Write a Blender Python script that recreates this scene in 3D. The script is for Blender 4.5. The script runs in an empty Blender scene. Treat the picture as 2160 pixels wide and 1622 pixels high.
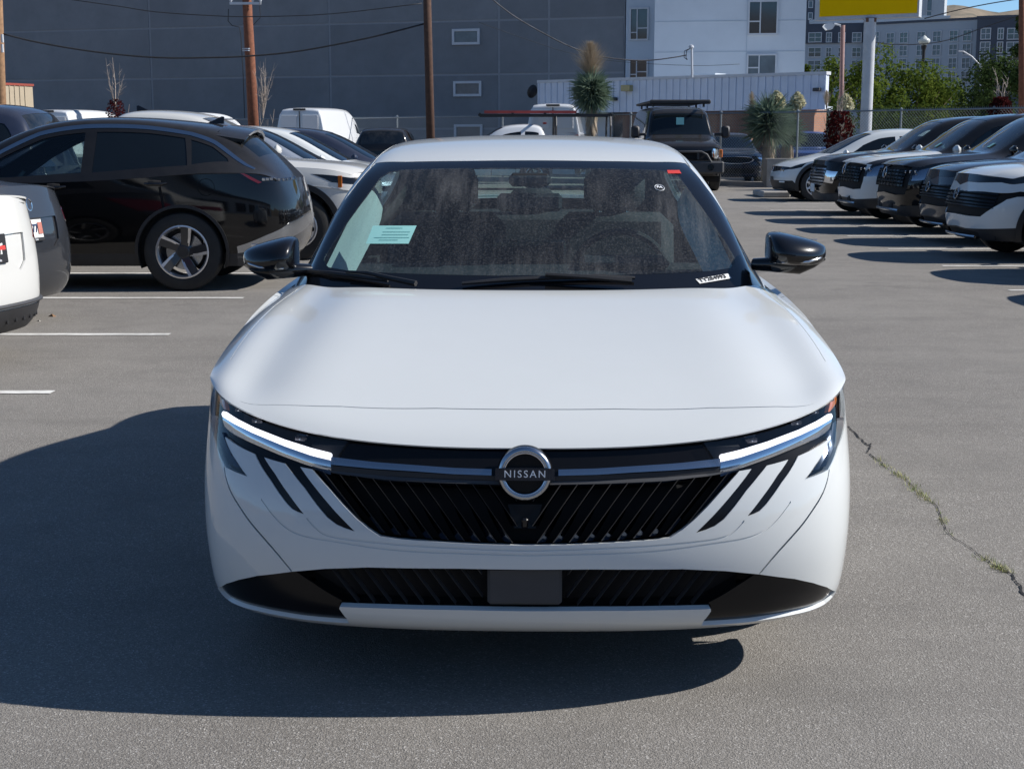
import bpy, bmesh, math, random
import numpy as np
from mathutils import Vector, Matrix, noise as mnoise
from mathutils.bvhtree import BVHTree
from mathutils.geometry import delaunay_2d_cdt, interpolate_bezier
R = math.radians
random.seed(7)
SC = bpy.context.scene
COL = SC.collection

# ---------------------------------------------------------------- camera, sky, sun, exposure
CAM_H = 1.42
FOC = 3000.0
PITCH = math.atan((811 - 300) / FOC)
cam_d = bpy.data.cameras.new('camera'); cam = bpy.data.objects.new('camera', cam_d); COL.objects.link(cam)
cam_d.sensor_width = 36; cam_d.lens = 36 * FOC / 2160; cam_d.clip_start = 0.05; cam_d.clip_end = 20000
cam.location = (0, 0, CAM_H); cam.rotation_euler = (math.pi / 2 - PITCH, 0, 0)
SC.camera = cam
SUN_EL, SUN_AZ = R(37), R(3)            # AZ: degrees behind the car, measured from +X towards +Y
sd = Vector((math.cos(SUN_EL) * math.cos(SUN_AZ), math.cos(SUN_EL) * math.sin(SUN_AZ), math.sin(SUN_EL)))
w = bpy.data.worlds.new('World'); SC.world = w; w.use_nodes = True
wn = w.node_tree; wn.nodes.clear()
sky = wn.nodes.new('ShaderNodeTexSky'); sky.sky_type = 'NISHITA'; sky.sun_disc = False
sky.sun_elevation = SUN_EL; sky.sun_rotation = math.atan2(sd.x, sd.y)
sky.air_density = 0.8; sky.dust_density = 0.1; sky.ozone_density = 2.0; sky.altitude = 1300
bgn = wn.nodes.new('ShaderNodeBackground'); bgn.inputs[1].default_value = 0.09
won = wn.nodes.new('ShaderNodeOutputWorld')
tn = wn.nodes.new('ShaderNodeMix'); tn.data_type = 'RGBA'; tn.blend_type = 'MULTIPLY'; tn.inputs[0].default_value = 1; tn.inputs[7].default_value = (.80, .97, 1.06, 1)
wn.links.new(sky.outputs[0], tn.inputs[6]); wn.links.new(tn.outputs[2], bgn.inputs[0]); wn.links.new(bgn.outputs[0], won.inputs[0])
sl = bpy.data.lights.new('sun', 'SUN'); sl.energy = 4.5; sl.angle = R(0.53); sl.color = (1.0, 0.955, 0.90)
so = bpy.data.objects.new('sun', sl); COL.objects.link(so); so.rotation_euler = sd.to_track_quat('Z', 'Y').to_euler()
SC.view_settings.view_transform = 'Standard'; SC.view_settings.look = 'None'
SC.view_settings.exposure = 0.46; SC.view_settings.gamma = 1.0; SC.view_settings.use_curve_mapping = False

_cp, _sp = math.cos(PITCH), math.sin(PITCH)
def ray(px, py):
    a = (px - 1080) / FOC; b = -(py - 811) / FOC
    return Vector((a, _cp + b * _sp, -_sp + b * _cp))
def at(px, py, Y):
    """world point seen at a pixel of the photograph, at distance Y down the lot"""
    d = ray(px, py); t = Y / d.y
    return Vector((d.x * t, Y, CAM_H + d.z * t))
def gnd(px, py, z=0.0):
    d = ray(px, py); t = (z - CAM_H) / d.z
    return Vector((d.x * t, d.y * t, z))

# the front sedan was measured from a slightly different fit of the camera; HERO_FIX carries it over
_oh, _opi = 1.52, math.atan((811 - 262) / FOC)
def ray_h(px, py):
    a = (px - 1080) / FOC; b = -(py - 811) / FOC
    return Vector((a, math.cos(_opi) + b * math.sin(_opi), -math.sin(_opi) + b * math.cos(_opi)))
def at_h(px, py, Y):
    d = ray_h(px, py); t = Y / d.y
    return Vector((d.x * t, Y, _oh + d.z * t))
HERO_FIX = Matrix.Translation((0, 0, CAM_H)) @ Matrix.Rotation(_opi - PITCH, 4, 'X') @ Matrix.Scale(.945, 4) @ Matrix.Translation((0, 0, -_oh))
# ---------------------------------------------------------------- tagging
def tag(o, label=None, cat=None, group=None, kind=None):
    if label: o['label'] = label
    if cat: o['category'] = cat
    if group: o['group'] = group
    if kind: o['kind'] = kind
    return o
def empty(name, loc=(0, 0, 0), rz=0.0, label=None, cat=None, group=None):
    o = bpy.data.objects.new(name, None); COL.objects.link(o)
    o.location = loc; o.rotation_euler = (0, 0, rz)
    return tag(o, label, cat, group)
def link(name, me, mat=None, parent=None):
    o = bpy.data.objects.new(name, me); COL.objects.link(o)
    if mat is not None and not me.materials:
        for m in (mat if isinstance(mat, (list, tuple)) else [mat]): me.materials.append(m)
    if parent is not None: o.parent = parent
    return o
def copy_tree(o, parent=None):
    c = o.copy(); COL.objects.link(c); c.parent = parent
    for ch in o.children: copy_tree(ch, c)
    return c

# ---------------------------------------------------------------- mesh collector
class MB:
    def __init__(s): s.v = []; s.f = []; s.mi = []; s.cm = 0
    def add(s, vs, fs):
        b = len(s.v); s.v += [tuple(v) for v in vs]; s.f += [tuple(b + i for i in f) for f in fs]; s.mi += [s.cm] * len(fs)
        return s
    def box(s, c, d, rz=0.0, bev=0.0, M=None):
        cx, cy, cz = c; x, y, z = d[0] / 2, d[1] / 2, d[2] / 2
        if bev > 0:
            b = min(bev, x * .95, y * .95, z * .95); vs = []
            for sx in (-1, 1):
                for sy in (-1, 1):
                    for sz in (-1, 1):
                        vs += [(sx * x, sy * (y - b), sz * (z - b)), (sx * (x - b), sy * y, sz * (z - b)), (sx * (x - b), sy * (y - b), sz * z)]
            bm = bmesh.new()
            for v in vs: bm.verts.new(v)
            r = bmesh.ops.convex_hull(bm, input=bm.verts[:])
            bm.verts.index_update(); bm.verts.ensure_lookup_table()
            bmesh.ops.recalc_face_normals(bm, faces=bm.faces[:])
            vs = [tuple(v.co) for v in bm.verts]; fs = [tuple(v.index for v in f.verts) for f in bm.faces]; bm.free()
        else:
            vs = [(sx * x, sy * y, sz * z) for sx in (-1, 1) for sy in (-1, 1) for sz in (-1, 1)]
            fs = [(0, 1, 3, 2), (4, 6, 7, 5), (0, 4, 5, 1), (2, 3, 7, 6), (0, 2, 6, 4), (1, 5, 7, 3)]
        if M is not None: vs = [M @ Vector(v) for v in vs]
        elif rz:
            c_, s_ = math.cos(rz), math.sin(rz); vs = [(v[0] * c_ - v[1] * s_, v[0] * s_ + v[1] * c_, v[2]) for v in vs]
        return s.add([(v[0] + cx, v[1] + cy, v[2] + cz) for v in vs], fs)
    def tube(s, pts, r, n=8, cap=True, flat=None):
        pts = [Vector(p) for p in pts]; m = len(pts)
        rs = r if isinstance(r, (list, tuple)) else [r] * m
        up = Vector((0, 0, 1)); vs = []; a = None
        for i, p in enumerate(pts):
            t = (pts[min(i + 1, m - 1)] - pts[max(i - 1, 0)]).normalized()
            if a is None:
                a = t.cross(up)
                if a.length < 1e-3: a = t.cross(Vector((0, 1, 0)))
            a = (a - t * a.dot(t)).normalized(); b = t.cross(a)
            for k in range(n):
                q = 2 * math.pi * k / n
                vs.append(p + (a * math.cos(q) + b * math.sin(q)) * rs[i])
        fs = [(i * n + k, i * n + (k + 1) % n, (i + 1) * n + (k + 1) % n, (i + 1) * n + k) for i in range(m - 1) for k in range(n)]
        if cap: fs += [tuple(range(n - 1, -1, -1)), tuple((m - 1) * n + k for k in range(n))]
        return s.add(vs, fs)
    def lathe(s, prof, n=24, M=None, close=False):
        """prof: list of (radius, height) about local Z"""
        vs = []
        for (r, h) in prof:
            for k in range(n):
                q = 2 * math.pi * k / n; vs.append(Vector((r * math.cos(q), r * math.sin(q), h)))
        m = len(prof)
        fs = [(i * n + k, i * n + (k + 1) % n, (i + 1) * n + (k + 1) % n, (i + 1) * n + k) for i in range(m - 1) for k in range(n)]
        if close: fs += [((m - 1) * n + k, (m - 1) * n + (k + 1) % n, (k + 1) % n, k) for k in range(n)]
        if M is not None: vs = [M @ v for v in vs]
        return s.add(vs, fs)
    def prism(s, poly, h0, h1, M=None):
        n = len(poly); vs = [Vector((p[0], p[1], h0)) for p in poly] + [Vector((p[0], p[1], h1)) for p in poly]
        fs = [tuple(range(n - 1, -1, -1)), tuple(range(n, 2 * n))] + [(i, (i + 1) % n, n + (i + 1) % n, n + i) for i in range(n)]
        if M is not None: vs = [M @ v for v in vs]
        return s.add(vs, fs)
    def quad(s, a, b, c, d): return s.add([a, b, c, d], [(0, 1, 2, 3)])
    def build(s, name, mat=None, parent=None, smooth=False, angle=None):
        me = bpy.data.meshes.new(name); me.from_pydata(s.v, [], s.f)
        mats = mat if isinstance(mat, (list, tuple)) else [mat]
        for m in mats:
            if m is not None: me.materials.append(m)
        if len(mats) > 1: me.polygons.foreach_set('material_index', s.mi)
        me.update()
        if smooth or angle:
            me.polygons.foreach_set('use_smooth', [True] * len(me.polygons))
            if angle: me.set_sharp_from_angle(angle=R(angle))
        return link(name, me, None, parent)

# ---------------------------------------------------------------- materials
MATS = {}
class NT:
    def __init__(s, name):
        s.m = bpy.data.materials.new(name); s.m.use_nodes = True; s.t = s.m.node_tree; s.t.nodes.clear()
        s.out = s.t.nodes.new('ShaderNodeOutputMaterial')
    def n(s, typ, **kw):
        nd = s.t.nodes.new('ShaderNode' + typ)
        for k, v in kw.items():
            if k.startswith('_'): setattr(nd, k[1:], v)
            else:
                key = k.replace('__', ' ')
                inp = nd.inputs[int(key[1:])] if key[0] == 'i' and key[1:].isdigit() else nd.inputs[key]
                if hasattr(v, 'is_linked') or isinstance(v, bpy.types.NodeSocket): s.t.links.new(v, inp)
                else: inp.default_value = v
        return nd
    def ramp(s, fac, stops, interp='LINEAR'):
        nd = s.n('ValToRGB', Fac=fac); cr = nd.color_ramp; cr.interpolation = interp
        while len(cr.elements) < len(stops): cr.elements.new(0.5)
        for e, (p, c) in zip(cr.elements, stops):
            e.position = p; e.color = c if len(c) == 4 else (*c, 1)
        return nd.outputs[0]
    def mix(s, fac, a, b, blend='MIX'):
        nd = s.t.nodes.new('ShaderNodeMix'); nd.data_type = 'RGBA'; nd.blend_type = blend
        for idx, v in ((0, fac), (6, a), (7, b)):
            if isinstance(v, bpy.types.NodeSocket): s.t.links.new(v, nd.inputs[idx])
            else: nd.inputs[idx].default_value = v if idx == 0 else ((*v, 1) if len(v) == 3 else v)
        return nd.outputs[2]
    def math(s, op, a, b=None, clamp=False):
        nd = s.t.nodes.new('ShaderNodeMath'); nd.operation = op; nd.use_clamp = clamp
        for i, v in enumerate((a, b)):
            if v is None: continue
            if isinstance(v, bpy.types.NodeSocket): s.t.links.new(v, nd.inputs[i])
            else: nd.inputs[i].default_value = v
        return nd.outputs[0]
    def coord(s, scale=(1, 1, 1), out='Object'):
        tc = s.n('TexCoord'); mp = s.n('Mapping', Vector=tc.outputs[out], Scale=scale); return mp.outputs[0]
    def noise(s, vec, scale, detail=4, rough=.55, out=0):
        return s.n('TexNoise', Vector=vec, Scale=scale, Detail=detail, Roughness=rough).outputs[out]
    def done(s, sh, disp=None):
        s.t.links.new(sh, s.out.inputs[0]); MATS[s.m.name] = s.m; return s.m
def bump(t, h, strength=.3, dist=.01):
    return t.n('Bump', Strength=strength, Distance=dist, Height=h).outputs[0]
def c3(c): return (*c, 1) if len(c) == 3 else c
def simple(name, col, rough=.6, metal=0.0, coat=0.0, var=.12, vscale=6.0, spec=.5, dirt=None, bmp=0.0, bscale=40, **kw):
    t = NT(name); v = t.coord()
    n = t.noise(v, vscale, 5, .6)
    dk = tuple(x * (1 - var) for x in col); lt = tuple(min(1, x * (1 + var)) for x in col)
    c = t.ramp(n, [(.3, dk), (.7, lt)])
    if dirt: c = t.mix(t.ramp(t.noise(v, 1.7, 6, .7), [(.45, (0, 0, 0)), (.75, (dirt[1],) * 3)]), c, c3(dirt[0]))
    b = t.n('BsdfPrincipled', **{'Base__Color': c, 'Roughness': rough, 'Metallic': metal, 'Coat__Weight': coat, 'Coat__Roughness': .03})
    b.inputs['Specular IOR Level'].default_value = spec
    if bmp: t.t.links.new(bump(t, t.noise(v, bscale, 4), bmp, .01), b.inputs['Normal'])
    for k, val in kw.items(): b.inputs[k.replace('__', ' ')].default_value = val
    return t.done(b.outputs[0])
def paint(name, col, dust=.06, flake=False, rough=.42, dcol=(.33, .30, .26), spec=.08, cior=1.5):
    """car paint under clear coat with a thin film of dust that settles on what faces up"""
    t = NT(name); v = t.coord()
    geo = t.n('NewGeometry'); sp = t.n('SeparateXYZ', Vector=geo.outputs['Normal'])
    up = t.math('POWER', t.math('MAXIMUM', sp.outputs[2], 0.0), 1.5)
    dn = t.math('MULTIPLY', t.math('MULTIPLY', up, t.ramp(t.noise(v, 9, 6, .7), [(.2, (.55,) * 3), (.8, (1,) * 3)])), dust)
    base = c3(col)
    if flake:
        fl = t.n('TexVoronoi', Vector=v, Scale=900.0)
        base = t.mix(t.ramp(fl.outputs[0], [(.0, (.5,) * 3), (.35, (0,) * 3)]), c3(col), c3(tuple(min(1, x * 2.2 + .02) for x in col)))
    c = t.mix(dn, base, c3(dcol))
    rg = t.math('ADD', t.math('MULTIPLY', dn, .6), .02)
    b = t.n('BsdfPrincipled', **{'Base__Color': c, 'Roughness': rough, 'Metallic': .55 if flake else 0.0, 'Coat__Weight': 1.0, 'Coat__Roughness': rg, 'Coat__IOR': cior})
    b.inputs['Specular IOR Level'].default_value = spec
    # faint orange peel
    t.t.links.new(bump(t, t.noise(v, 260, 2), .035, .001), b.inputs['Coat Normal'])
    return t.done(b.outputs[0])
def glassmat(name, tint=(.62, .72, .68), refl=1.0, dust=0.0, dirtmask=None):
    t = NT(name); v = t.coord()
    tr = t.n('BsdfTransparent', Color=c3(tint)); gl = t.n('BsdfGlossy', Color=(1, 1, 1, 1), Roughness=.015)
    fr = t.math('ADD', t.math('MULTIPLY', t.math('POWER', t.n('LayerWeight', Blend=.5).outputs[1], 5.0), .93), .045)   # Schlick, the same from both sides
    m1 = t.n('MixShader', Fac=t.math('MULTIPLY', fr, refl, True)); t.t.links.new(tr.outputs[0], m1.inputs[1]); t.t.links.new(gl.outputs[0], m1.inputs[2])
    if dust <= 0: return t.done(m1.outputs[0])
    dif = t.n('BsdfDiffuse', Color=(.27, .268, .262, 1))
    m2 = t.n('MixShader', Fac=dirtmask(t, v) if dirtmask else dust)
    t.t.links.new(m1.outputs[0], m2.inputs[1]); t.t.links.new(dif.outputs[0], m2.inputs[2])
    return t.done(m2.outputs[0])
def emis(name, col, strength):
    t = NT(name); return t.done(t.n('Emission', Color=c3(col), Strength=strength).outputs[0])

# ---------------------------------------------------------------- B-spline skins
def mirx(P): Q = np.array(P, float).copy(); Q[..., 0] *= -1; return Q
class Skin:
    """uniform cubic B-spline net P[i][j] = (x,y,z); sym: 'i0','i1','j0','j1' ends mirrored in x=0, others pass through the end row"""
    def __init__(s, P, sym=(), scale=(1, 1), sign=1, nd=(90, 40)):
        P = np.array(P, float); s.n, s.m = P.shape[:2]
        a = mirx(P[1]) if 'i0' in sym else 2 * P[0] - P[1]
        b = mirx(P[-2]) if 'i1' in sym else 2 * P[-1] - P[-2]
        P = np.concatenate([a[None], P, b[None]], 0)
        a = mirx(P[:, 1]) if 'j0' in sym else 2 * P[:, 0] - P[:, 1]
        b = mirx(P[:, -2]) if 'j1' in sym else 2 * P[:, -1] - P[:, -2]
        s.P = np.concatenate([a[:, None], P, b[:, None]], 1); s.sym = sym; s.sc = scale; s.sign = sign
        s.U, s.V = (s.n - 1) * scale[0], (s.m - 1) * scale[1]
        nu, nv = nd; gu, gv = np.meshgrid(np.linspace(0, s.U, nu), np.linspace(0, s.V, nv), indexing='ij')
        s.gu, s.gv = gu.ravel(), gv.ravel(); s.gp = s.ev(s.gu, s.gv); s.nu, s.nv = nu, nv
        fs = []
        for i in range(nu - 1):
            for j in range(nv - 1):
                a = i * nv + j; fs += [(a, a + nv, a + nv + 1), (a, a + nv + 1, a + 1)]
        s.fs = fs; s.bvh = BVHTree.FromPolygons([tuple(p) for p in s.gp], fs)
    def _b(s, t, n, d=0):
        t = np.clip(t, -.3, n - 1 + .3); i = np.clip(np.floor(t).astype(int), 0, n - 2); f = t - i
        if d == 0: w = [(1 - f) ** 3 / 6, (3 * f ** 3 - 6 * f ** 2 + 4) / 6, (-3 * f ** 3 + 3 * f ** 2 + 3 * f + 1) / 6, f ** 3 / 6]
        else: w = [-(1 - f) ** 2 / 2, (9 * f ** 2 - 12 * f) / 6, (-9 * f ** 2 + 6 * f + 3) / 6, f ** 2 / 2]
        return i, w
    def ev(s, u, v, du=0, dv=0):
        u = np.asarray(u, float) / s.sc[0]; v = np.asarray(v, float) / s.sc[1]
        i, wu = s._b(u, s.n, du); j, wv = s._b(v, s.m, dv)
        out = np.zeros((len(u), 3))
        for a in range(4):
            for b in range(4): out += (wu[a] * wv[b])[:, None] * s.P[i + a, j + b]
        return out
    def nrm(s, u, v):
        n = np.cross(s.ev(u, v, 1, 0), s.ev(u, v, 0, 1)) * s.sign
        l = np.linalg.norm(n, axis=1); n[l < 1e-9] = (0, 0, 1); l[l < 1e-9] = 1
        return n / l[:, None]
    def _bary(s, hit, fi):
        a, b, c = s.fs[fi]; A, B, C = (Vector(s.gp[k]) for k in (a, b, c))
        v0, v1, v2 = B - A, C - A, Vector(hit) - A
        d00, d01, d11, d20, d21 = v0.dot(v0), v0.dot(v1), v1.dot(v1), v2.dot(v0), v2.dot(v1)
        den = d00 * d11 - d01 * d01
        if abs(den) < 1e-16: return s.gu[a], s.gv[a]
        q = (d11 * d20 - d01 * d21) / den; r = (d00 * d21 - d01 * d20) / den; p = 1 - q - r
        return p * s.gu[a] + q * s.gu[b] + r * s.gu[c], p * s.gv[a] + q * s.gv[b] + r * s.gv[c]
    def cast(s, o, d):
        h = s.bvh.ray_cast(Vector(o), Vector(d).normalized())
        if h[0] is not None: return s._bary(h[0], h[2])
        o = np.array(o, float); d = np.array(Vector(d).normalized()); q = s.gp - o
        t = q @ d; e = np.linalg.norm(q - t[:, None] * d, axis=1); e[t < 0] = 1e9
        k = int(e.argmin()); return s.gu[k], s.gv[k]
    def side(s, pts): return [s.cast((5, y, z), (-1, 0, 0)) for y, z in pts]
    def front(s, pts, y0=-5, d=1): return [(-.06, s.cast((0, y0, z), (0, d, 0))[1]) if x < .004 else s.cast((x, y0, z), (0, d, 0)) for x, z in pts]
    def top(s, pts): return [s.cast((x, y, 9), (0, 0, -1)) for x, y in pts]
    def near(s, p):
        h = s.bvh.find_nearest(Vector(p)); return s._bary(h[0], h[2])
    def pt(s, u, v, off=0.0):
        p = s.ev([u], [v])[0]
        if off: p = p + s.nrm([u], [v])[0] * off
        return Vector(p)

def dens(poly, step, closed=True):
    out = []; n = len(poly)
    for i in range(n if closed else n - 1):
        a = np.array(poly[i], float); b = np.array(poly[(i + 1) % n], float)
        k = max(1, int(math.ceil(np.linalg.norm(b - a) / step)))
        out += [tuple(a + (b - a) * q / k) for q in range(k)]
    if not closed: out.append(tuple(poly[-1]))
    return out
def smooth_poly(p, it=2, closed=True):
    """Chaikin corner cutting"""
    for _ in range(it):
        q = []; n = len(p)
        if not closed: q.append(p[0])
        for i in range(n if closed else n - 1):
            a, b = p[i], p[(i + 1) % n]
            q += [(a[0] * .75 + b[0] * .25, a[1] * .75 + b[1] * .25), (a[0] * .25 + b[0] * .75, a[1] * .25 + b[1] * .75)]
        if not closed: q.append(p[-1])
        p = q
    return p
def pip(P, poly):
    x, y = P[:, 0], P[:, 1]; ins = np.zeros(len(P), bool); n = len(poly)
    for i in range(n):
        x1, y1 = poly[i]; x2, y2 = poly[(i + 1) % n]
        if y1 == y2: continue
        c = ((y1 > y) != (y2 > y)) & (x < (x2 - x1) * (y - y1) / (y2 - y1) + x1); ins ^= c
    return ins
def ribbon(line, w):
    """thin closed polygon about an open 2D line"""
    L = [Vector(p) for p in line]; a, b = [], []
    for i, p in enumerate(L):
        t = (L[min(i + 1, len(L) - 1)] - L[max(i - 1, 0)]); t = t.normalized() if t.length > 0 else Vector((1, 0)); n = Vector((-t.y, t.x))
        a.append(tuple(p + n * w / 2)); b.append(tuple(p - n * w / 2))
    return a + b[::-1]

def cut(skin, step, regions, domain=None, flange=.012, mirror=True, body='body', flip=False):
    """split a skin into regions. regions: list of (name, polygon, offset, flange or None); first match wins.
    returns {name: mesh}; the rest of the skin is `body`."""
    U, V = skin.U, skin.V
    dom = domain or [(0, 0), (U, 0), (U, V), (0, V)]
    polys = [(dom, True)] + [(r[1], True) for r in regions]
    vs = []; es = []; segs = []
    for poly, cl in polys:
        d = dens(poly, step); b = len(vs); vs += d; n = len(d); es += [(b + i, b + (i + 1) % n) for i in range(n)]
        segs += [(d[i], d[(i + 1) % n]) for i in range(n)]
    ku, kv = max(2, int(U / step)), max(2, int(V / step))
    gu, gv = np.meshgrid((np.arange(ku) + .5) * U / ku, (np.arange(kv) + .5) * V / kv, indexing='ij')
    G = np.stack([gu.ravel() + (np.tile(np.arange(kv) % 2, ku) - .5) * .3 * step, gv.ravel()], 1)
    G = G[pip(G, dom)]
    pv = np.array(vs); keep = np.ones(len(G), bool)
    for k in range(0, len(G), 400):
        dd = ((G[k:k + 400, None, :] - pv[None]) ** 2).sum(2).min(1); keep[k:k + 400] = dd > (.42 * step) ** 2
    G = G[keep]
    allv = [Vector(p) for p in vs] + [Vector(p) for p in G]
    r = delaunay_2d_cdt(allv, es, [], 0, 1e-6)
    V2 = np.array([tuple(v) for v in r[0]]); T = np.array([f for f in r[2] if len(f) == 3])
    cen = V2[T].mean(1)
    lab = np.full(len(T), 0)
    lab[~pip(cen, dom)] = -1
    for k, reg in reversed(list(enumerate(regions))):
        m = pip(cen, reg[1]) & (lab >= 0); lab[m] = k + 1
    # area filter of degenerate triangles
    a = V2[T]; ar = np.abs(np.cross(a[:, 1] - a[:, 0], a[:, 2] - a[:, 0])); lab[ar < 1e-10] = -1
    P3 = skin.ev(V2[:, 0], V2[:, 1]); N3 = skin.nrm(V2[:, 0], V2[:, 1])
    names = [body] + [q[0] for q in regions]; offs = [0.0] + [q[2] for q in regions]; fls = [flange] + [q[3] if len(q) > 3 else None for q in regions]
    out = {}; bags = {}
    onb = lambda p: (('i0' in skin.sym and p[0] < 1e-5) or ('i1' in skin.sym and p[0] > U - 1e-5) or ('j0' in skin.sym and p[1] < 1e-5) or ('j1' in skin.sym and p[1] > V - 1e-5))
    for k, nm in enumerate(names):
        tt = T[lab == k]
        if not len(tt): continue
        used = np.unique(tt); idx = {int(q): i for i, q in enumerate(used)}
        pos = P3[used] + N3[used] * offs[k]; nn = N3[used]
        F = [tuple(idx[int(q)] for q in t) for t in tt]
        # orientation
        q = pos[np.array(F)]; gn = np.cross(q[:, 1] - q[:, 0], q[:, 2] - q[:, 0]); ref = nn[np.array(F)[:, 0]]
        F = [f if s_ >= 0 else (f[0], f[2], f[1]) for f, s_ in zip(F, (gn * ref).sum(1))]
        verts = [tuple(p) for p in pos]; ln = [tuple(nn[i]) for f in F for i in f]
        if fls[k]:
            cnt = {}
            for f in F:
                for i in range(3):
                    e = (f[i], f[(i + 1) % 3]); key = (min(e), max(e)); cnt.setdefault(key, []).append(e)
            for key, e in cnt.items():
                if len(e) != 1: continue
                a_, b_ = e[0]
                if onb(V2[used[a_]]) and onb(V2[used[b_]]): continue
                pa, pb = pos[a_], pos[b_]; da, db = pa - nn[a_] * fls[k], pb - nn[b_] * fls[k]
                bi = len(verts); verts += [tuple(pb), tuple(pa), tuple(da), tuple(db)]
                F.append((bi, bi + 1, bi + 2, bi + 3)); g = np.cross(pa - pb, da - pa); l = np.linalg.norm(g); g = g / l if l > 0 else nn[a_]
                ln += [tuple(g)] * 4
        if mirror:
            b0 = len(verts); mv = [(-x, y, z) for x, y, z in verts]; c = 0; ml = []; mf = []
            for f in F:
                mf.append(tuple(b0 + i for i in reversed(f))); seg = ln[c:c + len(f)]; c += len(f)
                ml += [(-x, y, z) for x, y, z in reversed(seg)]
            verts += mv; F += mf; ln += ml
        bag = bags.setdefault(nm, ([], [], [])); b = len(bag[0])
        bag[0].extend(verts); bag[1].extend([tuple(b + i for i in f) for f in F]); bag[2].extend(ln)
    for nm, (v_, f_, l_) in bags.items():
        out[nm] = (v_, f_, l_)
    return out
def mk(bag, name, mat, parent, half=None):
    """mesh from one or more cut bags; half=+1/-1 keeps only that side; pieces that do not touch become objects of their own"""
    bags = bag if isinstance(bag, list) else [bag]
    V, F, L = [], [], []
    for v, f, l in bags:
        b = len(V); V += v; c = 0
        for q in f:
            seg = l[c:c + len(q)]; c += len(q)
            if half and sum(v[i][0] for i in q) * half < 0: continue
            F.append(tuple(b + i for i in q)); L.append(seg)
    par = {}
    def find(k):
        while par[k] != k: par[k] = par[par[k]]; k = par[k]
        return k
    key = lambda i: (round(V[i][0], 4), round(V[i][1], 4), round(V[i][2], 4))
    ks = [key(i) for i in range(len(V))]
    for q in F:
        for i in q: par.setdefault(ks[i], ks[i])
        r0 = find(ks[q[0]])
        for i in q[1:]: par[find(ks[i])] = r0
    groups = {}
    if name in ('body', 'hood', 'roof', 'nose_panel'): groups = {0: list(range(len(F)))}
    else:
        for n_, q in enumerate(F): groups.setdefault(find(ks[q[0]]), []).append(n_)
        big = sorted(groups.values(), key=len, reverse=True)
        keep = [g for g in big if len(g) > max(3, .04 * len(big[0]))][:10]
        groups = {i: g for i, g in enumerate(keep)}
    o = None
    for g in groups.values():
        us = sorted({i for n_ in g for i in F[n_]}); ix = {k: i for i, k in enumerate(us)}
        me = bpy.data.meshes.new(name); me.from_pydata([V[i] for i in us], [], [tuple(ix[i] for i in F[n_]) for n_ in g])
        me.polygons.foreach_set('use_smooth', [True] * len(g)); me.update()
        me.normals_split_custom_set([x for n_ in g for x in L[n_]])
        o = link(name, me, mat, parent)
    return o
def liner(bag, off, name, mat, parent, keep=lambda p: True):
    """inner lining of a cut region: the same surface set inwards"""
    v, f, l = bag; n = [Vector() for _ in v]; c = 0
    for q in f:
        for i, k in enumerate(q): n[k] += Vector(l[c + i])
        c += len(q)
    vs = [Vector(p) - m.normalized() * off if m.length > 0 else Vector(p) for p, m in zip(v, n)]
    fs = [tuple(reversed(q)) for q in f if len(q) == 3 and keep(vs[q[0]])]
    us = sorted({i for q in fs for i in q}); ix = {k: i for i, k in enumerate(us)}
    return MB().add([vs[i] for i in us], [tuple(ix[i] for i in q) for q in fs]).build(name, mat, parent, smooth=True)
def text_mesh(body, size, depth=.002, align='CENTER', spacing=1.0, bold=0.0, res=3):
    cu = bpy.data.curves.new('lettering', 'FONT'); cu.body = body; cu.size = size; cu.extrude = depth / 2; cu.align_x = align; cu.align_y = 'CENTER'
    cu.space_character = spacing; cu.offset = bold; cu.resolution_u = res
    o = bpy.data.objects.new('lettering', cu); COL.objects.link(o)
    me = bpy.data.meshes.new_from_object(o.evaluated_get(bpy.context.evaluated_depsgraph_get()))
    COL.objects.unlink(o); bpy.data.objects.remove(o); bpy.data.curves.remove(cu)
    me.name = 'lettering'; me.materials.clear(); return me
def frame(o, x, y, z=None):
    """matrix from origin and x,y axis directions"""
    x = Vector(x).normalized(); y = Vector(y); y = (y - x * y.dot(x)).normalized(); z = x.cross(y)
    M = Matrix.Identity(4)
    for i in range(3): M[i][0], M[i][1], M[i][2], M[i][3] = x[i], y[i], z[i], o[i]
    return M
# ---------------------------------------------------------------- shared materials
M_white = paint('white_paint', (.635, .66, .655), dust=.10, rough=.45)
M_white2 = paint('cream_white_paint', (.60, .60, .575), dust=.15)
M_black = paint('black_paint', (.0025, .0025, .003), dust=.17, rough=.3, spec=.05, cior=1.5, dcol=(.24, .225, .21))  # stronger dust colour also stands in for sky reflected on upward faces
M_grey = paint('dark_grey_paint', (.055, .06, .068), dust=.14, flake=True)
M_gun = paint('gunmetal_paint', (.04, .043, .05), dust=.25, flake=True)
M_silver = paint('silver_blue_paint', (.32, .36, .42), dust=.15, flake=True)
M_navy = paint('navy_paint', (.012, .02, .045), dust=.12)
M_stone = paint('pale_grey_paint', (.52, .54, .54), dust=.15)
M_gloss = paint('gloss_black_trim', (.004, .004, .005), dust=.015, rough=.25)
M_trim = simple('black_plastic', (.018, .018, .02), .55, var=.15)
M_trimg = simple('grey_plastic', (.045, .046, .05), .6, var=.15)
M_rub = simple('tyre_rubber', (.018, .018, .018), .78, dirt=((.08, .075, .065), .35), bmp=.2, bscale=60)
M_dark = simple('shadow_black', (.006, .006, .007), .85)
M_chrome = simple('chrome', (.75, .76, .78), .08, 1.0, var=.03)
M_alloy = simple('machined_alloy', (.72, .72, .73), .38, 1.0, var=.05)
M_satin = simple('satin_chrome', (.45, .47, .5), .22, 1.0, var=.05)
M_dchrome = simple('dark_chrome', (.10, .10, .115), .18, 1.0, var=.05)
M_rimblk = simple('black_alloy', (.02, .022, .026), .3, coat=.6)
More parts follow.
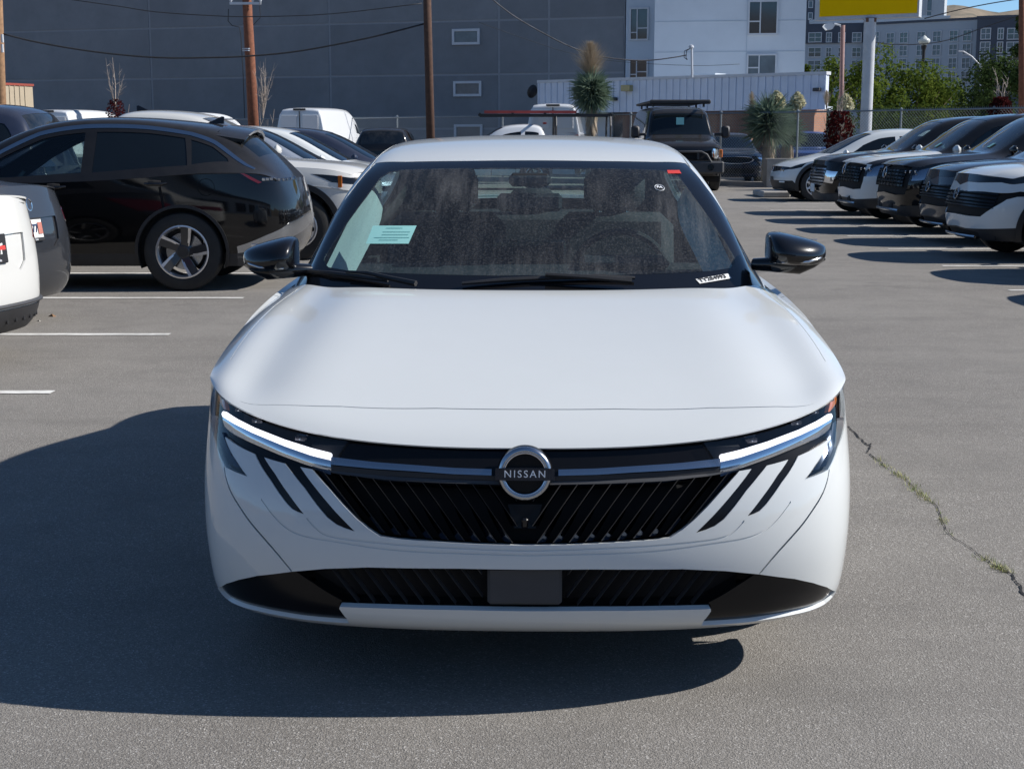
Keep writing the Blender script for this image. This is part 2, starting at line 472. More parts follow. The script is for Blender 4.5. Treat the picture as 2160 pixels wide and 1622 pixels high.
M_tint = simple('tinted_glass', (.006, .009, .012), .03, spec=.5, var=.05)
M_tintd = simple('dusty_tinted_glass', (.006, .008, .010), .05, spec=.7, var=.05, dirt=((.14, .135, .125), .32))
M_glassb = glassmat('side_glass', (.42, .52, .50), 1.0)
M_lens = glassmat('clear_lens', (.93, .95, .96), 1.1)
M_smoke = glassmat('smoked_lens', (.72, .75, .80), 1.4)
M_red = simple('red_lens', (.13, .006, .006), .08, coat=1.0, var=.05)
M_amber = simple('amber_lens', (.55, .14, .015), .12, coat=1.0, var=.1)
M_drl = emis('daytime_running_light', (.92, .91, 1.0), 1.55)
M_interior = simple('charcoal_interior', (.022, .023, .026), .8, spec=.25)
M_headl = simple('headliner_fabric', (.42, .41, .38), .9)
M_pillart = simple('pale_pillar_trim', (.42, .45, .41), .8, var=.03)
M_fin = simple('glossy_black_fin', (.045, .055, .075), .12, 1.0, var=.03)
M_seat = simple('seat_fabric', (.018, .02, .024), .9, var=.2, bmp=.3, bscale=200)
M_mint = simple('mint_paper', (.30, .62, .58), .8, var=.03)
M_paper = simple('white_paper', (.75, .75, .73), .8, var=.03)
M_ink = simple('black_ink', (.01, .01, .012), .6)
M_redtag = simple('red_tag', (.62, .05, .04), .5)
M_greytext = simple('white_lettering', (.8, .82, .84), .3)
M_satinblk = simple('satin_black', (.006, .006, .007), .22, spec=.28)
M_glassc = glassmat('clear_side_glass', (.74, .84, .80), 1.0)
M_wsd = glassmat('dusty_windshield', (.60, .68, .68), 1.2, .16, lambda t, v: t.math('ADD', t.math('MULTIPLY', t.noise(v, 3.0, 5, .6), .26), .05, True))
M_sideg = glassmat('front_side_glass', (.50, .60, .60), 1.1)
# ---------------------------------------------------------------- wheels shared by every vehicle
def wheel_mesh(kind, r=.36, wd=.22):
    """tyre and rim meshes about local Y axis = axle (outer face towards -Y... mirrored by the caller)"""
    Mx = Matrix.Rotation(R(90), 4, 'X')
    ty = MB(); rr = r * (.68 if kind != 'steel' else .62); h = wd / 2
    ty.lathe([(rr, -h * .85), (rr + .012, -h * .98), (r * .86, -h), (r * .965, -h * .86), (r, -h * .62), (r, -h * .22), (r - .008, -h * .2), (r - .008, -h * .14), (r, -h * .12), (r, h * .12), (r - .008, h * .14), (r - .008, h * .2), (r, h * .22), (r, h * .62), (r * .965, h * .86), (r * .86, h), (rr + .012, h * .98), (rr, h * .85)], 40, Mx)
    rim = MB(); rim.cm = 0
    rim.lathe([(rr, h * .9), (rr - .014, h * .92), (rr - .03, h * .7), (rr - .035, -h * .8), (rr - .01, -h * .9)], 40, Mx)   # barrel and lip
    rim.cm = 1
    rim.lathe([(.001, h * .62), (.055, h * .62), (.075, h * .5), (.08, 0)], 20, Mx)
    if kind == 'steel':
        rim.cm = 0
        rim.lathe([(.05, h * .55), (rr * .5, h * .7), (rr * .62, h * .45), (rr * .85, h * .4), (rr - .03, h * .1)], 32, Mx)
        rim.cm = 1
        for k in range(8):
            q = k * math.pi / 4; rim.box((rr * .72 * math.cos(q), -h * .46, rr * .72 * math.sin(q)), (.05, .02, .05), bev=.01)
    else:
        ns = 5 if kind != 'multi' else 10
        for k in range(ns):
            q = k * 2 * math.pi / ns + .3
            Mr = Matrix.Rotation(q, 4, 'Y')
            tw = .16 if kind == 'five' else 0.0
            def spoke(x0, x1, w0, w1, y0, y1, sh0=0, sh1=0, th=.02):
                vs = [(x0, -y0, -w0 + sh0), (x0, -y0, w0 + sh0), (x1, -y1, w1 + sh1), (x1, -y1, -w1 + sh1), (x0, -y0 + th, -w0 + sh0), (x0, -y0 + th, w0 + sh0), (x1, -y1 + th, w1 + sh1), (x1, -y1 + th, -w1 + sh1)]
                rim.add([Mr @ Vector(v) for v in vs], [(0, 1, 2, 3), (7, 6, 5, 4), (0, 4, 5, 1), (1, 5, 6, 2), (2, 6, 7, 3), (3, 7, 4, 0)])
            if kind == 'five':
                rim.cm = 1; spoke(.05, rr * .55, .034, .042, h * .55, h * .72, 0, .02); spoke(rr * .55, rr - .012, .042, .05, h * .72, h * .86, .02, .045)
                rim.cm = 0; spoke(.07, rr * .55, .009, .011, h * .57, h * .75, -.030, -.022); spoke(rr * .55, rr - .012, .011, .016, h * .75, h * .89, -.022, .0)
                spoke(rr * .80, rr - .012, .018, .026, h * .84, h * .88, .11, .135)
            else:
                rim.cm = 0 if kind == 'multi' else 1
                spoke(.05, rr - .012, .018, .022 if kind == 'multi' else .045, h * .5, h * .85)
        rim.cm = 1
        for k in range(5):
            q = k * 2 * math.pi / 5 + .9; rim.lathe([(.001, h * .6), (.009, h * .6), (.009, h * .3)], 8, Matrix.Translation((.055 * math.cos(q), 0, .055 * math.sin(q))) @ Mx)
    brk = MB(); brk.lathe([(.001, -h * .1), (rr * .7, -h * .1), (rr * .7, -h * .3), (.001, -h * .3)], 24, Mx)
    def tome(mb, name, mats):
        o = mb.build(name, mats, None, angle=30); me = o.data; bpy.data.objects.remove(o); return me
    return tome(ty, 'tyre', M_rub), tome(rim, 'rim', [M_alloy, M_rimblk] if kind != 'steel' else [M_alloy, M_dark]), tome(brk, 'brake_disc', M_satin)
_WH = {}
def add_wheel(parent, kind, x, y, r, wd=.22, outer=1, steer=0.0):
    """outer=+1: the wheel's outside faces +x"""
    key = (kind, round(r, 3), wd)
    if key not in _WH: _WH[key] = wheel_mesh(kind, r, wd)
    ty, rim, br = _WH[key]
    o = link('wheel', ty, None, parent); o.location = (x, y, r)
    o.rotation_euler = (0, random.random() * 6, (R(90) if outer > 0 else R(-90)) + steer)
    link('rim', rim, None, o); link('brake_disc', br, None, o)
    return o
def wheel_well(parent, x, y, r, wd=.3, outer=1):
    mb = MB(); n = 20; R1 = r * 1.13; xo = x + outer * .10; xi = x - outer * wd
    vs = []
    for k in range(n + 1):
        q = math.pi * (-.12 + 1.24 * k / n); vs += [(xo, y + R1 * math.cos(q), r + R1 * math.sin(q)), (xi, y + R1 * math.cos(q), r + R1 * math.sin(q))]
    fs = [(2 * k, 2 * k + 2, 2 * k + 3, 2 * k + 1) for k in range(n)] + [tuple(2 * k + 1 for k in range(n + 1))]
    mb.add(vs, fs); return mb.build('wheel_well', M_dark, parent)

# ---------------------------------------------------------------- the white sedan in front
YN = 3.58
hero = empty('parked_car', (.033, YN, 0), -R(1.05), 'glossy white sedan with black grille and lit light bars in the middle of the lot', 'car')
HM = Matrix.LocRotScale(hero.location, hero.rotation_euler, None); HI = HM.inverted()
cam_l = HI @ Vector((0, 0, _oh))
def hray(px, py): return (HI.to_3x3() @ ray_h(px, py)).normalized()
def hpx(skin, pts, cax='u'):
    out = []
    for px, py in pts:
        u, v = skin.cast(cam_l, hray(px, py))
        if px < 1119: u, v = (-.05, v) if cax == 'u' else (u, -.05)
        out.append((u, v))
    return out
# lower body band: columns run from the nose centre round to the tail, rows from the lip to the shoulder
bz = [.165, .195, .265, .375, .49, .595]
fy = [.10, .045, .022, .0, .012, .045, .10]
plan = [(0, 0), (.28, .006), (.52, .036), (.70, .090), (.835, .175), (.915, .30), (.952, .48), (.962, .68), (.962, .93), (.952, 1.25), (.935, 1.7), (.92, 2.3), (.92, 2.9), (.93, 3.3), (.935, 3.65), (.925, 4.0), (.88, 4.32), (.76, 4.52), (.52, 4.62), (.26, 4.65), (0, 4.655)]
topc = [(0, .10, .672), (.27, .105, .674), (.52, .137, .682), (.69, .20, .706), (.80, .28, .738), (.885, .395, .762), (.932, .53, .780), (.950, .68, .800), (.950, .93, .842), (.928, 1.25, .90), (.892, 1.6, .94), (.885, 2.3, .945), (.885, 2.9, .955), (.885, 3.3, .96), (.875, 3.65, .97), (.85, 4.0, .985), (.80, 4.28, .995), (.69, 4.47, 1.0), (.48, 4.57, 1.0), (.24, 4.60, 1.0), (0, 4.605, 1.0)]
sx = [.93, .955, .975, .995, 1.0, .992]
P = []
for i, ((x, y), t) in enumerate(zip(plan, topc)):
    row = []
    wf = max(0, 1 - y / .75) ; wr_ = max(0, 1 - (4.655 - y) / .6)
    corner = math.exp(-((x - .84) / .12) ** 2) * wf
    for j in range(6):
        dyf = fy[j] * (wf ** .6 if wf > 0 else 0) + (corner * [.02, .015, .01, 0, .0, .01][j])
        dyr = -[.12, .06, .02, 0, .0, .01][j] * wr_
        z = bz[j] if y > .9 else bz[j]
        if y > .75: z = bz[0] + (bz[j] - bz[0]) * (t[2] - .165) / (.672 - .165) if j > 2 else bz[j]
        row.append((x * (1 - (1 - sx[j]) * (.35 if y < .6 else 1)), y + dyf + dyr, z))
    row.append(t); P.append(row)
HB = Skin(P, ('i0', 'i1'), (.30, .085), 1, (240, 50))
HB.sign = -1 if HB.nrm([3.0], [.3])[0][0] < 0 else 1

# features of the front, read on the right-hand side and mirrored
f_gap_t = [(1112, 946), (1161, 946.5), (1230, 944), (1303, 939.5), (1380, 936), (1459, 931), (1524, 918.5), (1612, 892), (1700, 861), (1745, 831), (1772, 808)]
lamp = [(1459, 931), (1524, 918.5), (1612, 892), (1700, 861), (1745, 831), (1772, 806), (1779, 840), (1780, 885), (1766, 942), (1746, 990), (1698.5, 1009.6), (1720.5, 979.7), (1741, 946), (1752, 916), (1700, 932), (1620, 962), (1521, 998), (1500, 960)]
blackbar = [(1112, 930), (1161, 930), (1303, 925), (1459, 916), (1530, 905), (1530, 998), (1521, 1001), (1564, 988), (1405, 1015), (1280, 1020), (1157, 1022), (1112, 1022)]
grille = [(1112, 1018), (1157, 1018), (1280, 1016), (1405, 1010), (1500, 998), (1565, 987), (1545, 1010), (1520.5, 1037), (1493, 1068), (1466, 1095), (1440, 1117), (1413.7, 1134), (1380, 1139), (1337, 1142), (1270, 1146), (1201.7, 1149), (1112, 1151)]
slash1 = [(1594, 975), (1551, 1034), (1507, 1084.8), (1467, 1124.5), (1488, 1118), (1507, 1110), (1527, 1095), (1550, 1068), (1575, 1034), (1600, 1004), (1632, 961)]
slash2 = [(1673, 950), (1639, 1003.5), (1608.6, 1047.5), (1576.4, 1088.9), (1590, 1084), (1602, 1078), (1615.4, 1064.5), (1649.3, 1017), (1683.3, 962.8), (1696, 936)]
under = [(1521, 996), (1620, 960), (1700, 930), (1752, 914), (1750, 926), (1700, 942), (1632, 966), (1594, 980), (1560, 990), (1521, 1004)]
lowg = [(1112, 1201.5), (1250, 1200.5), (1439, 1200), (1530, 1204), (1602, 1211), (1560, 1239), (1497, 1276), (1503, 1284), (1400, 1286.5), (1250, 1288), (1112, 1289)]
fogp = [(1602, 1211), (1676, 1220.5), (1715, 1229), (1744, 1238), (1773, 1250), (1762, 1263), (1744, 1274.7), (1712, 1286), (1676, 1295), (1620, 1305.5), (1574.7, 1312), (1479.8, 1318.5), (1484, 1309), (1500, 1288.3), (1497, 1276), (1560, 1239)]
seam = [(1749.4, 990), (1745, 1015), (1734, 1045), (1710.4, 1081.5), (1692, 1107), (1669.7, 1132.3), (1635.8, 1169.6), (1602, 1210)]
grA = [(1112, 1161), (1200, 1159), (1337, 1154), (1430, 1147), (1527, 1136), (1552, 1118), (1570, 1098)]
grB = [(1112, 1171), (1200, 1169), (1337, 1166), (1420, 1159), (1507, 1146), (1570, 1137), (1608, 1124), (1640, 1096), (1668, 1058)]
R_ = lambda nm, pts, off, fl=None, sk=HB, cax='u': (nm, hpx(sk, pts, cax), off, fl)
arch = lambda yc, zc, r, a0=-40, a1=220, n=28: [(yc + r * math.cos(R(a0 + (a1 - a0) * k / n)), zc + r * math.sin(R(a0 + (a1 - a0) * k / n))) for k in range(n + 1)]
def arch_region(skin, yc, r, z=.33):
    pts = [(yc + r * math.cos(R(q)), z + r * math.sin(R(q))) for q in range(-30, 211, 8)]
    uv = skin.side([(a, max(b, .15)) for a, b in pts]); uv[0] = (uv[0][0], -.02); uv[-1] = (uv[-1][0], -.02)
    return uv
lampuv = hpx(HB, lamp); lampuv = [(u, min(v, HB.V - .0)) for u, v in lampuv]
topov = lambda uv, k: [(u, HB.V + .03) if i in k else (u, v) for i, (u, v) in enumerate(uv)]
regs = [
    ('opening', arch_region(HB, .93, .365), 0, None), ('opening', arch_region(HB, 3.64, .365), 0, None),
    ('headlight_cover', topov(lampuv, (0, 1, 2, 3, 4, 5)), .004, .02),
    ('upper_trim', topov(hpx(HB, blackbar), (0, 1, 2, 3, 4)), -.012, .02),
    ('slot', hpx(HB, slash1), -.005, None), ('slot', hpx(HB, slash2), -.005, None), ('lamp_trim', hpx(HB, under), -.006, .01),
    ('grille_back', hpx(HB, grille), -.07, None),
    ('lower_grille_back', hpx(HB, lowg), -.06, None),
    ('fog_panel', hpx(HB, fogp), -.012, .01),
    ('seam', ribbon(hpx(HB, smooth_poly(seam, 1, False)), .005), -.006, None),
    ('groove', ribbon(hpx(HB, smooth_poly(grA, 2, False)), .0035), -.0022, None),
    ('groove', ribbon(hpx(HB, smooth_poly(grB, 2, False)), .0035), -.0022, None)]
for yy in (1.42, 2.45, 3.35):
    regs.append(('seam', ribbon(HB.side([(yy + .04 * math.sin(z * 3), z) for z in np.linspace(.2, .94, 9)]), .005), -.006, None))
cutb = cut(HB, .022, regs, flange=.02)
mk([cutb['body'], cutb['groove']], 'body', M_white, hero)
mk(cutb['upper_trim'], 'upper_trim', M_satinblk, hero); mk(cutb['slot'], 'slot', M_satinblk, hero)
mk(cutb['lamp_trim'], 'lamp_trim', M_dchrome, hero)
mk(cutb['grille_back'], 'grille_back', M_dark, hero); mk(cutb['lower_grille_back'], 'lower_grille_back', M_dark, hero)
mk(cutb['seam'], 'seam', M_dark, hero)
for h in (1, -1):
    mk(cutb['headlight_cover'], 'headlight_cover', M_lens, hero, h); mk(cutb['fog_panel'], 'fog_panel', M_satinblk, hero, h)
# lamp housing deep behind the cover
hs = cut(HB, .03, [('housing', [(u, min(v, HB.V - .004)) for u, v in lampuv], -.045, None)], mirror=True)
for h in (1, -1): mk(hs['housing'], 'headlight_housing', M_gloss, hero, h)
def hsurf(px, py, off=0.0, skin=HB, s=1):
    u, v = skin.cast(cam_l, hray(px, py)); u = max(u, 0.0); v = max(v, 0.0); p = skin.pt(u, v, off)
    if s < 0: p.x = -p.x
    return p
def strip(name, A, B, offA, offB, mat, parent, s=1, n=14, thick=0.0, skin=HB, back=.012):
    """a solid band between two traced edges lying on the skin"""
    def res(L):
        d = [0]; 
        for a, b in zip(L, L[1:]): d.append(d[-1] + math.hypot(b[0] - a[0], b[1] - a[1]))
        return [(float(np.interp(t, d, [p[0] for p in L])), float(np.interp(t, d, [p[1] for p in L]))) for t in np.linspace(0, d[-1], n)]
    A, B = res(A), res(B); m = 4; vs = []
    for (a, b) in zip(A, B):
        for k in range(m + 1):
            t = k / m; bul = math.sin(t * math.pi) * thick
            vs.append(hsurf(a[0] + (b[0] - a[0]) * t, a[1] + (b[1] - a[1]) * t, offA + (offB - offA) * t + bul, skin, s))
        vs.append(hsurf(b[0], b[1], offB - back, skin, s)); vs.append(hsurf(a[0], a[1], offA - back, skin, s))
    q = m + 3; fs = [(i * q + k, i * q + (k + 1) % q, (i + 1) * q + (k + 1) % q, (i + 1) * q + k) for i in range(n - 1) for k in range(q)]
    fs += [tuple(range(q - 1, -1, -1)), tuple((n - 1) * q + k for k in range(q))]
    if s > 0: fs = [tuple(reversed(f)) for f in fs]
    return MB().add(vs, fs).build(name, mat, parent, angle=50)
drl_t = [(1521, 957), (1560, 948), (1620, 930), (1690, 904), (1735, 884), (1757, 871)]
drl_m = [(1521, 973), (1560, 964.5), (1620, 944.5), (1690, 917), (1735, 896), (1757, 883)]
drl_b = [(1521, 995), (1570, 984), (1630, 963), (1700, 935), (1740, 917), (1756, 903)]
for s in (1, -1):
    strip('light_bar', drl_t, drl_m, -.006, -.004, M_drl, hero, s, 18, .004)
    strip('light_bar_lens', drl_m, drl_b, -.004, -.010, M_chrome, hero, s, 18, .002)
    strip('chrome_bar', [(1178, 989), (1260, 987), (1337, 982), (1430, 976), (1520, 966)], [(1178, 1003), (1260, 1001), (1337, 996), (1430, 991), (1520, 983)], -.004, -.001, M_satin, hero, s, 14, .001)
    strip('lower_bar', [(1160, 1003.5), (1260, 1001.5), (1337, 997), (1430, 992), (1520, 984)], [(1160, 1012), (1260, 1010), (1337, 1007), (1430, 1003), (1530, 995)], -.006, -.010, M_trim, hero, s, 14)
    strip('grille_rail', [(1157, 1013), (1270, 1011), (1400, 1005), (1500, 996), (1560, 987)], [(1157, 1021), (1270, 1019), (1400, 1013.5), (1500, 1002), (1562, 990)], -.010, -.008, M_trimg, hero, s, 14)
    # side marker chevrons and the amber reflector inside the lamp
    o = strip('side_light', [(1762, 905), (1757, 945), (1735, 988)], [(1757, 905), (1746, 940), (1720, 990)], -.012, -.020, M_fin, hero, s, 10, .0)
    strip('side_light', [(1773, 885), (1768, 935), (1748, 982)], [(1768, 890), (1761, 935), (1741, 984)], -.010, -.016, M_fin, hero, s, 10, .0)
    strip('side_marker', [(1767, 822), (1772, 846), (1757, 866)], [(1760, 832), (1757, 848), (1752, 868)], -.008, -.008, M_amber, hero, s, 6, .001)
    # projector modules
    for (mx, my, mw) in ((1590, 920, 34), (1640, 903, 34), (1690, 885, 30), (1732, 862, 24)):
        c = hsurf(mx, my, -.030, s=s); mb = MB()
        mb.cm = 0; mb.box(c, (mw * .0011, .03, .016), rz=s * .35, bev=.004)
        mb.cm = 1; mb.lathe([(.001, .018), (.002, .0175), (.003, .016), (.004, .010)], 14, Matrix.Translation(c) @ Matrix.Rotation(s * .35, 4, 'Z') @ Matrix.Rotation(R(90), 4, 'X'))
        mb.build('projector', [M_dchrome, M_chrome], hero, angle=35)
    mb = MB(); mb.tube([hsurf(1575 + q * 8, 916 - q * 1.5 + abs(q - 1) * 4, -.01, s=s) for q in range(3)], .0015, 6); mb.build('bracket', M_chrome, hero)
# grille fins
def lerp_poly(L, x): return float(np.interp(x, [p[0] for p in L], [p[1] for p in L]))
gtop = [(1112, 1020), (1280, 1018), (1405, 1012), (1500, 1001), (1560, 990)]
gbot = [(1112, 1149), (1201, 1147), (1337, 1141), (1413, 1133), (1466, 1095), (1520, 1037), (1560, 990)]
for s in (1, -1):
    for k in range(12):
        x0 = 1147 + 35.5 * k
        y0 = lerp_poly(gtop, x0) + 1
        sl = -(.66 + .012 * k)
        # walk down until leaving the opening
        ln = []; y = y0
        while True:
            x = x0 + (y - y0) * sl
            if x < 1120 or y > (lerp_poly(gbot, x) - 1 if x > 1112 else 1148): break
            ln.append((x, y)); y += 6
        if len(ln) < 3: continue
        sd_ = .55 if k < 9 else .3
        def wid(y, k=k): 
            t = (y - 1018) / 130
            return 5 + (19 * max(0, t - .42) ** .6 if k < 10 else 9)
        A = [(x, y) for x, y in ln]; B = [(x + wid(y) , y) for x, y in ln]
        B = [(min(x, 1556), min(y, lerp_poly(gbot, min(x, 1556)) + 1)) for x, y in B]
        strip('grille_fin', A, B, -.008, -.020, M_fin, hero, s, len(ln), 0, back=.02)
        strip('fin_edge_highlight', A, [(x + 2.2, y) for x, y in A], -.004, -.007, M_trim, hero, s, len(ln), 0, back=.01)  # thin strip added as an edge highlight along each fin
    for k in range(13):
        x0 = 1150 + 35 * k + (60 if k > 0 else 60); y0 = 1202 + max(0, (x0 - 1439)) * .05
        x1 = x0 - 62; y1 = 1286
        if x1 > 1490: break
        ln = [(x0 + (x1 - x0) * t, y0 + (y1 - y0) * t) for t in np.linspace(0, 1, 6) if x0 + (x1 - x0) * t > 1192]
        if len(ln) < 2: continue
        strip('lower_fin', ln, [(x + 4, y) for x, y in ln], -.018, -.026, M_trimg, hero, s, 6, 0, back=.02)
mb = MB(); c = hsurf(1119, 1244, -.02)
mb.box((0, c.y + .004, c.z + .001), (.198, .02, .104), bev=.008); mb.build('sensor_panel', M_trimg, hero, angle=30)
# lower camera pod in the grille
mb = MB(); c = hsurf(1119, 1102, -.02); mb.box((0, c.y, c.z), (.018, .03, .026), bev=.004); mb.build('front_camera', M_gloss, hero, angle=30)
mb = MB()
a_, b_ = hsurf(1119, 1080, -.018), hsurf(1119, 1125, -.02)
mb.add([(-.045, a_.y + .004, a_.z + .02), (.045, a_.y + .004, a_.z + .02), (.028, b_.y, b_.z + .012), (-.028, b_.y, b_.z + .012), (0, a_.y - .004, a_.z - .02)], [(0, 4, 1), (0, 3, 4), (1, 4, 2), (4, 3, 2)]); mb.build('grille_vee', M_satinblk, hero)
# badge
bc = hsurf(1121, 997, .0); bc.x = 0
BM = frame(Vector((0, bc.y - .012, bc.z)), (1, 0, 0), (0, .14, 1))
bd = empty('badge', (0, 0, 0)); bd.parent = hero
mb = MB(); mb.lathe([(.0, -.004), (.068, -.004), (.072, -.012), (.074, -.03)], 48, BM); mb.build('badge_backing', M_satinblk, bd, angle=40)
mb = MB(); mb.lathe([(.0545, .0), (.0555, .006), (.058, .0085), (.064, .0085), (.0705, .004), (.0715, -.006)], 64, BM); mb.cm = 1
mb.lathe([(.0525, .002), (.0535, .0085), (.0555, .009), (.0565, .006)], 64, BM); mb.build('badge_ring', [M_satin, M_chrome], bd, angle=50)
mb = MB(); n = 12
poly = [(-.0775 + .155 * k / n, .0155 + .0 - .0 + .0012 * math.sin(math.pi * k / n)) for k in range(n + 1)]; poly = poly + [(x, -y) for x, y in reversed(poly)]
mb.prism(poly, -.004, .0135, BM); mb.build('badge_bar', M_dchrome, bd)
t = link('lettering', text_mesh('NISSAN', .0265, .002, spacing=1.28), M_greytext, bd); t.matrix_local = BM @ Matrix.Translation((0, 0, .0145)) @ Matrix.Diagonal((1.02, 1, 1, 1))

# hood and nose panel
hr = [
    [(0, .10, .674), (.27, .105, .676), (.52, .137, .684), (.69, .20, .708), (.80, .28, .740), (.885, .395, .764), (.932, .53, .782)],
    [(0, .135, .700), (.27, .14, .701), (.51, .170, .708), (.685, .232, .728), (.80, .31, .754), (.885, .425, .775), (.938, .555, .788)],
    [(0, .20, .733), (.27, .205, .733), (.50, .232, .737), (.68, .29, .752), (.80, .36, .773), (.888, .47, .788), (.943, .60, .792)],
    [(0, .30, .768), (.27, .305, .768), (.49, .33, .770), (.67, .375, .780), (.79, .44, .799), (.885, .545, .806), (.950, .68, .800)],
    [(0, .50, .824), (.26, .50, .825), (.47, .515, .827), (.65, .55, .832), (.78, .61, .846), (.880, .71, .845), (.952, .82, .822)],
    [(0, .75, .884), (.25, .75, .885), (.455, .76, .886), (.63, .79, .888), (.765, .83, .893), (.868, .91, .886), (.945, 1.0, .852)],
    [(0, 1.0, .936), (.24, 1.0, .937), (.44, 1.01, .937), (.61, 1.035, .936), (.74, 1.07, .935), (.843, 1.14, .924), (.926, 1.23, .890)],
    [(0, 1.16, .963), (.23, 1.16, .963), (.43, 1.175, .962), (.595, 1.21, .960), (.715, 1.265, .957), (.81, 1.34, .944), (.888, 1.42, .916)],
    [(0, 1.215, .966), (.23, 1.22, .966), (.42, 1.235, .966), (.585, 1.275, .966), (.705, 1.345, .968), (.79, 1.44, .962), (.868, 1.54, .935)]]
for r_i, rw in enumerate(hr):
    k = [0, .25, .6, 1, 1, 1, .9, .7, .4][r_i]
    for c_i, dz in ((2, .004), (3, .012), (4, -.030), (5, .010)):
        x, y, z = rw[c_i]; rw[c_i] = (x, y, z + dz * k)
for r_i, k in ((0, 1), (1, .9), (2, .5)):
    for c_i, dz in ((2, .008), (3, .012), (4, .004)):
        x, y, z = hr[r_i][c_i]; hr[r_i][c_i] = (x, y, z + dz * k)
HT = Skin(hr, ('j0',), (.17, .15), 1, (90, 70)); HT.sign = 1 if HT.nrm([.5], [.3])[0][2] > 0 else -1
gap = [(1112, 863.5), (1300, 862.5), (1500, 860), (1640, 857.5), (1700, 855.5), (1716, 851)]
apill = [(1112, 800), ]
hreg = [('seam', ribbon(hpx(HT, gap, 'v'), .0065), -.008, None),
        ('seam', ribbon([(HT.near((.925 - .0 * k, y, .9))[0], HT.V - .12) for k, y in enumerate(np.linspace(.62, 1.5, 12))], .0045), -.006, None)]
gl = hpx(HT, gap, 'v')
hreg.append(('nose_panel', [(-.05, -.05), (-.05, HT.V + .1), (gl[-1][0], HT.V + .1)] + gl[::-1], 0, .005))
cuth = cut(HT, .03, hreg, flange=.005, body='hood')
mk(cuth['hood'], 'hood', M_white, hero); mk(cuth['nose_panel'], 'nose_panel', M_white, hero); mk(cuth['seam'], 'seam', M_dark, hero)

# greenhouse: glass, pillars, roof, tail deck
def cols(st):
    yc, zc, yr, wr, zr, yb, wb, zb = st
    return [(0, yc, zc), (.45 * wr, yc + (yr - yc) * .18, zc + (zr - zc) * .14), (.80 * wr, yc + (yr - yc) * .6, zc + (zr - zc) * .5), (wr, yr, zr),
            (wr + (wb - wr) * .22, yr + (yb - yr) * .25, zr + (zb - zr) * .25), (wr + (wb - wr) * .64, yr + (yb - yr) * .65, zr + (zb - zr) * .64), (wb, yb, zb)]
gst = [(1.17, .925, 1.40, .79, .93, 1.46, .868, .885), (1.42, 1.072, 1.56, .775, 1.04, 1.62, .876, .92), (1.68, 1.225, 1.77, .735, 1.19, 1.82, .88, .935), (1.90, 1.335, 1.97, .685, 1.315, 2.0, .885, .94),
       (2.05, 1.398, 2.12, .652, 1.375, 2.18, .885, .945), (2.30, 1.452, 2.34, .632, 1.420, 2.36, .885, .95), (2.75, 1.482, 2.76, .612, 1.444, 2.75, .885, .955), (3.2, 1.462, 3.18, .598, 1.42, 3.15, .88, .96),
       (3.52, 1.405, 3.47, .59, 1.365, 3.45, .87, .97), (3.85, 1.29, 3.78, .59, 1.25, 3.74, .855, .98), (4.14, 1.165, 4.07, .60, 1.13, 3.98, .845, .99), (4.3, 1.10, 4.24, .63, 1.07, 4.2, .82, .995), (4.5, 1.09, 4.44, .60, 1.06, 4.4, .74, 1.0), (4.62, 1.05, 4.56, .50, 1.03, 4.53, .62, 1.0)]
HG = Skin([cols(s) for s in gst], ('j0',), (.3, .16), 1, (160, 60)); HG.sign = 1 if HG.nrm([2.0], [.3])[0][2] > 0 else -1
wsg = hpx(HG, [(1112, 339), (1250, 340), (1380, 342), (1446, 345), (1490, 396), (1530, 456), (1565, 516), (1597, 573)], 'v')
wsg = wsg + [(-.05, wsg[-1][1] - .01), (-.05, -.05)]
wsc = hpx(HG, smooth_poly([(1112, 354), (1380, 357), (1428, 366), (1452, 400), (1500, 465), (1549, 540), (1552, 553), (1537, 569), (1400, 578), (1112, 583)], 1, False), 'v')
sg = lambda pts: HG.side(pts)
hg = [('windshield', wsc, 0, None), ('windshield_border', wsg, -.001, .004),
      ('seam', ribbon(HG.top([(.628 - .012 * k, y) for k, y in enumerate(np.linspace(2.08, 3.6, 14))]), .012), -.006, None),
      ('side_window', sg(smooth_poly([(1.60, .985), (2.42, .985), (2.42, 1.36), (2.25, 1.35), (1.95, 1.24)], 1)), -.004, .01),
      ('side_window', sg(smooth_poly([(2.50, .985), (3.35, 1.0), (3.50, 1.13), (3.3, 1.33), (2.9, 1.385), (2.50, 1.37)], 1)), -.004, .01),
      ('rear_window', HG.top([(-.02, 3.60), (.52, 3.56), (.56, 4.05), (.3, 4.16), (-.02, 4.17)]), -.004, .01)]
cutg = cut(HG, .032, hg, flange=.02, body='roof')
mk(cutg['roof'], 'roof', M_white, hero)
def windmask(t, v):
    tc = t.n('TexCoord').outputs['Object']
    mp = t.n('Mapping', Vector=tc, Scale=(26, 3.0, 3.0)).outputs[0]
    streak = t.ramp(t.noise(mp, 1.0, 5, .65), [(.42, (0, 0, 0)), (.72, (1, 1, 1))])
    patch = t.ramp(t.noise(t.n('Mapping', Vector=tc, Scale=(2.2, 1.8, 1.8)).outputs[0], 1.0, 3, .5), [(.38, (0, 0, 0)), (.62, (1, 1, 1))])
    sp = t.ramp(t.noise(t.n('Mapping', Vector=tc, Scale=(150, 110, 110)).outputs[0], 1.0, 3, .7), [(.48, (0, 0, 0)), (.68, (1, 1, 1))])
    a = t.math('MULTIPLY', streak, patch); a = t.math('MULTIPLY', a, .20)
    b = t.math('MULTIPLY', sp, .13)
    return t.math('ADD', t.math('ADD', a, b), .038, True)
M_wind = glassmat('windshield_glass', (.62, .79, .82), 1.0, .05, windmask)
mk(cutg['windshield'], 'windshield', M_wind, hero); mk(cutg['windshield_border'], 'windshield_border', M_gloss, hero)
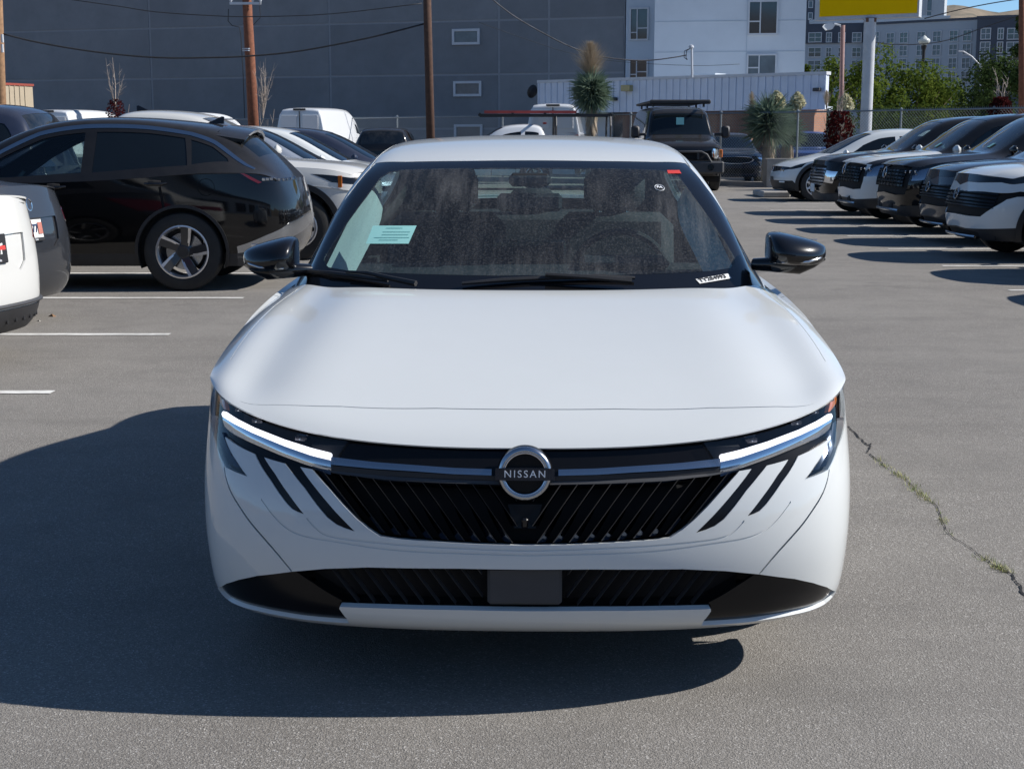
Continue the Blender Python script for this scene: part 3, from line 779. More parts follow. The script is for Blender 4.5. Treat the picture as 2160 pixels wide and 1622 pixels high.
mk(cutg['side_window'], 'side_window', M_glassc, hero); mk(cutg['rear_window'], 'rear_window', M_glassc, hero); mk(cutg['seam'], 'seam', M_trim, hero)
# cabin
liner(cutg['roof'], .03, 'cabin_lining', simple('grey_lining', (.05, .05, .052), .9), hero, lambda p: p.y > 1.45)
liner(cutb['body'], .05, 'door_lining', M_interior, hero, lambda p: p.y > 1.35)
mb = MB()
mb.add([(-.70, 1.36, .935), (.70, 1.36, .935), (.68, 1.95, .99), (-.68, 1.95, .99), (-.66, 2.08, .93), (.66, 2.08, .93), (.62, 2.1, .55), (-.62, 2.1, .55)], [(0, 1, 2, 3), (3, 2, 5, 4), (4, 5, 6, 7)])
mb.build('dashboard', M_interior, hero)
mb = MB(); mb.box((.36, 1.86, 1.00), (.34, .14, .05), bev=.02); mb.build('instrument_hood', M_interior, hero, angle=30)
mb = MB(); mb.box((0, 1.93, 1.03), (.28, .02, .10), bev=.008); mb.build('screen', M_tint, hero, angle=30)
mb = MB(); Ms = Matrix.Translation((.36, 2.15, .93)) @ Matrix.Rotation(R(-68), 4, 'X')
mb.tube([Ms @ Vector((.185 * math.cos(q), .185 * math.sin(q), 0)) for q in np.linspace(0, 2 * math.pi, 28)], .014, 8); mb.box((.36, 2.15, .93), (.34, .05, .05), bev=.02)
mb.build('steering_wheel', M_interior, hero, angle=40)
mb = MB(); mb.box((0, 2.55, .22), (1.66, 2.6, .04)); mb.box((0, 2.9, .19), (1.72, 3.2, .02)); mb.box((.80, 2.6, .55), (.05, 2.2, .62)); mb.box((-.80, 2.6, .55), (.05, 2.2, .62)); mb.box((0, 1.3, .5), (1.4, .06, .7)); mb.box((0, 3.9, .62), (1.5, .05, .7)); mb.build('cabin_tub', M_interior, hero)
mb = MB(); mb.box((0, 2.3, .20), (1.6, 3.9, .03)); mb.box((0, .82, .46), (1.42, .92, .46)); mb.box((0, .28, .425), (1.15, .26, .49)); mb.box((0, 1.22, .77), (1.3, .10, .30)); mb.box((0, .80, .72), (1.3, .62, .10)); mb.box((0, 1.42, .83), (1.5, .16, .15)); mb.box((.74, .50, .60), (.14, .2, .22)); mb.box((-.74, .50, .60), (.14, .2, .22)); mb.box((0, .25, .20), (1.0, .22, .03)); mb.build('underbody_light_block', M_dark, hero)  # floor plus added boxes that stop sunlight leaking through the hollow nose
def seat(x, y, w=.52, name='front_seat'):
    o = MB().box((x, y - .02, .50), (w, .52, .16), bev=.05).build(name, M_seat, hero, angle=40)
    Mb = Matrix.Translation((x, y + .32, .84)) @ Matrix.Rotation(R(-18), 4, 'X')
    b = MB(); b.box((0, 0, 0), (w, .14, .62), bev=.06); ob = b.build('backrest', M_seat, o, angle=40); ob.matrix_local = Mb
    h = MB(); h.box((0, 0, 0), (.27, .11, .19), bev=.05); oh = h.build('headrest', M_seat, o, angle=40); oh.matrix_local = Matrix.Translation((x, y + .44, 1.235)) @ Matrix.Rotation(R(-10), 4, 'X')
    r_ = MB(); r_.tube([(x - .06, y + .41, 1.08), (x - .06, y + .43, 1.17)], .006, 6); r_.tube([(x + .06, y + .41, 1.08), (x + .06, y + .43, 1.17)], .006, 6); r_.build('post', M_chrome, o)
seat(-.37, 2.35); seat(.37, 2.35)
o = MB().box((0, 3.35, .52), (1.3, .5, .16), bev=.05).build('rear_seat', M_seat, hero, angle=40)
b = MB(); b.box((0, 0, 0), (1.3, .14, .58), bev=.06); ob = b.build('backrest', M_seat, o, angle=40); ob.matrix_local = Matrix.Translation((0, 3.68, .80)) @ Matrix.Rotation(R(-20), 4, 'X')
for x in (-.42, 0, .42):
    h = MB(); h.box((x, 3.80, 1.13), (.25, .10, .13), bev=.04); h.build('headrest', M_seat, o, angle=40)
mb = MB(); mb.add([(-.66, 3.74, 1.04), (.66, 3.74, 1.04), (.62, 4.12, 1.07), (-.62, 4.12, 1.07)], [(0, 1, 2, 3)]); mb.build('parcel_shelf', M_interior, hero)
# headliner follows under the roof, pale pillar trims behind the glass
gv = []; rows = np.linspace(HG.near((0, 2.02, 1.39))[0], HG.near((0, 3.62, 1.36))[0], 12); cc = np.linspace(0, .52, 8); fs = []
for i, u in enumerate(rows):
    for sgn in (-1, 1):
        for v in (cc[::-1] if sgn < 0 else cc):
            p = HG.pt(u, v, -.035); gv.append((sgn * p.x, p.y, p.z))
for i in range(11):
    for k in range(15): a = i * 16 + k; fs.append((a, a + 1, a + 17, a + 16))
MB().add(gv, fs).build('headliner', M_headl, hero, smooth=True)
for s in (1, -1):
    L1 = [(1466, 395), (1500, 445), (1530, 497), (1550, 540)]
    outs = []; n = 12
    for k in range(n):
        t = k / (n - 1); px = 1458 + (1556 - 1458) * t; py = 366 + (566 - 366) * t
        w_ = 38 * math.sin(min(1, (t + .12) * 2.2) * math.pi / 2) * (1 - .35 * t)
        outs += [hsurf(px + 6, py, -.03, HG, s), hsurf(px - w_ * .55, py + 5, -.07, HG, s), hsurf(px - w_, py + 8, -.11, HG, s)]
    fs = []
    for k in range(n - 1):
        a = 3 * k; fs += [(a, a + 1, a + 4, a + 3), (a + 1, a + 2, a + 5, a + 4)]
    MB().add(outs, fs).build('pillar_trim', M_pillart, hero, smooth=True)
mb = MB(); c = hsurf(1121, 372, -.09, HG); mb.box((0, c.y, c.z - .02), (.25, .03, .07), bev=.015); mb.build('interior_mirror', M_interior, hero, angle=35)
mb = MB(); c = hsurf(1121, 365, -.03, HG); mb.box((0, c.y + .02, c.z), (.16, .12, .05), bev=.015); mb.build('camera_housing', M_interior, hero, angle=35)
# cowl and wipers
mb = MB(); mb.add([(-.80, 1.46, .925), (-.5, 1.27, .935), (0, 1.20, .935), (.5, 1.27, .935), (.80, 1.46, .925), (.78, 1.56, .955), (.5, 1.42, .955), (0, 1.36, .96), (-.5, 1.42, .955), (-.78, 1.56, .955)], [(0, 1, 8, 9), (1, 2, 7, 8), (2, 3, 6, 7), (3, 4, 5, 6)])
mb.build('cowl', M_trim, hero)
def wsurf(px, py, off):
    u, v = HG.cast(cam_l, hray(px, py)) if px > 1116 else HG.cast(Vector((-cam_l.x, cam_l.y, cam_l.z)), Vector((-hray(px, py).x, hray(px, py).y, hray(px, py).z)))
    p = HG.pt(u, max(v, 0), off)
    if px <= 1116: p.x = -p.x
    return p
for blade, arm in (([(655, 577), (700, 582), (760, 589), (820, 598)], [(880, 611), (820, 598), (780, 588), (735, 585)]), ([(975, 604), (1060, 597), (1180, 591), (1260, 589), (1338, 592)], [(1330, 606), (1230, 597), (1150, 592)])):
    mb = MB(); pts = [wsurf(a, b, .012) for a, b in blade]; mb.tube(pts, [.006] + [.009] * (len(pts) - 2) + [.006], 6)
    o = mb.build('wiper', M_trim, hero, angle=40)
    mb = MB(); pts = [wsurf(a, b, .026) for a, b in arm]; mb.tube(pts, [.011, .009, .007, .005][:len(pts)], 6); mb.build('wiper_arm', M_trim, o, angle=40)
# papers on the glass
def sticker(name, px4, mat, off=.0015, cat=None):
    mb = MB(); a, b, c, d = [wsurf(x, y, off) for x, y in px4]
    n = 6; vs = []
    for i in range(n + 1):
        for j in range(n + 1):
            s_, t_ = i / n, j / n
            x = (px4[0][0] * (1 - s_) + px4[1][0] * s_) * (1 - t_) + (px4[3][0] * (1 - s_) + px4[2][0] * s_) * t_
            y = (px4[0][1] * (1 - s_) + px4[1][1] * s_) * (1 - t_) + (px4[3][1] * (1 - s_) + px4[2][1] * s_) * t_
            vs.append(wsurf(x, y, off))
    mb.add(vs, [(i * (n + 1) + j, (i + 1) * (n + 1) + j, (i + 1) * (n + 1) + j + 1, i * (n + 1) + j + 1) for i in range(n) for j in range(n)])
    return mb.build(name, mat, hero), (a, b, c, d)
o, q = sticker('mint_sticker', [(787, 477), (879, 477), (862, 515), (772, 515)], M_mint)
for k, (y, x0, x1) in enumerate(((482, 815, 850), (490, 808, 866), (496, 806, 862), (502, 790, 864), (507, 800, 840))):
    sl_ = lambda x, y: x - (y - 477) * .42
    o2, _ = sticker('print_line', [(x0, y), (x1, y), (x1, y + 1), (x0, y + 1)], simple('faint_ink', (.16, .42, .40), .8) if k == 0 else MATS['faint_ink'], .0025)
o, q = sticker('number_sticker', [(1467, 589.6), (1535, 577.8), (1542.6, 587.8), (1476, 599)], M_paper)
cx = (q[0] + q[1] + q[2] + q[3]) / 4; Mt = frame(cx + HG.pt(*HG.cast(cam_l, hray(1505, 588)), .004) - HG.pt(*HG.cast(cam_l, hray(1505, 588)), .002), q[1] - q[0], q[1] - q[2])
t = link('lettering', text_mesh('TY284993', .0215, .0006, spacing=1.0, bold=.0006), M_ink, o); wd_ = (q[1] - q[0]).length
t.matrix_local = Mt @ Matrix.Translation((-.006, 0, 0)) @ Matrix.Diagonal((wd_ * .82 / t.dimensions.x, 1.15, 1, 1))
sticker('red_tag', [(1407, 360), (1433, 360), (1437, 367), (1409, 367)], M_redtag)
p0 = wsurf(1391, 397, .002); ex, ey = wsurf(1401, 398, .002) - p0, wsurf(1390, 391, .002) - p0
mb = MB(); ring = [p0 + ex * math.cos(q_) + ey * math.sin(q_) for q_ in np.linspace(0, 2 * math.pi, 30)]; mb.tube(ring, .0012, 5)
o = mb.build('round_sticker', M_greytext, hero)
t = link('lettering', text_mesh('FA', .020, .0006, bold=.0008), M_greytext, o); t.matrix_local = frame(p0 + Vector((0, -.001, .002)), ex, ey)
# door mirrors
def mirror_pod(px_out, px_in, py_top, py_bot, Y, s):
    root = empty('door_mirror', (0, 0, 0)); root.parent = hero
    li = lambda px, py, dy=0: HI @ at_h(px, py, Y + dy)
    # cross-sections from the outer tip to the inner end: (t, top, bottom, front bulge, back)
    secs = [(0.0, .46, .66, .015), (.05, .38, .86, .05), (.18, .27, .97, .085), (.38, .16, 1.0, .115), (.60, .07, .98, .135), (.78, .0, .94, .14), (.92, .0, .92, .13), (.985, .05, .90, .10), (1.0, .12, .88, .07)]
    nn = 22; vs = []
    for (t, a, b, dp) in secs:
        px = px_out + (px_in - px_out) * t; pt_, pb = li(px, py_top + (py_bot - py_top) * a), li(px, py_top + (py_bot - py_top) * b)
        c = (pt_ + pb) / 2; hz = (pt_.z - pb.z) / 2
        for k in range(nn):
            q = 2 * math.pi * k / nn; cy, sy = math.cos(q), math.sin(q)
            e = .52; X = math.copysign(abs(cy) ** e, cy); Z = math.copysign(abs(sy) ** e, sy)
            fr = -dp * (1 - .0 * t) if X < 0 else .055
            lean = .35 * max(0, Z) * dp
            vs.append(Vector((c.x, c.y + (fr * abs(X)) + (lean if X < 0 else 0), c.z + hz * Z)))
    m = len(secs); fs = [(i * nn + k, i * nn + (k + 1) % nn, (i + 1) * nn + (k + 1) % nn, (i + 1) * nn + k) for i in range(m - 1) for k in range(nn)] + [tuple(range(nn - 1, -1, -1)), tuple((m - 1) * nn + k for k in range(nn))]
    if s > 0: fs = [tuple(reversed(f)) for f in fs]
    sh = MB().add(vs, fs).build('mirror_shell', M_gloss, root, angle=60)
    md = sh.modifiers.new('sub', 'SUBSURF'); md.levels = md.render_levels = 1
    # lower skirt and arm
    mb = MB(); H = py_bot - py_top
    a0 = li(px_out + (px_in - px_out) * .02, py_top + H * .80, -.03); a1 = li(px_out + (px_in - px_out) * .45, py_top + H * 1.02, -.05); a2 = li(px_out + (px_in - px_out) * .85, py_top + H * .98, -.03); a3 = li(px_in + (px_in - px_out) * .22, py_top + H * .97, .02)
    mb.tube([a0, (a0 + a1) / 2 + Vector((0, -.01, 0)), a1, a2, a3], [.006, .020, .030, .028, .022], 12); mb.build('mirror_arm', M_gloss, root, angle=50)
    mb = MB(); b0 = li(px_out + (px_in - px_out) * .01, py_top + H * .70, -.03); b1 = li(px_out + (px_in - px_out) * .3, py_top + H * .90, -.11); b2 = li(px_out + (px_in - px_out) * .75, py_top + H * .92, -.12)
    mb.tube([b0, (b0 + b1) / 2 + Vector((0, -.02, 0)), b1, b2], [.003, .005, .006, .004], 8); mb.build('turn_signal', M_satin, root, angle=50)
    mb = MB(); g0, g1 = li(px_out + (px_in - px_out) * .1, py_top + H * .45, .062), li(px_in, py_top + H * .45, .062)
    mb.box((g0 + g1) / 2 , (abs(g1.x - g0.x) * .9, .006, H * .0016 * .5), bev=.002); mb.build('mirror_glass', M_chrome, root)
mirror_pod(1742, 1617, 489, 560, 5.12, 1)
mirror_pod(514, 628, 499, 572, 5.12, -1)
# wheels
for x, o_ in ((-.79, -1), (.79, 1)):
    for y in (.93, 3.64):
        add_wheel(hero, 'five', x, y, .325, .215, o_); wheel_well(hero, x, y, .325, .26, o_)
# tail lamps, plate and handles at the sides (seen from a step aside)
for s in (1, -1):
    for yy in (2.25, 3.18):
        mb = MB(); p = HB.pt(*HB.cast((5, yy, .80), (-1, 0, 0)), .018); mb.tube([(s * (p.x - .012), yy - .10, .80), (s * p.x, yy - .06, .803), (s * p.x, yy + .06, .803), (s * (p.x - .012), yy + .10, .80)], .011, 8); mb.build('door_handle', M_white, hero, angle=50)

hero.matrix_world = HERO_FIX @ HM
# ---------------------------------------------------------------- ground
def asphalt():
    t = NT('asphalt'); v = t.coord(out='Object')
    fine = t.n('TexVoronoi', Vector=v, Scale=260.0); fc = t.n('TexVoronoi', Vector=v, Scale=150.0)
    sep = t.n('SeparateColor', Color=fine.outputs['Color']).outputs[0]
    stone = t.ramp(sep, [(0.0, (0.075, 0.071, 0.065)), (.35, (0.158, 0.147, 0.132)), (.72, (0.225, 0.210, 0.191)), (.93, (0.315, 0.300, 0.277)), (1.0, (0.630, 0.615, 0.585))])
    chips = t.n('TexVoronoi', Vector=v, Scale=70.0); ch = t.n('SeparateColor', Color=chips.outputs['Color'])
    cm = t.math('MULTIPLY', t.math('GREATER_THAN', ch.outputs[1], .90), t.math('LESS_THAN', chips.outputs[0], .30))
    stone = t.mix(t.math('MULTIPLY', cm, .8), stone, t.ramp(ch.outputs[0], [(.2, (.10, .095, .09)), (.5, (.34, .31, .27)), (.9, (.46, .44, .41))]))
    big = t.noise(v, .35, 6, .6); mid = t.noise(v, 2.4, 6, .65)
    c = t.mix(.34, stone, c3((0.200, 0.184, 0.163)))
    c = t.mix(t.ramp(big, [(.35, (0, 0, 0)), (.62, (.5,) * 3)]), c, c3((0.277, 0.261, 0.235)))
    c = t.mix(t.ramp(mid, [(.48, (0, 0, 0)), (.75, (.42,) * 3)]), c, c3((0.128, 0.120, 0.111)))
    st = t.noise(t.n('Mapping', Vector=t.n('TexCoord').outputs['Object'], Scale=(.25, 2.2, 1)).outputs[0], 1.0, 5, .6)
    c = t.mix(t.ramp(st, [(.50, (0, 0, 0)), (.74, (.30,) * 3)]), c, c3((0.128, 0.120, 0.109)))
    oil = t.ramp(t.noise(v, .9, 3, .5), [(.64, (0, 0, 0)), (.72, (.5,) * 3)])
    c = t.mix(oil, c, c3((0.068, 0.065, 0.063)))
    b = t.n('BsdfPrincipled', **{'Base__Color': c, 'Roughness': .9}); b.inputs['Specular IOR Level'].default_value = .25
    h = t.math('ADD', t.math('MULTIPLY', fine.outputs[0], 1.0), t.math('MULTIPLY', fc.outputs[0], .8))
    t.t.links.new(bump(t, h, .6, .003), b.inputs['Normal']); return t.done(b.outputs[0])
M_asph = asphalt()
M_conc = simple('pale_concrete', (.36, .34, .31), .9, var=.15, vscale=3, bmp=.3, bscale=30)
M_line = simple('worn_white_line', (.66, .65, .61), .8, var=.15, vscale=14, dirt=((.24, .23, .21), .75))
mb = MB(); xs = [-6000, -600, -60, -20, 20, 60, 600, 6000]; ys = [-600, -60, -10, 0, 20, 60, 400, 9000]
vs = [(x, y, 0) for y in ys for x in xs]; n = len(xs)
mb.add(vs, [(j * n + i, j * n + i + 1, (j + 1) * n + i + 1, (j + 1) * n + i) for j in range(len(ys) - 1) for i in range(n - 1)])
tag(mb.build('ground', M_asph), kind='structure')
# ---------------------------------------------------------------- every other car: one builder, a spec per kind
def rowpt(row, x):
    """point on a polyline of (x,y,z) at lateral x"""
    xs = [p[0] for p in row]; return tuple(float(np.interp(x, xs, [p[k] for p in row])) for k in range(3))
PLAN_F = [(0, 0), (.34, .012), (.62, .05), (.80, .125), (.91, .25), (.968, .42), (.99, .62)]
PLAN_R = [(.985, .62), (.955, .36), (.88, .16), (.74, .07), (.50, .02), (.25, .0), (0, 0)]
def make_skins(sp):
    st = sp['st']; W = sp['W']; L = sp['L']; T = [cols(s) for s in st]
    S_T = Skin(T, ('j0',), (.33, .16), 1, (110, 40)); S_T.sign = 1 if S_T.nrm([S_T.U * .5], [.1])[0][2] > 0 else -1
    lv = sp.get('z', [.24, .30, .42, .56, .74]); fy = sp.get('fy', [.10, .05, .02, .0, .02]); ry = sp.get('ry', [.14, .06, .0, .0, .02]); sx = sp.get('sx', [.93, .965, .99, 1.0, .995])
    front, outer, rear = T[0], [r[-1] for r in T], T[-1]
    pf = [(x * W, y * sp.get('nr', 1.0)) for x, y in sp.get('pf', PLAN_F)]; pr = [(x * W, L - y) for x, y in sp.get('pr', PLAN_R)]
    mid = [(W * .998, 1.0), (W, L * .3), (W, L * .45), (W, L * .6), (W, L * .75)]
    P = []
    oy = [p[1] for p in outer]
    for k, (x, y) in enumerate(pf + mid + pr):
        if k < len(pf) and x < front[-1][0]: top = rowpt(front, x)
        elif k >= len(pf) + len(mid) and x < rear[-1][0]: top = rowpt(rear, x)
        else: top = tuple(float(np.interp(y, oy, [p[j] for p in outer])) for j in range(3)); top = (top[0], min(max(y, oy[0]), oy[-1]), top[2])
        wf = max(0, 1 - y / .7) ** .6 if y < .7 else 0; wr = max(0, 1 - (L - y) / .6) ** .6 if L - y < .6 else 0
        row = []
        for j in range(5):
            z = lv[j] if y > .0 else lv[j]
            if j >= 3: z = lv[j] + (top[2] - sp.get('zt', 1.0)) * (.3 if j == 3 else .6)
            row.append((x * (1 - (1 - sx[j]) * (1 if .6 < y < L - .5 else .4)), y + fy[j] * wf - ry[j] * wr, z))
        row.append((top[0], top[1], top[2])); P.append(row)
    S_B = Skin(P, ('i0', 'i1'), (.32, .13), 1, (150, 36)); S_B.sign = -1 if S_B.nrm([S_B.U * .5], [.3])[0][0] < 0 else 1
    return S_B, S_T
def place(root, mat):
    root.matrix_world = mat
def car(sp, name, label, loc, rz, paintm, group=None, cat='car', step=.06, px=None, scale=1.0, roofm=None, lod=0):
    """build one car. px: features traced on the photograph (band skin): (part, pts, offset, material, flange)"""
    root = empty(name, loc, rz, label, cat, group); root.scale = (scale,) * 3
    M = Matrix.LocRotScale(Vector(loc), root.rotation_euler, Vector((scale,) * 3)); MI = M.inverted(); cl = MI @ Vector((0, 0, CAM_H))
    B, T = make_skins(sp); su, sv = T.sc
    def cpx(sk, pts):
        out = []
        for p in pts: out.append(sk.cast(cl, MI.to_3x3() @ ray(*p)))
        return out
    W, L, r, ax = sp['W'], sp['L'], sp['r'], sp['axles']
    regs = []; mats = {}
    for y in ax:
        uv = arch_region(B, y, r * sp.get('archk', 1.12), r); regs.append(('opening', uv, 0, None))
        if sp.get('clad'):
            uv = arch_region(B, y, r * sp.get('archk', 1.12) + sp.get('cladw', .07), r); regs.append(('cladding', uv, .012, .012)); mats['cladding'] = M_trim
    for ft in sp.get('band', []) + (px or []):
        nm, how, pts, off, m = ft[:5]; fl = ft[5] if len(ft) > 5 else (.012 if off > -.02 else None)
        uv = {'px': lambda q: cpx(B, q), 'front': B.front, 'side': B.side, 'rear': lambda q: B.front(q, L + 5, -1), 'uv': lambda q: [(a * B.sc[0], b * B.sc[1]) for a, b in q]}[how](pts)
        if how == 'front': uv = [(u if abs(u) > 1e-6 else -.05, v) for u, v in uv]
        if how == 'rear': uv = [(B.U + .06 if (u > B.U - .02 or u < 0) else u, v) for u, v in uv]
        if len(ft) > 6 and ft[6] == 'top': uv = [(u, B.V + .05) if v > B.V - .04 else (u, v) for u, v in uv]
        regs.append((nm, uv, off, fl)); mats[nm] = m
    if sp.get('clad'):
        zc = sp['clad']; q = B.side([(y, zc) for y in np.linspace(.95, L - .8, 8)]); v0 = sum(p[1] for p in q) / len(q)
        regs.append(('sill', [(-.1, -.05), (B.U + .1, -.05), (B.U + .1, v0 * .8), (B.U * .72, v0), (B.U * .3, v0), (-.1, v0 * .8)], .0, .01)); mats['sill'] = M_trim
    doors = sp.get('doors', (.31, .52, .72))
    for dd in doors:
        y = dd * L; regs.append(('seam', ribbon(B.side([(y + sp.get('dlean', .04) * math.sin(z * 3), z) for z in np.linspace(.4, sp['st'][6][7] - .03, 7)]), .012), -.008, None)); mats['seam'] = M_dark
    c = cut(B, step, regs, flange=.012)
    mk(c['body'], 'body', paintm, root)
    for nm in c:
        if nm in ('body', 'opening'): continue
        if nm in ('headlight', 'tail_light', 'fog_light', 'lamp_strip_end', 'side_inlet'):
            for h in (1, -1): mk(c[nm], nm, mats[nm], root, h)
        else: mk(c[nm], nm, mats[nm], root)
    # top skin
    tr = []; tm = {}
    a, b = sp['ws']
    S = lambda pts: [(p[0] * su, p[1] * sv) for p in pts]
    tr.append(('windshield', S([(a, -.4), (b, -.4), (b, 2.55), (a + .1, 3.0)]), -.004, .006)); tm['windshield'] = sp.get('wsm', M_tint if step > .07 else M_wsd)
    if sp.get('rg'):
        a, b = sp['rg']; tr.append(('rear_window', S([(a, -.4), (b, -.4), (b, 2.6), (a, 2.5)]), -.004, .006)); tm['rear_window'] = M_tintd
    see = step <= .07 and not sp.get('wsm')
    for k, w_ in enumerate(sp.get('win', [])):
        nm = 'front_window' if see and k == 0 else 'side_window'
        tr.append((nm, S(w_), -.006, .008)); tm[nm] = M_sideg if nm[0] == 'f' else sp.get('swm', M_tint)
    if sp.get('arc'):
        tr.insert(0, ('roof_trim', [(p[0], p[1]) for p in ribbon(S(sp['arc']), sp.get('arcw', .028))], .004, .006)); tm['roof_trim'] = M_satin
    for nm, pts, off, m in sp.get('top', []): tr.append((nm, S(pts), off, .006)); tm[nm] = m
    hb = sp['ws'][0] - .25
    tr.append(('hood', S([(-.3, -.4), (hb, -.4), (hb, 4.6), (.6, 4.6), (-.3, 4.6)]), 0, .01)); tm['hood'] = paintm
    c = cut(T, step, tr, flange=.012, body='roof')
    mk(c['roof'], 'roof', roofm or paintm, root)
    for nm in c:
        if nm == 'roof': continue
        if nm in ('side_window', 'front_window'):
            for h in (1, -1): mk(c[nm], nm, tm[nm], root, h)
        else: mk(c[nm], nm, tm[nm], root)
    mb = MB(); zb = sp.get('z', [.24])[0] + .02; mb.box((0, L / 2, zb + .05), (W * 1.7, L - .5, .1)); mb.box((0, ax[0], r), (.12, .12, .12)); mb.build('underbody_light_block', M_dark, root)  # floor box that also keeps light from leaking under the shell
    zc_ = sp['st'][6][7]; mb = MB(); mb.box((0, L * .5, zc_ - .42), (W * 1.68, L * .62, .5)); mb.build('cabin', M_interior, root)
    if see:
        liner(c['roof'], .04, 'cabin_lining', M_interior, root); yw = sp['st'][6][0]
        for s in (-1, 1):
            mb = MB(); mb.box((0, 0, 0), (.5, .13, .60), bev=.06); o = mb.build('seat_back', M_seat, root, angle=40); o.matrix_local = Matrix.Translation((s * .38, yw + .95, zc_ + .02)) @ Matrix.Rotation(R(-15), 4, 'X')
            mb = MB(); mb.box((s * .38, yw + 1.05, zc_ + .40), (.27, .11, .19), bev=.05); mb.build('headrest', M_seat, root, angle=40)
        yb_ = sp['st'][4][0]; mb = MB(); mb.box((0, yb_ + .42, zc_ - .03), (W * 1.5, .5, .10), bev=.03); mb.build('dashboard', M_interior, root)
    if lod < 1:
        for s in (-1, 1):
            for y in ax: add_wheel(root, sp.get('wheel', 'five'), s * (W - .13), y, r, sp.get('tw', .23), s); wheel_well(root, s * (W - .12), y, r, .3, s)
    if sp.get('mirror', True):
        my, mz = sp.get('mpos', (1.62, sp['st'][5][7] + .08))
        for s in (-1, 1):
            mb = MB(); x0 = sp['st'][5][6] - .03
            mb.box((s * (x0 + .17), my, mz + .03), (.21, .11, .15), bev=.05); o = mb.build('door_mirror', sp.get('mirm', paintm), root, angle=50)
            mb = MB(); mb.box((s * (x0 + .05), my, mz - .05), (.16, .07, .04), bev=.015); mb.build('mirror_arm', M_trim, o)
    return root, B, T, cpx
XOVER = dict(L=4.66, W=.925, r=.36, axles=(.92, 3.62), z=[.24, .30, .44, .60, .76], zt=.95, clad=.40, ws=(4.15, 7.05), rg=(11.25, 12.8),
    st=[(.10, .90, .20, .62, .885, .40, .83, .86), (.28, .985, .38, .66, .965, .55, .88, .925), (.68, 1.05, .74, .68, 1.035, .85, .905, .98), (1.02, 1.10, 1.10, .69, 1.085, 1.2, .91, 1.02),
        (1.16, 1.115, 1.30, .71, 1.10, 1.45, .91, 1.03), (1.36, 1.205, 1.50, .71, 1.175, 1.6, .91, 1.035), (1.76, 1.43, 1.86, .675, 1.39, 1.9, .915, 1.04), (2.1, 1.605, 2.20, .635, 1.56, 2.25, .92, 1.045),
        (2.5, 1.675, 2.55, .61, 1.63, 2.55, .92, 1.05), (3.2, 1.695, 3.2, .595, 1.645, 3.2, .92, 1.06), (3.85, 1.665, 3.8, .58, 1.61, 3.75, .91, 1.08), (4.28, 1.61, 4.2, .57, 1.55, 4.1, .89, 1.11),
        (4.40, 1.45, 4.33, .62, 1.38, 4.25, .87, 1.13), (4.53, 1.18, 4.46, .68, 1.15, 4.40, .82, 1.15), (4.60, 1.10, 4.54, .66, 1.09, 4.48, .76, 1.12)],
    win=[[(5.0, 5.55), (5.5, 5.0), (6.2, 4.35), (7.3, 3.9), (8.15, 3.85), (8.15, 5.6), (6.5, 5.6)], [(8.35, 5.6), (8.35, 3.85), (9.2, 3.85), (9.9, 3.95), (9.9, 5.6)], [(10.05, 5.6), (10.05, 4.0), (10.9, 4.2), (11.3, 4.9), (11.0, 5.4)]])
# upright three-row SUV
BIGSUV = dict(L=5.0, W=.975, r=.385, axles=(.95, 3.85), z=[.26, .33, .50, .70, .90], zt=1.08, clad=.44, ws=(4.15, 7.05), rg=(11.3, 12.7), pf=[(0, 0), (.36, .008), (.64, .035), (.82, .09), (.92, .19), (.972, .36), (.99, .6)],
    st=[(.06, 1.03, .12, .66, 1.02, .30, .86, .99), (.22, 1.11, .30, .70, 1.10, .48, .92, 1.05), (.70, 1.16, .76, .73, 1.15, .9, .95, 1.09), (1.15, 1.20, 1.22, .74, 1.19, 1.35, .955, 1.12),
        (1.32, 1.21, 1.44, .76, 1.20, 1.55, .955, 1.125), (1.50, 1.29, 1.62, .76, 1.27, 1.7, .96, 1.13), (1.85, 1.50, 1.95, .73, 1.47, 1.98, .965, 1.13), (2.15, 1.68, 2.24, .69, 1.64, 2.28, .965, 1.135),
        (2.55, 1.75, 2.6, .67, 1.71, 2.6, .965, 1.14), (3.4, 1.775, 3.4, .66, 1.735, 3.4, .96, 1.145), (4.2, 1.76, 4.15, .65, 1.715, 4.1, .955, 1.15), (4.72, 1.72, 4.62, .64, 1.67, 4.5, .94, 1.16),
        (4.82, 1.55, 4.74, .68, 1.50, 4.62, .92, 1.17), (4.90, 1.24, 4.84, .74, 1.22, 4.76, .88, 1.18), (4.95, 1.16, 4.90, .72, 1.15, 4.84, .82, 1.15)],
    win=[[(5.0, 5.55), (5.5, 5.0), (6.2, 4.3), (7.2, 3.85), (8.2, 3.8), (8.2, 5.6), (6.5, 5.6)], [(8.35, 5.6), (8.35, 3.8), (9.35, 3.8), (9.35, 5.6)], [(9.5, 5.6), (9.5, 3.8), (10.9, 3.85), (11.3, 4.3), (11.2, 5.5)]])
BIGSUV['st'] = [tuple(v + (max(0, min(1, (s[1] - 1.2) / .5)) * .09 if k in (1, 4) else 0) for k, v in enumerate(s)) for s in BIGSUV['st']]
def shifted(sp, **kw):
    d = dict(sp); d.update(kw); return d
def st_edit(sp, f): return [tuple(f(i, list(s))) for i, s in enumerate(sp['st'])]

ROWR = -R(90)
def row_y(y1, y2): return (gnd(1900, y1).y + gnd(1900, y2).y) / 2
YA, YB_, YC, YD, YE, YF = row_y(561.3, 525.3), row_y(525.3, 498.4), row_y(498.4, 476.4), row_y(476.4, 458.6), row_y(458.6, 443.4), gnd(1700, 426).y + .95
nose = lambda px, y, Y: at(px, y, Y).x
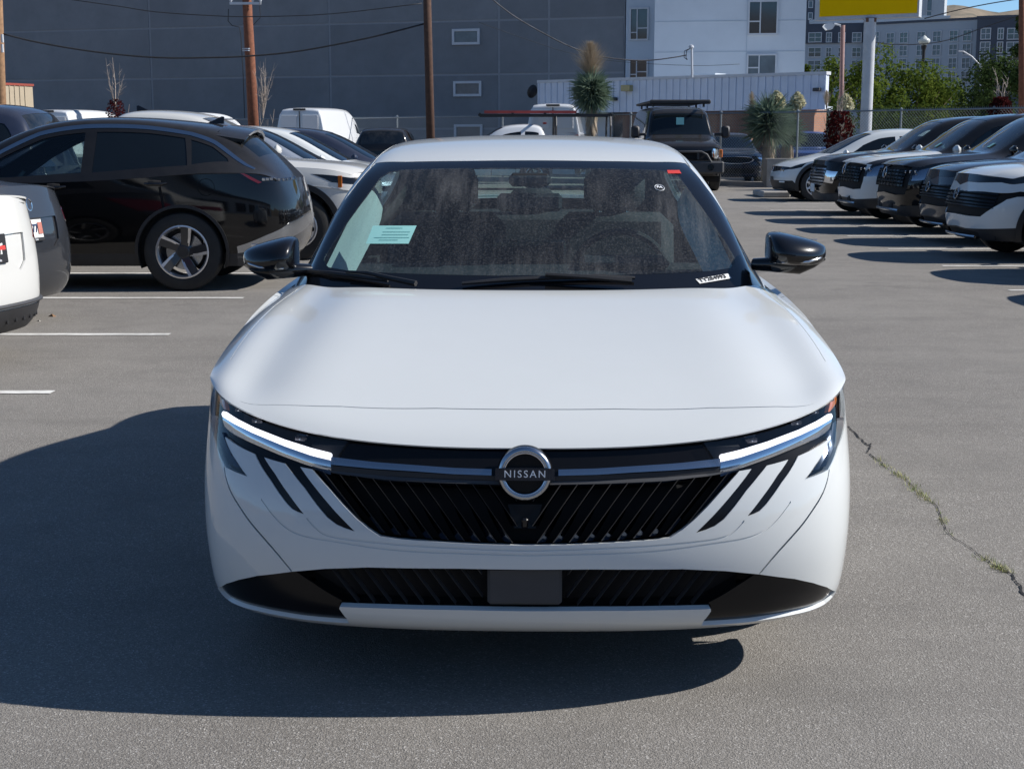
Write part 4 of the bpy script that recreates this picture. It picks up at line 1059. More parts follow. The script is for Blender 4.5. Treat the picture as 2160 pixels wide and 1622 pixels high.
# --- near pair: crossovers with a slim lamp strip across the nose
FRONT_A = [('lamp_strip', 'px', [(2012, 395), (2020, 388.6), (2032, 374.5), (2048, 371.5), (2076, 374), (2108, 377), (2175, 374), (2175, 391), (2108, 391.5), (2065, 392), (2040, 390), (2012, 395)], .003, M_gloss, .01),
    ('grille_back', 'px', [(2005, 404), (2020.8, 408), (2076, 410), (2147, 410), (2175, 413), (2175, 420), (2140, 421), (2119, 426), (2093, 441.5), (2065, 461), (2040, 459), (2005, 455)], -.03, M_dark),
    ('lower_grille', 'px', [(2000, 482), (2015, 482), (2060, 492), (2070, 512), (2040, 510), (2000, 506)], -.03, M_dark),
    ('lower_fascia', 'px', [(2000, 477), (2012, 479), (2076, 492), (2120, 502), (2200, 522), (2200, 600), (2000, 560)], .0, M_trim, .012)]
rA = shifted(XOVER, zt=1.05)
rA['st'] = [(s[0], s[1] + k, s[2], s[3], s[4] + k, s[5], s[6], s[7] + k * .9) for s, k in zip(XOVER['st'], (.10, .085, .06, .035, .03, .02) + (.01,) * 20)]
A_nose = nose(2010, 470, YA)
def fins(root, B, u1, v0, v1, n, mat, off=.0, u0=.0, nm='grille_bar', taper=0):
    for k in range(n):
        v = v0 + (v1 - v0) * (k + .5) / n; h = (v1 - v0) / n * .28; uu = u1 - taper * (1 - k / max(1, n - 1))
        mb = MB(); m = 9
        for s in (-1, 1):
            vs = []
            for i in range(m):
                u = u0 + (uu - u0) * i / (m - 1)
                for vv, o in ((v - h, off - .02), (v - h, off), (v + h, off - .004), (v + h, off - .02)):
                    p = B.pt(u, vv, o); vs.append((s * p.x, p.y, p.z))
            mb.add(vs, [(4 * i + q, 4 * i + (q + 1) % 4, 4 * i + 4 + (q + 1) % 4, 4 * i + 4 + q) for i in range(m - 1) for q in range(4)] + [(0, 1, 2, 3), tuple(4 * (m - 1) + q for q in range(4))])
        mb.build(nm, mat, root)
def ring_badge(root, B, v, rad, off=.006, mat=None, z=None, rear=False, bar=True):
    u = 0.0 if not rear else B.U
    p = B.pt(u, v, off); n = Vector(B.nrm([u], [v])[0]); n.x = 0
    Mx = frame(p, (1, 0, 0) if not rear else (-1, 0, 0), n.cross(Vector((1, 0, 0))) if not rear else (0, 0, 1))
    mb = MB(); mb.tube([Mx @ Vector((rad * math.cos(q), rad * math.sin(q), 0)) for q in np.linspace(0, 2 * math.pi, 25)], rad * .12, 6)
    if bar: mb.prism([(-rad * 1.1, -rad * .2), (rad * 1.1, -rad * .2), (rad * 1.1, rad * .2), (-rad * 1.1, rad * .2)], -.004, .008, Mx)
    mb.build('badge', mat or M_satin, root)
    return Mx
def make_A(name, label, pm, Y, nx, group):
    # traced once where the near car stands, then carried over in the car's own coordinates
    return None
_featA = None
def resolved(sp, loc, rz, px, scale=1.0):
    """turn photo-traced outlines into skin coordinates once"""
    M = Matrix.LocRotScale(Vector(loc), Matrix.Rotation(rz, 3, 'Z').to_euler(), Vector((scale,) * 3)); MI = M.inverted(); cl = MI @ Vector((0, 0, CAM_H))
    B, T = make_skins(sp); out = []
    for ft in px:
        if ft[1] != 'px': out.append(ft); continue
        uv = []
        for p in ft[2]:
            u, v = B.cast(cl, MI.to_3x3() @ ray(*p)); u, v = u / B.sc[0], v / B.sc[1]
            uv.append((-.2 if u < .12 else u, v))
        out.append((ft[0], 'uv', uv) + tuple(ft[3:]))
    return out
fA = resolved(rA, (A_nose, YA, 0), ROWR, FRONT_A)
def row_car(sp, feats, label, pm, Y, nx, step=.055, **kw):
    root, B, T, cpx = car(sp, 'parked_car', label, (nx, Y, 0), ROWR, pm, 'cars parked nose out along the right side of the lot', px=feats, step=step, **{'scale': 1.04, **kw})
    return root, B, T
def vof(B, z, u=0.02):
    vs = np.linspace(0, B.V, 60); zz = B.ev(np.full(60, u), vs)[:, 2]; return float(np.interp(z, zz, vs))
def finish_A(root, B):
    fins(root, B, 1.15, vof(B, .62), vof(B, .83), 5, M_satinblk, .002)
    ring_badge(root, B, vof(B, .76), .065, .012)
    fins(root, B, .62, vof(B, .36), vof(B, .46), 3, M_trimg, -.005)
    mb = MB()
    for s in (-1, 1):
        mb = MB(); mb.tube([(s * x, B.pt(*B.near((x, y, .28)), .012).y, .275) for x, y in ((0, 0), (.2, 0), (.4, .02), (.55, .05))], .018, 6); mb.build('skid_lip', M_satin, root)
a1, B1, T1 = row_car(rA, fA, 'white crossover closest to the camera in the right-hand row', M_white, YA, A_nose); finish_A(a1, B1)
a2, B2, T2 = row_car(rA, fA, 'dark grey crossover just behind the closest white one, right-hand row', M_grey, YB_, nose(1950, 470, YB_)); finish_A(a2, B2)
for k, (src, lab) in enumerate(((a2, 'dark grey crossover just out of frame whose shadow falls in from the right'), (a1, 'white crossover out of frame, second one beyond the right edge'), (a2, 'dark grey crossover furthest out of frame at the right'))):
    o = copy_tree(src); o['label'] = lab; o.location = (A_nose + (.30, .25, .3)[k], YA - 2.62 * (k + 1), 0)
# windshield paper on the nearest ones
def ws_card(root, T, row, x, w_, h_, mat, nm='windshield_card'):
    u = row * T.sc[0]; v = T.near((x, T.pt(u, 0.1).y, T.pt(u, .1).z))[1]; p = T.pt(u, v, .006); n = Vector(T.nrm([u], [v])[0]); ex = Vector((1, 0, 0))
    Mx = frame(p, ex, n.cross(ex)); mb = MB(); mb.prism([(-w_, -h_), (w_, -h_), (w_, h_), (-w_, h_)], 0, .002, Mx); mb.build(nm, mat, root)
ws_card(a1, T1, 5.0, .2, .16, .07, M_paper)
# --- the pair of upright SUVs
Z4 = lambda L: [(1620 + x / 7.37, 240 + y / 7.37) for x, y in L]
FRONT_D = [('grille_back', 'px', Z4([(1120, 870), (1190, 830), (1260, 790), (1520, 830), (1490, 960), (1455, 1080), (1420, 1190), (1300, 1195), (1120, 1165)]), -.035, M_dark),
    ('headlight', 'px', Z4([(1440, 1005), (1500, 920), (1600, 815), (1700, 785), (2050, 730), (2060, 930), (1830, 965), (1650, 1000)]), .004, M_smoke, .01),
    ('side_inlet', 'px', Z4([(1850, 985), (1780, 1180), (1740, 1315), (1680, 1280), (1720, 1150), (1795, 1010)]), -.02, M_dark),
    ('lower_fascia', 'px', Z4([(1100, 1300), (1160, 1310), (1330, 1340), (1530, 1505), (1900, 1495), (2400, 1480), (2400, 1700), (1100, 1600)]), .0, M_trim, .012)]
D_nose = nose(1776, 400, YD); fD = resolved(BIGSUV, (D_nose, YD, 0), ROWR, FRONT_D)
def finish_D(root, B, plate=False):
    fins(root, B, .88, vof(B, .70), vof(B, .97), 5, M_satinblk, .0)
    v0, v1 = vof(B, .70), vof(B, .97)
    for s in (-1, 1):
        for k in range(5):
            u = .09 + .17 * k; mb = MB(); mb.tube([(s * B.pt(u, v, -.004).x, B.pt(u, v, -.004).y, B.pt(u, v, 0).z) for v in np.linspace(v0, v1, 5)], .012, 5); mb.build('grille_post', M_satinblk, root)
    ring_badge(root, B, vof(B, .90), .08, .014, M_chrome)
    for s in (-1, 1):
        for k in range(3):
            p = B.pt(*B.near((.70 + .07 * k, .12 + .06 * k, .93)), -.02); mb = MB(); mb.box((s * p.x, p.y + .01, p.z), (.06, .04, .05), bev=.01); mb.build('lamp_module', M_chrome, root, angle=30)
        mb = MB(); mb.box((s * .30, .055, .42), (.22, .03, .10), bev=.02); mb.build('lower_intake', M_dark, root)
        p = [B.pt(*B.near((x, y, .33)), .014) for x, y in ((0, 0), (.3, 0), (.5, .03), (.62, .06))]; mb = MB(); mb.tube([(s * q.x, q.y, q.z) for q in p], .025, 6); mb.build('skid_lip', M_satin, root)
# housing plane behind the smoked lamps is the cabin-side liner
for (lab, pm, Y, pxn) in (('black upright SUV with blocky grille between the grey crossover and a white SUV', M_black, YC, 1862), ('white upright SUV with black blocky grille between two black SUVs', M_white, YD, 1776)):
    rt, B, T = row_car(BIGSUV, fD, lab, pm, Y, nose(pxn, 420, Y), roofm=M_black); finish_D(rt, B)
    for s in (-1, 1):
        hh = cut(B, .08, [('h', [(u * B.sc[0], v * B.sc[1]) for u, v in fD[1][2]], -.05, None)]); mk(hh['h'], 'lamp_housing', M_satin, rt, s)
    ws_card(rt, T, 4.9, .35, .06, .06, M_mint, 'windshield_sticker')
# --- black SUV with number plate, white electric hatchback
FRONT_E = [('grille_back', 'front', [(0, .50), (.42, .52), (.62, .60), (.66, .92), (.0, .94)], -.03, M_dark), ('headlight', 'front', [(.66, .62), (.86, .60), (.90, .82), (.70, .84)], .004, M_chrome, .01),
    ('lower_fascia', 'front', [(0, .20), (.95, .20), (.93, .40), (.5, .40), (0, .46)], 0, M_trimg, .01)]
rt, B, T = row_car(BIGSUV, FRONT_E, 'black SUV with a front number plate beside the white electric hatchback', M_black, YE, nose(1716, 400, YE), step=.07)
fins(rt, B, .75, vof(B, .55), vof(B, .90), 6, M_satin, .0); ring_badge(rt, B, vof(B, .83), .06, .012)
mb = MB(); mb.box((.0, -.02, .50), (.31, .015, .155), bev=.005); mb.build('number_plate', M_paper, rt)
EV = dict(L=4.62, W=.945, r=.37, axles=(.85, 3.83), z=[.24, .30, .42, .56, .68], zt=.9, clad=.36, ws=(3.15, 6.0), rg=(10.3, 11.6), cladw=.075, wheel='multi', mirm=M_white, wsm=M_tint, nr=.9,
    st=[(.07, .78, .12, .62, .775, .26, .84, .76), (.30, .89, .38, .68, .88, .52, .90, .85), (.75, .99, .82, .70, .975, .9, .92, .92), (.98, 1.03, 1.10, .72, 1.015, 1.2, .925, .95),
        (1.25, 1.14, 1.38, .71, 1.12, 1.42, .93, .96), (1.65, 1.36, 1.75, .67, 1.33, 1.78, .93, .965), (2.0, 1.52, 2.1, .62, 1.48, 2.12, .935, .97), (2.45, 1.595, 2.5, .60, 1.55, 2.5, .935, .975),
        (3.1, 1.605, 3.1, .59, 1.555, 3.1, .93, .985), (3.7, 1.57, 3.65, .58, 1.52, 3.6, .92, 1.0), (4.15, 1.50, 4.05, .57, 1.45, 3.95, .90, 1.03), (4.35, 1.30, 4.28, .62, 1.26, 4.15, .88, 1.06), (4.50, 1.08, 4.44, .68, 1.06, 4.38, .82, 1.06), (4.57, 1.02, 4.5, .66, 1.01, 4.46, .78, 1.03)],
    win=[[(4.1, 5.55), (4.6, 4.9), (5.3, 4.2), (6.3, 3.85), (7.1, 3.8), (7.1, 5.6), (5.5, 5.6)], [(7.28, 5.6), (7.28, 3.8), (8.3, 3.8), (9.0, 3.95), (9.0, 5.6)], [(9.15, 5.6), (9.15, 4.0), (9.9, 4.2), (10.1, 4.9), (9.8, 5.4)]], mpos=(1.42, 1.03))
F_nose = nose(1627, 385, YF)
FRONT_F = [('headlight', 'px', Z4([(60, 838), (90, 833), (300, 826), (555, 818), (480, 882), (300, 908), (100, 935), (60, 940)]), -.004, M_tint, .006),
    ('intake', 'px', Z4([(40, 1055), (350, 1068), (445, 1160), (445, 1200), (100, 1180), (40, 1150)]), -.012, M_trim), ('number_plate', 'front', [(0, .42), (.16, .42), (.16, .54), (0, .54)], .01, M_trimg)]
rt, B, T = row_car(EV, resolved(EV, (F_nose, YF, 0), ROWR, FRONT_F), 'white electric hatchback with square pixel headlights at the far end of the row', M_white, YF, F_nose, step=.06, scale=1.09)
for s in (-1, 1):
    for k in range(2):
        p = B.pt(*B.near((.60 + .10 * k, .06 + .03 * k, .70)), -.002); mb = MB(); mb.box((s * p.x, p.y, p.z), (.07, .03, .055), bev=.006); mb.build('pixel_lamp', M_chrome, rt)
    p = B.pt(*B.near((.70, .1, .43)), .004); mb = MB(); mb.box((s * p.x, p.y, p.z), (.2, .03, .035), rz=s * .4, bev=.01); mb.build('fog_light', M_paper, rt)
# ---------------------------------------------------------------- the black fastback crossover at the left, seen from behind
GL = 'cars parked in the left-hand rows'
MUR = shifted(XOVER, L=4.86, W=.945, r=.378, axles=(.95, 3.77), clad=.36, cladw=.03, ws=(4.15, 7.05), rg=(10.5, 12.2), doors=(.30, .53, .735), dlean=.06,
    z=[.24, .32, .46, .62, .78], ry=[.20, .08, .0, -.02, .0],
    st=[(.10, .88, .20, .62, .865, .40, .83, .84), (.28, .965, .38, .66, .945, .55, .88, .905), (.68, 1.03, .74, .68, 1.015, .85, .905, .96), (1.02, 1.08, 1.10, .69, 1.065, 1.2, .91, 1.00),
        (1.20, 1.10, 1.34, .71, 1.085, 1.50, .91, 1.01), (1.42, 1.20, 1.56, .71, 1.175, 1.66, .915, 1.02), (1.85, 1.43, 1.95, .675, 1.40, 1.98, .925, 1.03), (2.2, 1.59, 2.30, .64, 1.55, 2.33, .93, 1.035),
        (2.65, 1.665, 2.68, .615, 1.63, 2.68, .935, 1.04), (3.3, 1.675, 3.3, .59, 1.635, 3.28, .935, 1.07), (4.02, 1.60, 3.92, .57, 1.545, 3.86, .925, 1.12), (4.30, 1.55, 4.18, .57, 1.46, 4.10, .915, 1.13),
        (4.52, 1.36, 4.42, .63, 1.30, 4.36, .89, 1.13), (4.74, 1.14, 4.64, .68, 1.13, 4.58, .84, 1.12), (4.80, 1.07, 4.72, .68, 1.06, 4.68, .80, 1.06)],
    win=[[(4.9, 5.60), (5.4, 5.0), (6.2, 4.35), (7.3, 3.85), (8.2, 3.75), (8.2, 5.62), (6.5, 5.65)], [(8.4, 5.62), (8.4, 3.75), (9.2, 3.75), (9.85, 3.85), (10.05, 5.45)], [(10.15, 5.4), (9.98, 3.9), (10.6, 4.15), (11.25, 4.7), (11.35, 4.95)]],
    arc=[(4.6, 5.5), (5.3, 4.55), (6.2, 3.9), (7.2, 3.45), (8.2, 3.35), (9.2, 3.35), (9.95, 3.45), (10.6, 3.75), (11.4, 4.35), (12.0, 4.8), (12.4, 5.0)], arcw=.05)
YM = gnd(408, 612).y + .80
mx = at(650, 440, YM).x - MUR['L']
REAR_M = [('tail_light', 'px', [(499, 362), (560, 361), (600, 362), (648, 366), (648, 376), (600, 381), (556, 388), (546, 388), (520, 376)], .003, M_gloss, .008),
    ('rear_trim', 'px', [(500, 520), (560, 497), (610, 470), (640, 455), (655, 448), (655, 470), (600, 505), (540, 528), (502, 534)], .004, M_satin, .008),
    ('rear_cladding', 'px', [(500, 534), (540, 528), (600, 505), (655, 470), (680, 480), (680, 560), (500, 590)], 0, M_gun, .01),
    ('fuel_door_seam', 'side', [(4.02 + .082 * math.cos(q), .995 + .082 * math.sin(q)) for q in np.linspace(0, 2 * math.pi, 25)] + [(4.02 + .077 * math.cos(q), .995 + .077 * math.sin(q)) for q in np.linspace(2 * math.pi, 0, 25)], -.003, M_dark, None)]
mur, MBk, MT, mpx = car(MUR, 'parked_car', 'black fastback crossover seen from behind beside the left mirror of the white sedan', (mx, YM, 0), ROWR, M_black, None, px=REAR_M, step=.045)
def on(root, B, T, px, py, off=.01, sk=None):
    M = root.matrix_world if False else Matrix.LocRotScale(root.location, root.rotation_euler, root.scale); MI = M.inverted()
    S = sk or B; u, v = S.cast(MI @ Vector((0, 0, CAM_H)), MI.to_3x3() @ ray(px, py)); return S.pt(u, v, off)
# red and clear elements in the lamp, handles, fin
mb = MB(); pts = [on(mur, MBk, MT, a, b, .006) for a, b in ((503, 363), (514, 363), (552, 385), (545, 388), (525, 378))]; mb.add(pts, [(0, 1, 2, 3, 4)]); mb.build('red_reflector', M_red, mur)
for k in range(9):
    p = on(mur, MBk, MT, 556 + 8 * k, 379 - .6 * k, .004); MB().box(p, (.014, .034, .028), bev=.003).build('lamp_element', M_chrome, mur)
for (a, b) in ((92, 395), (305, 388)):
    L1 = [on(mur, MBk, MT, a + dx, b + dy, o) for dx, dy, o in ((0, 0, .0), (8, 1, .03), (34, 1, .035), (46, -1, .0))]; MB().tube(L1, [.012, .016, .016, .010], 8).build('door_handle', M_gloss, mur, angle=50)
    L1 = [on(mur, MBk, MT, a + dx, b - 2, .003) for dx in (8, 20, 34)]; MB().tube(L1, [.02, .026, .02], 8).build('handle_recess', M_dark, mur)
def fin(root, x, y, z, s=1.0, mat=None):
    mb = MB(); mb.add([(x - .02, y - .10 * s, z), (x + .02, y - .10 * s, z), (x + .02, y + .08 * s, z), (x - .02, y + .08 * s, z), (x, y + .06 * s, z + .075 * s), (x, y + .085 * s, z + .07 * s)], [(0, 1, 4), (1, 2, 5, 4), (2, 3, 5), (3, 0, 4, 5)]); return mb.build('antenna_fin', mat or M_gloss, root)
fin(mur, 0, 3.95, 1.60)
# spoiler lip over the rear glass
mb = MB(); e = [MT.pt(*MT.near((x, 4.20, 1.5)), .01) for x in (.0, .25, .45, .6)]
for s in (1, -1):
    vs = []
    for p in e: vs += [(s * p.x, p.y - .12, p.z + .03), (s * p.x, p.y + .16, p.z - .015), (s * p.x, p.y + .15, p.z - .04), (s * p.x, p.y - .1, p.z - .02)]
    mb.add(vs, [(4 * i + q, 4 * i + (q + 1) % 4, 4 * i + 4 + (q + 1) % 4, 4 * i + 4 + q) for i in range(3) for q in range(4)] + [(12, 13, 14, 15)])
mb.build('spoiler', M_black, mur, angle=40)
# --- boxy white truck-like SUV behind it, and its neighbours, facing right
ROWL = R(90)
PK = dict(L=3.4, W=.98, r=.38, axles=(.95, 3.0), z=[.40, .46, .62, .80, .98], zt=1.1, ws=(4.1, 6.6), rg=(9.2, 10.4), mirror=False,
    st=[(.06, 1.08, .12, .70, 1.07, .30, .88, 1.03), (.22, 1.15, .30, .74, 1.14, .48, .94, 1.09), (.70, 1.19, .76, .76, 1.18, .9, .96, 1.12), (1.15, 1.22, 1.22, .77, 1.21, 1.35, .965, 1.14), (1.30, 1.24, 1.42, .77, 1.22, 1.5, .965, 1.15),
        (1.52, 1.42, 1.62, .75, 1.40, 1.7, .965, 1.15), (1.85, 1.66, 1.95, .72, 1.62, 1.95, .965, 1.16), (2.2, 1.80, 2.25, .69, 1.75, 2.25, .965, 1.16), (2.9, 1.83, 2.9, .69, 1.78, 2.9, .96, 1.17), (3.25, 1.78, 3.2, .69, 1.73, 3.2, .955, 1.17), (3.34, 1.5, 3.32, .72, 1.46, 3.3, .95, 1.17), (3.40, 1.2, 3.38, .74, 1.19, 3.38, .94, 1.16)],
    win=[[(5.0, 5.5), (5.6, 4.9), (6.6, 4.2), (7.6, 4.0), (7.6, 5.5)], [(7.8, 5.5), (7.8, 4.0), (8.8, 4.05), (8.8, 5.5)]])
RIV = shifted(PK, W=1.0, r=.40, clad=.42, wheel='steel', tw=.26, archk=1.17, mirror=True, mpos=(1.5, 1.28), axles=(.95, 4.35), L=3.4)
YR = 18.3
riv = empty('parked_truck', (nose(806, 400, YR), YR, 0), ROWL, 'white pickup truck with tall hood parked behind the black crossover', 'truck', GL)
rt, B, T, _ = car(shifted(RIV, axles=(.95,)), 'cab', None, (0, 0, 0), 0, M_white2, None, cat=None, step=.07,
    px=[('lamp_band', 'front', [(0, .94), (.97, .94), (.97, 1.04), (0, 1.04)], .002, M_gloss, .01), ('headlight', 'front', [(.66, .82), (.84, .82), (.84, 1.07), (.66, 1.07)], .012, M_chrome, .012), ('lower_intake', 'front', [(0, .52), (.7, .52), (.74, .78), (0, .78)], -.02, M_trim)])
rt.parent = riv
mb = MB(); mb.box((-.95, 4.45, .95), (.09, 2.05, .62), bev=.02); mb.box((.95, 4.45, .95), (.09, 2.05, .62), bev=.02); mb.box((0, 5.45, .95), (1.97, .07, .62)); mb.box((0, 4.4, .62), (1.9, 2.0, .1)); mb.build('bed', M_white2, riv)
for s in (-1, 1): add_wheel(riv, 'steel', s * .87, 4.45, .40, .26, s)
fin(rt, 0, 3.0, 1.80)
mb = MB(); q = B.pt(*B.near((1.0, .42, .95)), .006); mb.box((-q.x if q.x > 0 else q.x, .42, .95), (.02, .05, .14), bev=.004); mb.build('side_marker', M_amber, rt)
FR = [('grille_back', 'front', [(0, .55), (.45, .55), (.55, .82), (0, .84)], -.03, M_dark), ('headlight', 'front', [(.6, .74), (.86, .74), (.86, .83), (.55, .83)], .004, M_smoke, .01)]
for (lab, pm, Y, pxn) in (('silver blue crossover in the left row next to the boxy white SUV', M_silver, 21.0, 872), ('white crossover in the left row between the silver and the navy one', M_white, 23.6, 905), ('navy crossover at the far end of the left row', M_navy, 26.4, 948)):
    rt, B, T, _ = car(XOVER, 'parked_car', lab, (nose(pxn, 340, Y), Y, 0), ROWL, pm, GL, px=FR, step=.08)
rt, B, T, _ = car(BIGSUV, 'parked_car', 'dark blue SUV whose roof shows at the left edge behind the black crossover', (nose(150, 300, 16.3) - 5.0, 16.3, 0), ROWR, M_navy, GL, step=.09)
# --- two sedans cut by the left edge
SED = dict(L=4.65, W=.90, r=.325, axles=(.92, 3.62), z=[.20, .26, .38, .52, .66], zt=.9, ws=(4.15, 7.0), rg=(10.3, 11.9), ry=[.12, .05, 0, .0, .01], doors=(.30, .52, .72),
    st=[(.10, .68, .20, .60, .675, .38, .82, .70), (.28, .77, .38, .64, .76, .55, .87, .79), (.68, .87, .74, .66, .86, .85, .89, .85), (1.02, .95, 1.10, .68, .94, 1.2, .895, .90),
        (1.18, .97, 1.34, .72, .96, 1.45, .89, .93), (1.42, 1.08, 1.55, .71, 1.06, 1.62, .89, .94), (1.85, 1.29, 1.95, .66, 1.26, 1.95, .89, .95), (2.2, 1.42, 2.28, .61, 1.385, 2.3, .89, .955),
        (2.7, 1.455, 2.7, .59, 1.42, 2.7, .89, .96), (3.15, 1.44, 3.12, .58, 1.40, 3.1, .885, .97), (3.55, 1.36, 3.48, .575, 1.32, 3.45, .875, .985), (3.95, 1.19, 3.86, .60, 1.15, 3.85, .86, 1.0),
        (4.15, 1.11, 4.08, .65, 1.085, 4.05, .84, 1.01), (4.42, 1.10, 4.36, .66, 1.075, 4.28, .80, 1.02), (4.60, 1.09, 4.55, .60, 1.06, 4.45, .74, 1.01)],
    win=[[(5.0, 5.55), (5.5, 5.0), (6.2, 4.35), (7.3, 3.9), (8.15, 3.85), (8.15, 5.6), (6.5, 5.6)], [(8.35, 5.6), (8.35, 3.85), (9.2, 3.9), (10.2, 4.3), (10.7, 5.4)]])
def tailcorner(px, py, Y, rz, L, W):
    p = at(px, py, Y); c = Vector((-W, L, 0)); c.rotate(Matrix.Rotation(rz, 3, 'Z').to_euler()); return (p.x - c.x, p.y - c.y, 0)
def rear_plate(root, B, z, size=(.31, .155), off=.012, tilt=0):
    v = vof(B, z, B.U - .02); p = B.pt(B.U, v, off); n = Vector(B.nrm([B.U], [v])[0]); n.x = 0; n.normalize()
    ex = Vector((-1, 0, 0)); return frame(p, ex, n.cross(ex))
for (lab, pm, c, rz, L, kind) in (('dark grey dusty sedan with a number plate at the left edge', M_gun, (176, 540, 11.7), -R(105), 4.70, 'g'), ('cream white sedan tail cut off by the left edge of the picture', M_white2, (114, 560, 9.6), -R(103), 4.65, 'w')):
    sp = shifted(SED, L=L, clad=None)
    fts = [('tail_light', 'rear', [(.66, .80), (.72, .78), (.86, .76), (.86, .93), (.76, .93), (.66, .88)] if kind == 'g' else [(.62, .80), (.74, .74), (.86, .80), (.86, .92), (.70, .90)], .004, M_red, .008),
           ('plate_recess', 'rear', [(-.02, .60), (.34, .60), (.42, .66), (.44, .84), (-.02, .85)], -.015, pm, .012)]
    if kind == 'w': fts += [('diffuser', 'rear', [(-.02, .18), (.87, .18), (.87, .40), (.6, .36), (-.02, .36)], .006, M_trim, .01)]
    rt, B, T, _ = car(sp, 'parked_car', lab, tailcorner(*c, rz, L, .72), rz, pm, GL, px=fts, step=.05)
    Mx = rear_plate(rt, B, .75 if kind == 'g' else .755)
    pl = empty('number_plate', (0, 0, 0)); pl.parent = rt
    MB().box((0, 0, 0), (.335, .185, .012), bev=.006, M=Mx).build('plate_frame', M_ink if kind == 'w' else M_trim, pl)
    if kind == 'g':
        MB().box((0, .004, .007), (.30, .14, .004), M=Mx).build('plate', M_paper, pl)
        MB().box((-.115, .012, .0105), (.055, .09, .002), M=Mx).build('plate_emblem', simple('faded_red_print', (.45, .16, .12), .6), pl)
        t = link('lettering', text_mesh('E1777', .088, .002, bold=.002), simple('plate_ink', (.03, .05, .11), .5), pl); t.matrix_local = Mx @ Matrix.Translation((.032, .006, .012)) @ Matrix.Diagonal((.82, 1, 1, 1))
        t = link('lettering', text_mesh('Nissan Salt Lake', .022, .002), M_greytext, pl); t.matrix_local = Mx @ Matrix.Translation((0, -.078, .008))
        mb = MB(); mb.lathe([(.0, .003), (.045, .003), (.047, 0)], 20, Mx @ Matrix.Translation((-.27, .0, .004))); o = mb.build('round_emblem', M_paper, rt)
        mb = MB(); mb.lathe([(.018, .0055), (.036, .0055)], 20, Mx @ Matrix.Translation((-.27, .0, .004))); mb.build('emblem_print', MATS['faded_red_print'], o)
        mb = MB(); Mz = Mx @ Matrix.Translation((0, .19, .03)); mb.tube([Mz @ Vector((.035 * math.cos(q), .045 * math.sin(q), 0)) for q in np.linspace(0, 2 * math.pi, 20)], .006, 6); mb.build('badge', M_chrome, rt)
    else:
        MB().box((0, .0, .008), (.31, .15, .004), M=Mx).build('plate', M_ink, pl)
        t = link('lettering', text_mesh('Garff', .095, .002, bold=.002), M_paper, pl); t.matrix_local = Mx @ Matrix.Translation((0, -.004, .012)) @ Matrix.Diagonal((1.05, 1, 1, 1))
        MB().box((-.02, .055, .012), (.10, .026, .003), M=Mx).build('plate_stripe', M_redtag, pl)
        t = link('lettering', text_mesh('Nissan Salt Lake', .026, .002), M_greytext, pl); t.matrix_local = Mx @ Matrix.Translation((0, -.072, .010))
        ring_badge(rt, B, vof(B, .945, B.U - .02), .062, .008, M_ink, rear=True)
        for k in range(7):
            u = B.U - .12 - .16 * k
            for s in (-1, 1):
                p = B.pt(u, vof(B, .27, u), .016); MB().box((s * p.x * .99, p.y - .012, .30), (.014, .04, .07), rz=0, bev=.004).build('diffuser_fin', M_trim, rt)
        L1 = [B.pt(u, vof(B, .385, u), .012) for u in np.linspace(B.U, B.U - 1.2, 8)]
        MB().tube([(p.x, p.y, .385) for p in L1], .014, 6).build('bumper_strip', M_trimg, rt); MB().tube([(-p.x, p.y, .385) for p in L1], .014, 6).build('bumper_strip', M_trimg, rt)
        ex = MB(); p = B.pt(B.U - .55, vof(B, .22, B.U - .5), -.01); ex.tube([(p.x, p.y - .1, .22), (p.x, p.y + .02, .22)], .035, 12); ex.build('exhaust_tip', M_satin, rt)

# ---------------------------------------------------------------- vans and cars across the fence
VAN = dict(L=5.9, W=1.0, r=.36, axles=(1.0, 4.75), z=[.30, .36, .60, .90, 1.20], zt=1.3, ws=(3.1, 5.1), rg=None, mirror=True, mpos=(1.1, 1.5), pf=[(0, 0), (.36, .01), (.62, .06), (.80, .14), (.92, .28), (.972, .45), (.99, .7)], pr=[(.99, .4), (.985, .12), (.96, .03), (.85, .0), (.55, 0), (.28, 0), (0, 0)], ry=[.02, 0, 0, 0, 0],
    st=[(.10, 1.05, .2, .66, 1.04, .4, .86, 1.0), (.30, 1.22, .4, .72, 1.20, .55, .94, 1.15), (.65, 1.35, .75, .78, 1.33, .85, .985, 1.30), (.85, 1.42, .98, .80, 1.40, 1.05, .99, 1.38), (1.3, 1.90, 1.4, .80, 1.86, 1.4, .99, 1.42),
        (1.6, 2.25, 1.7, .78, 2.20, 1.7, .99, 1.45), (2.0, 2.50, 2.1, .76, 2.44, 2.1, .99, 1.45), (2.8, 2.58, 2.8, .78, 2.52, 2.8, .99, 1.45), (4.2, 2.58, 4.2, .78, 2.52, 4.2, .99, 1.45), (5.6, 2.55, 5.6, .78, 2.50, 5.6, .985, 1.45),
        (5.84, 2.50, 5.84, .79, 2.44, 5.85, .98, 1.45), (5.87, 2.35, 5.87, .80, 2.32, 5.88, .97, 1.45), (5.90, 1.5, 5.90, .80, 1.5, 5.90, .93, 1.42)],
    win=[[(3.3, 5.4), (4.1, 4.5), (5.2, 4.3), (5.7, 4.4), (5.7, 5.5)]])
GV = 'white cargo vans behind the fence'
M_vanw = paint('van_white_paint', (.66, .68, .70), dust=.05)
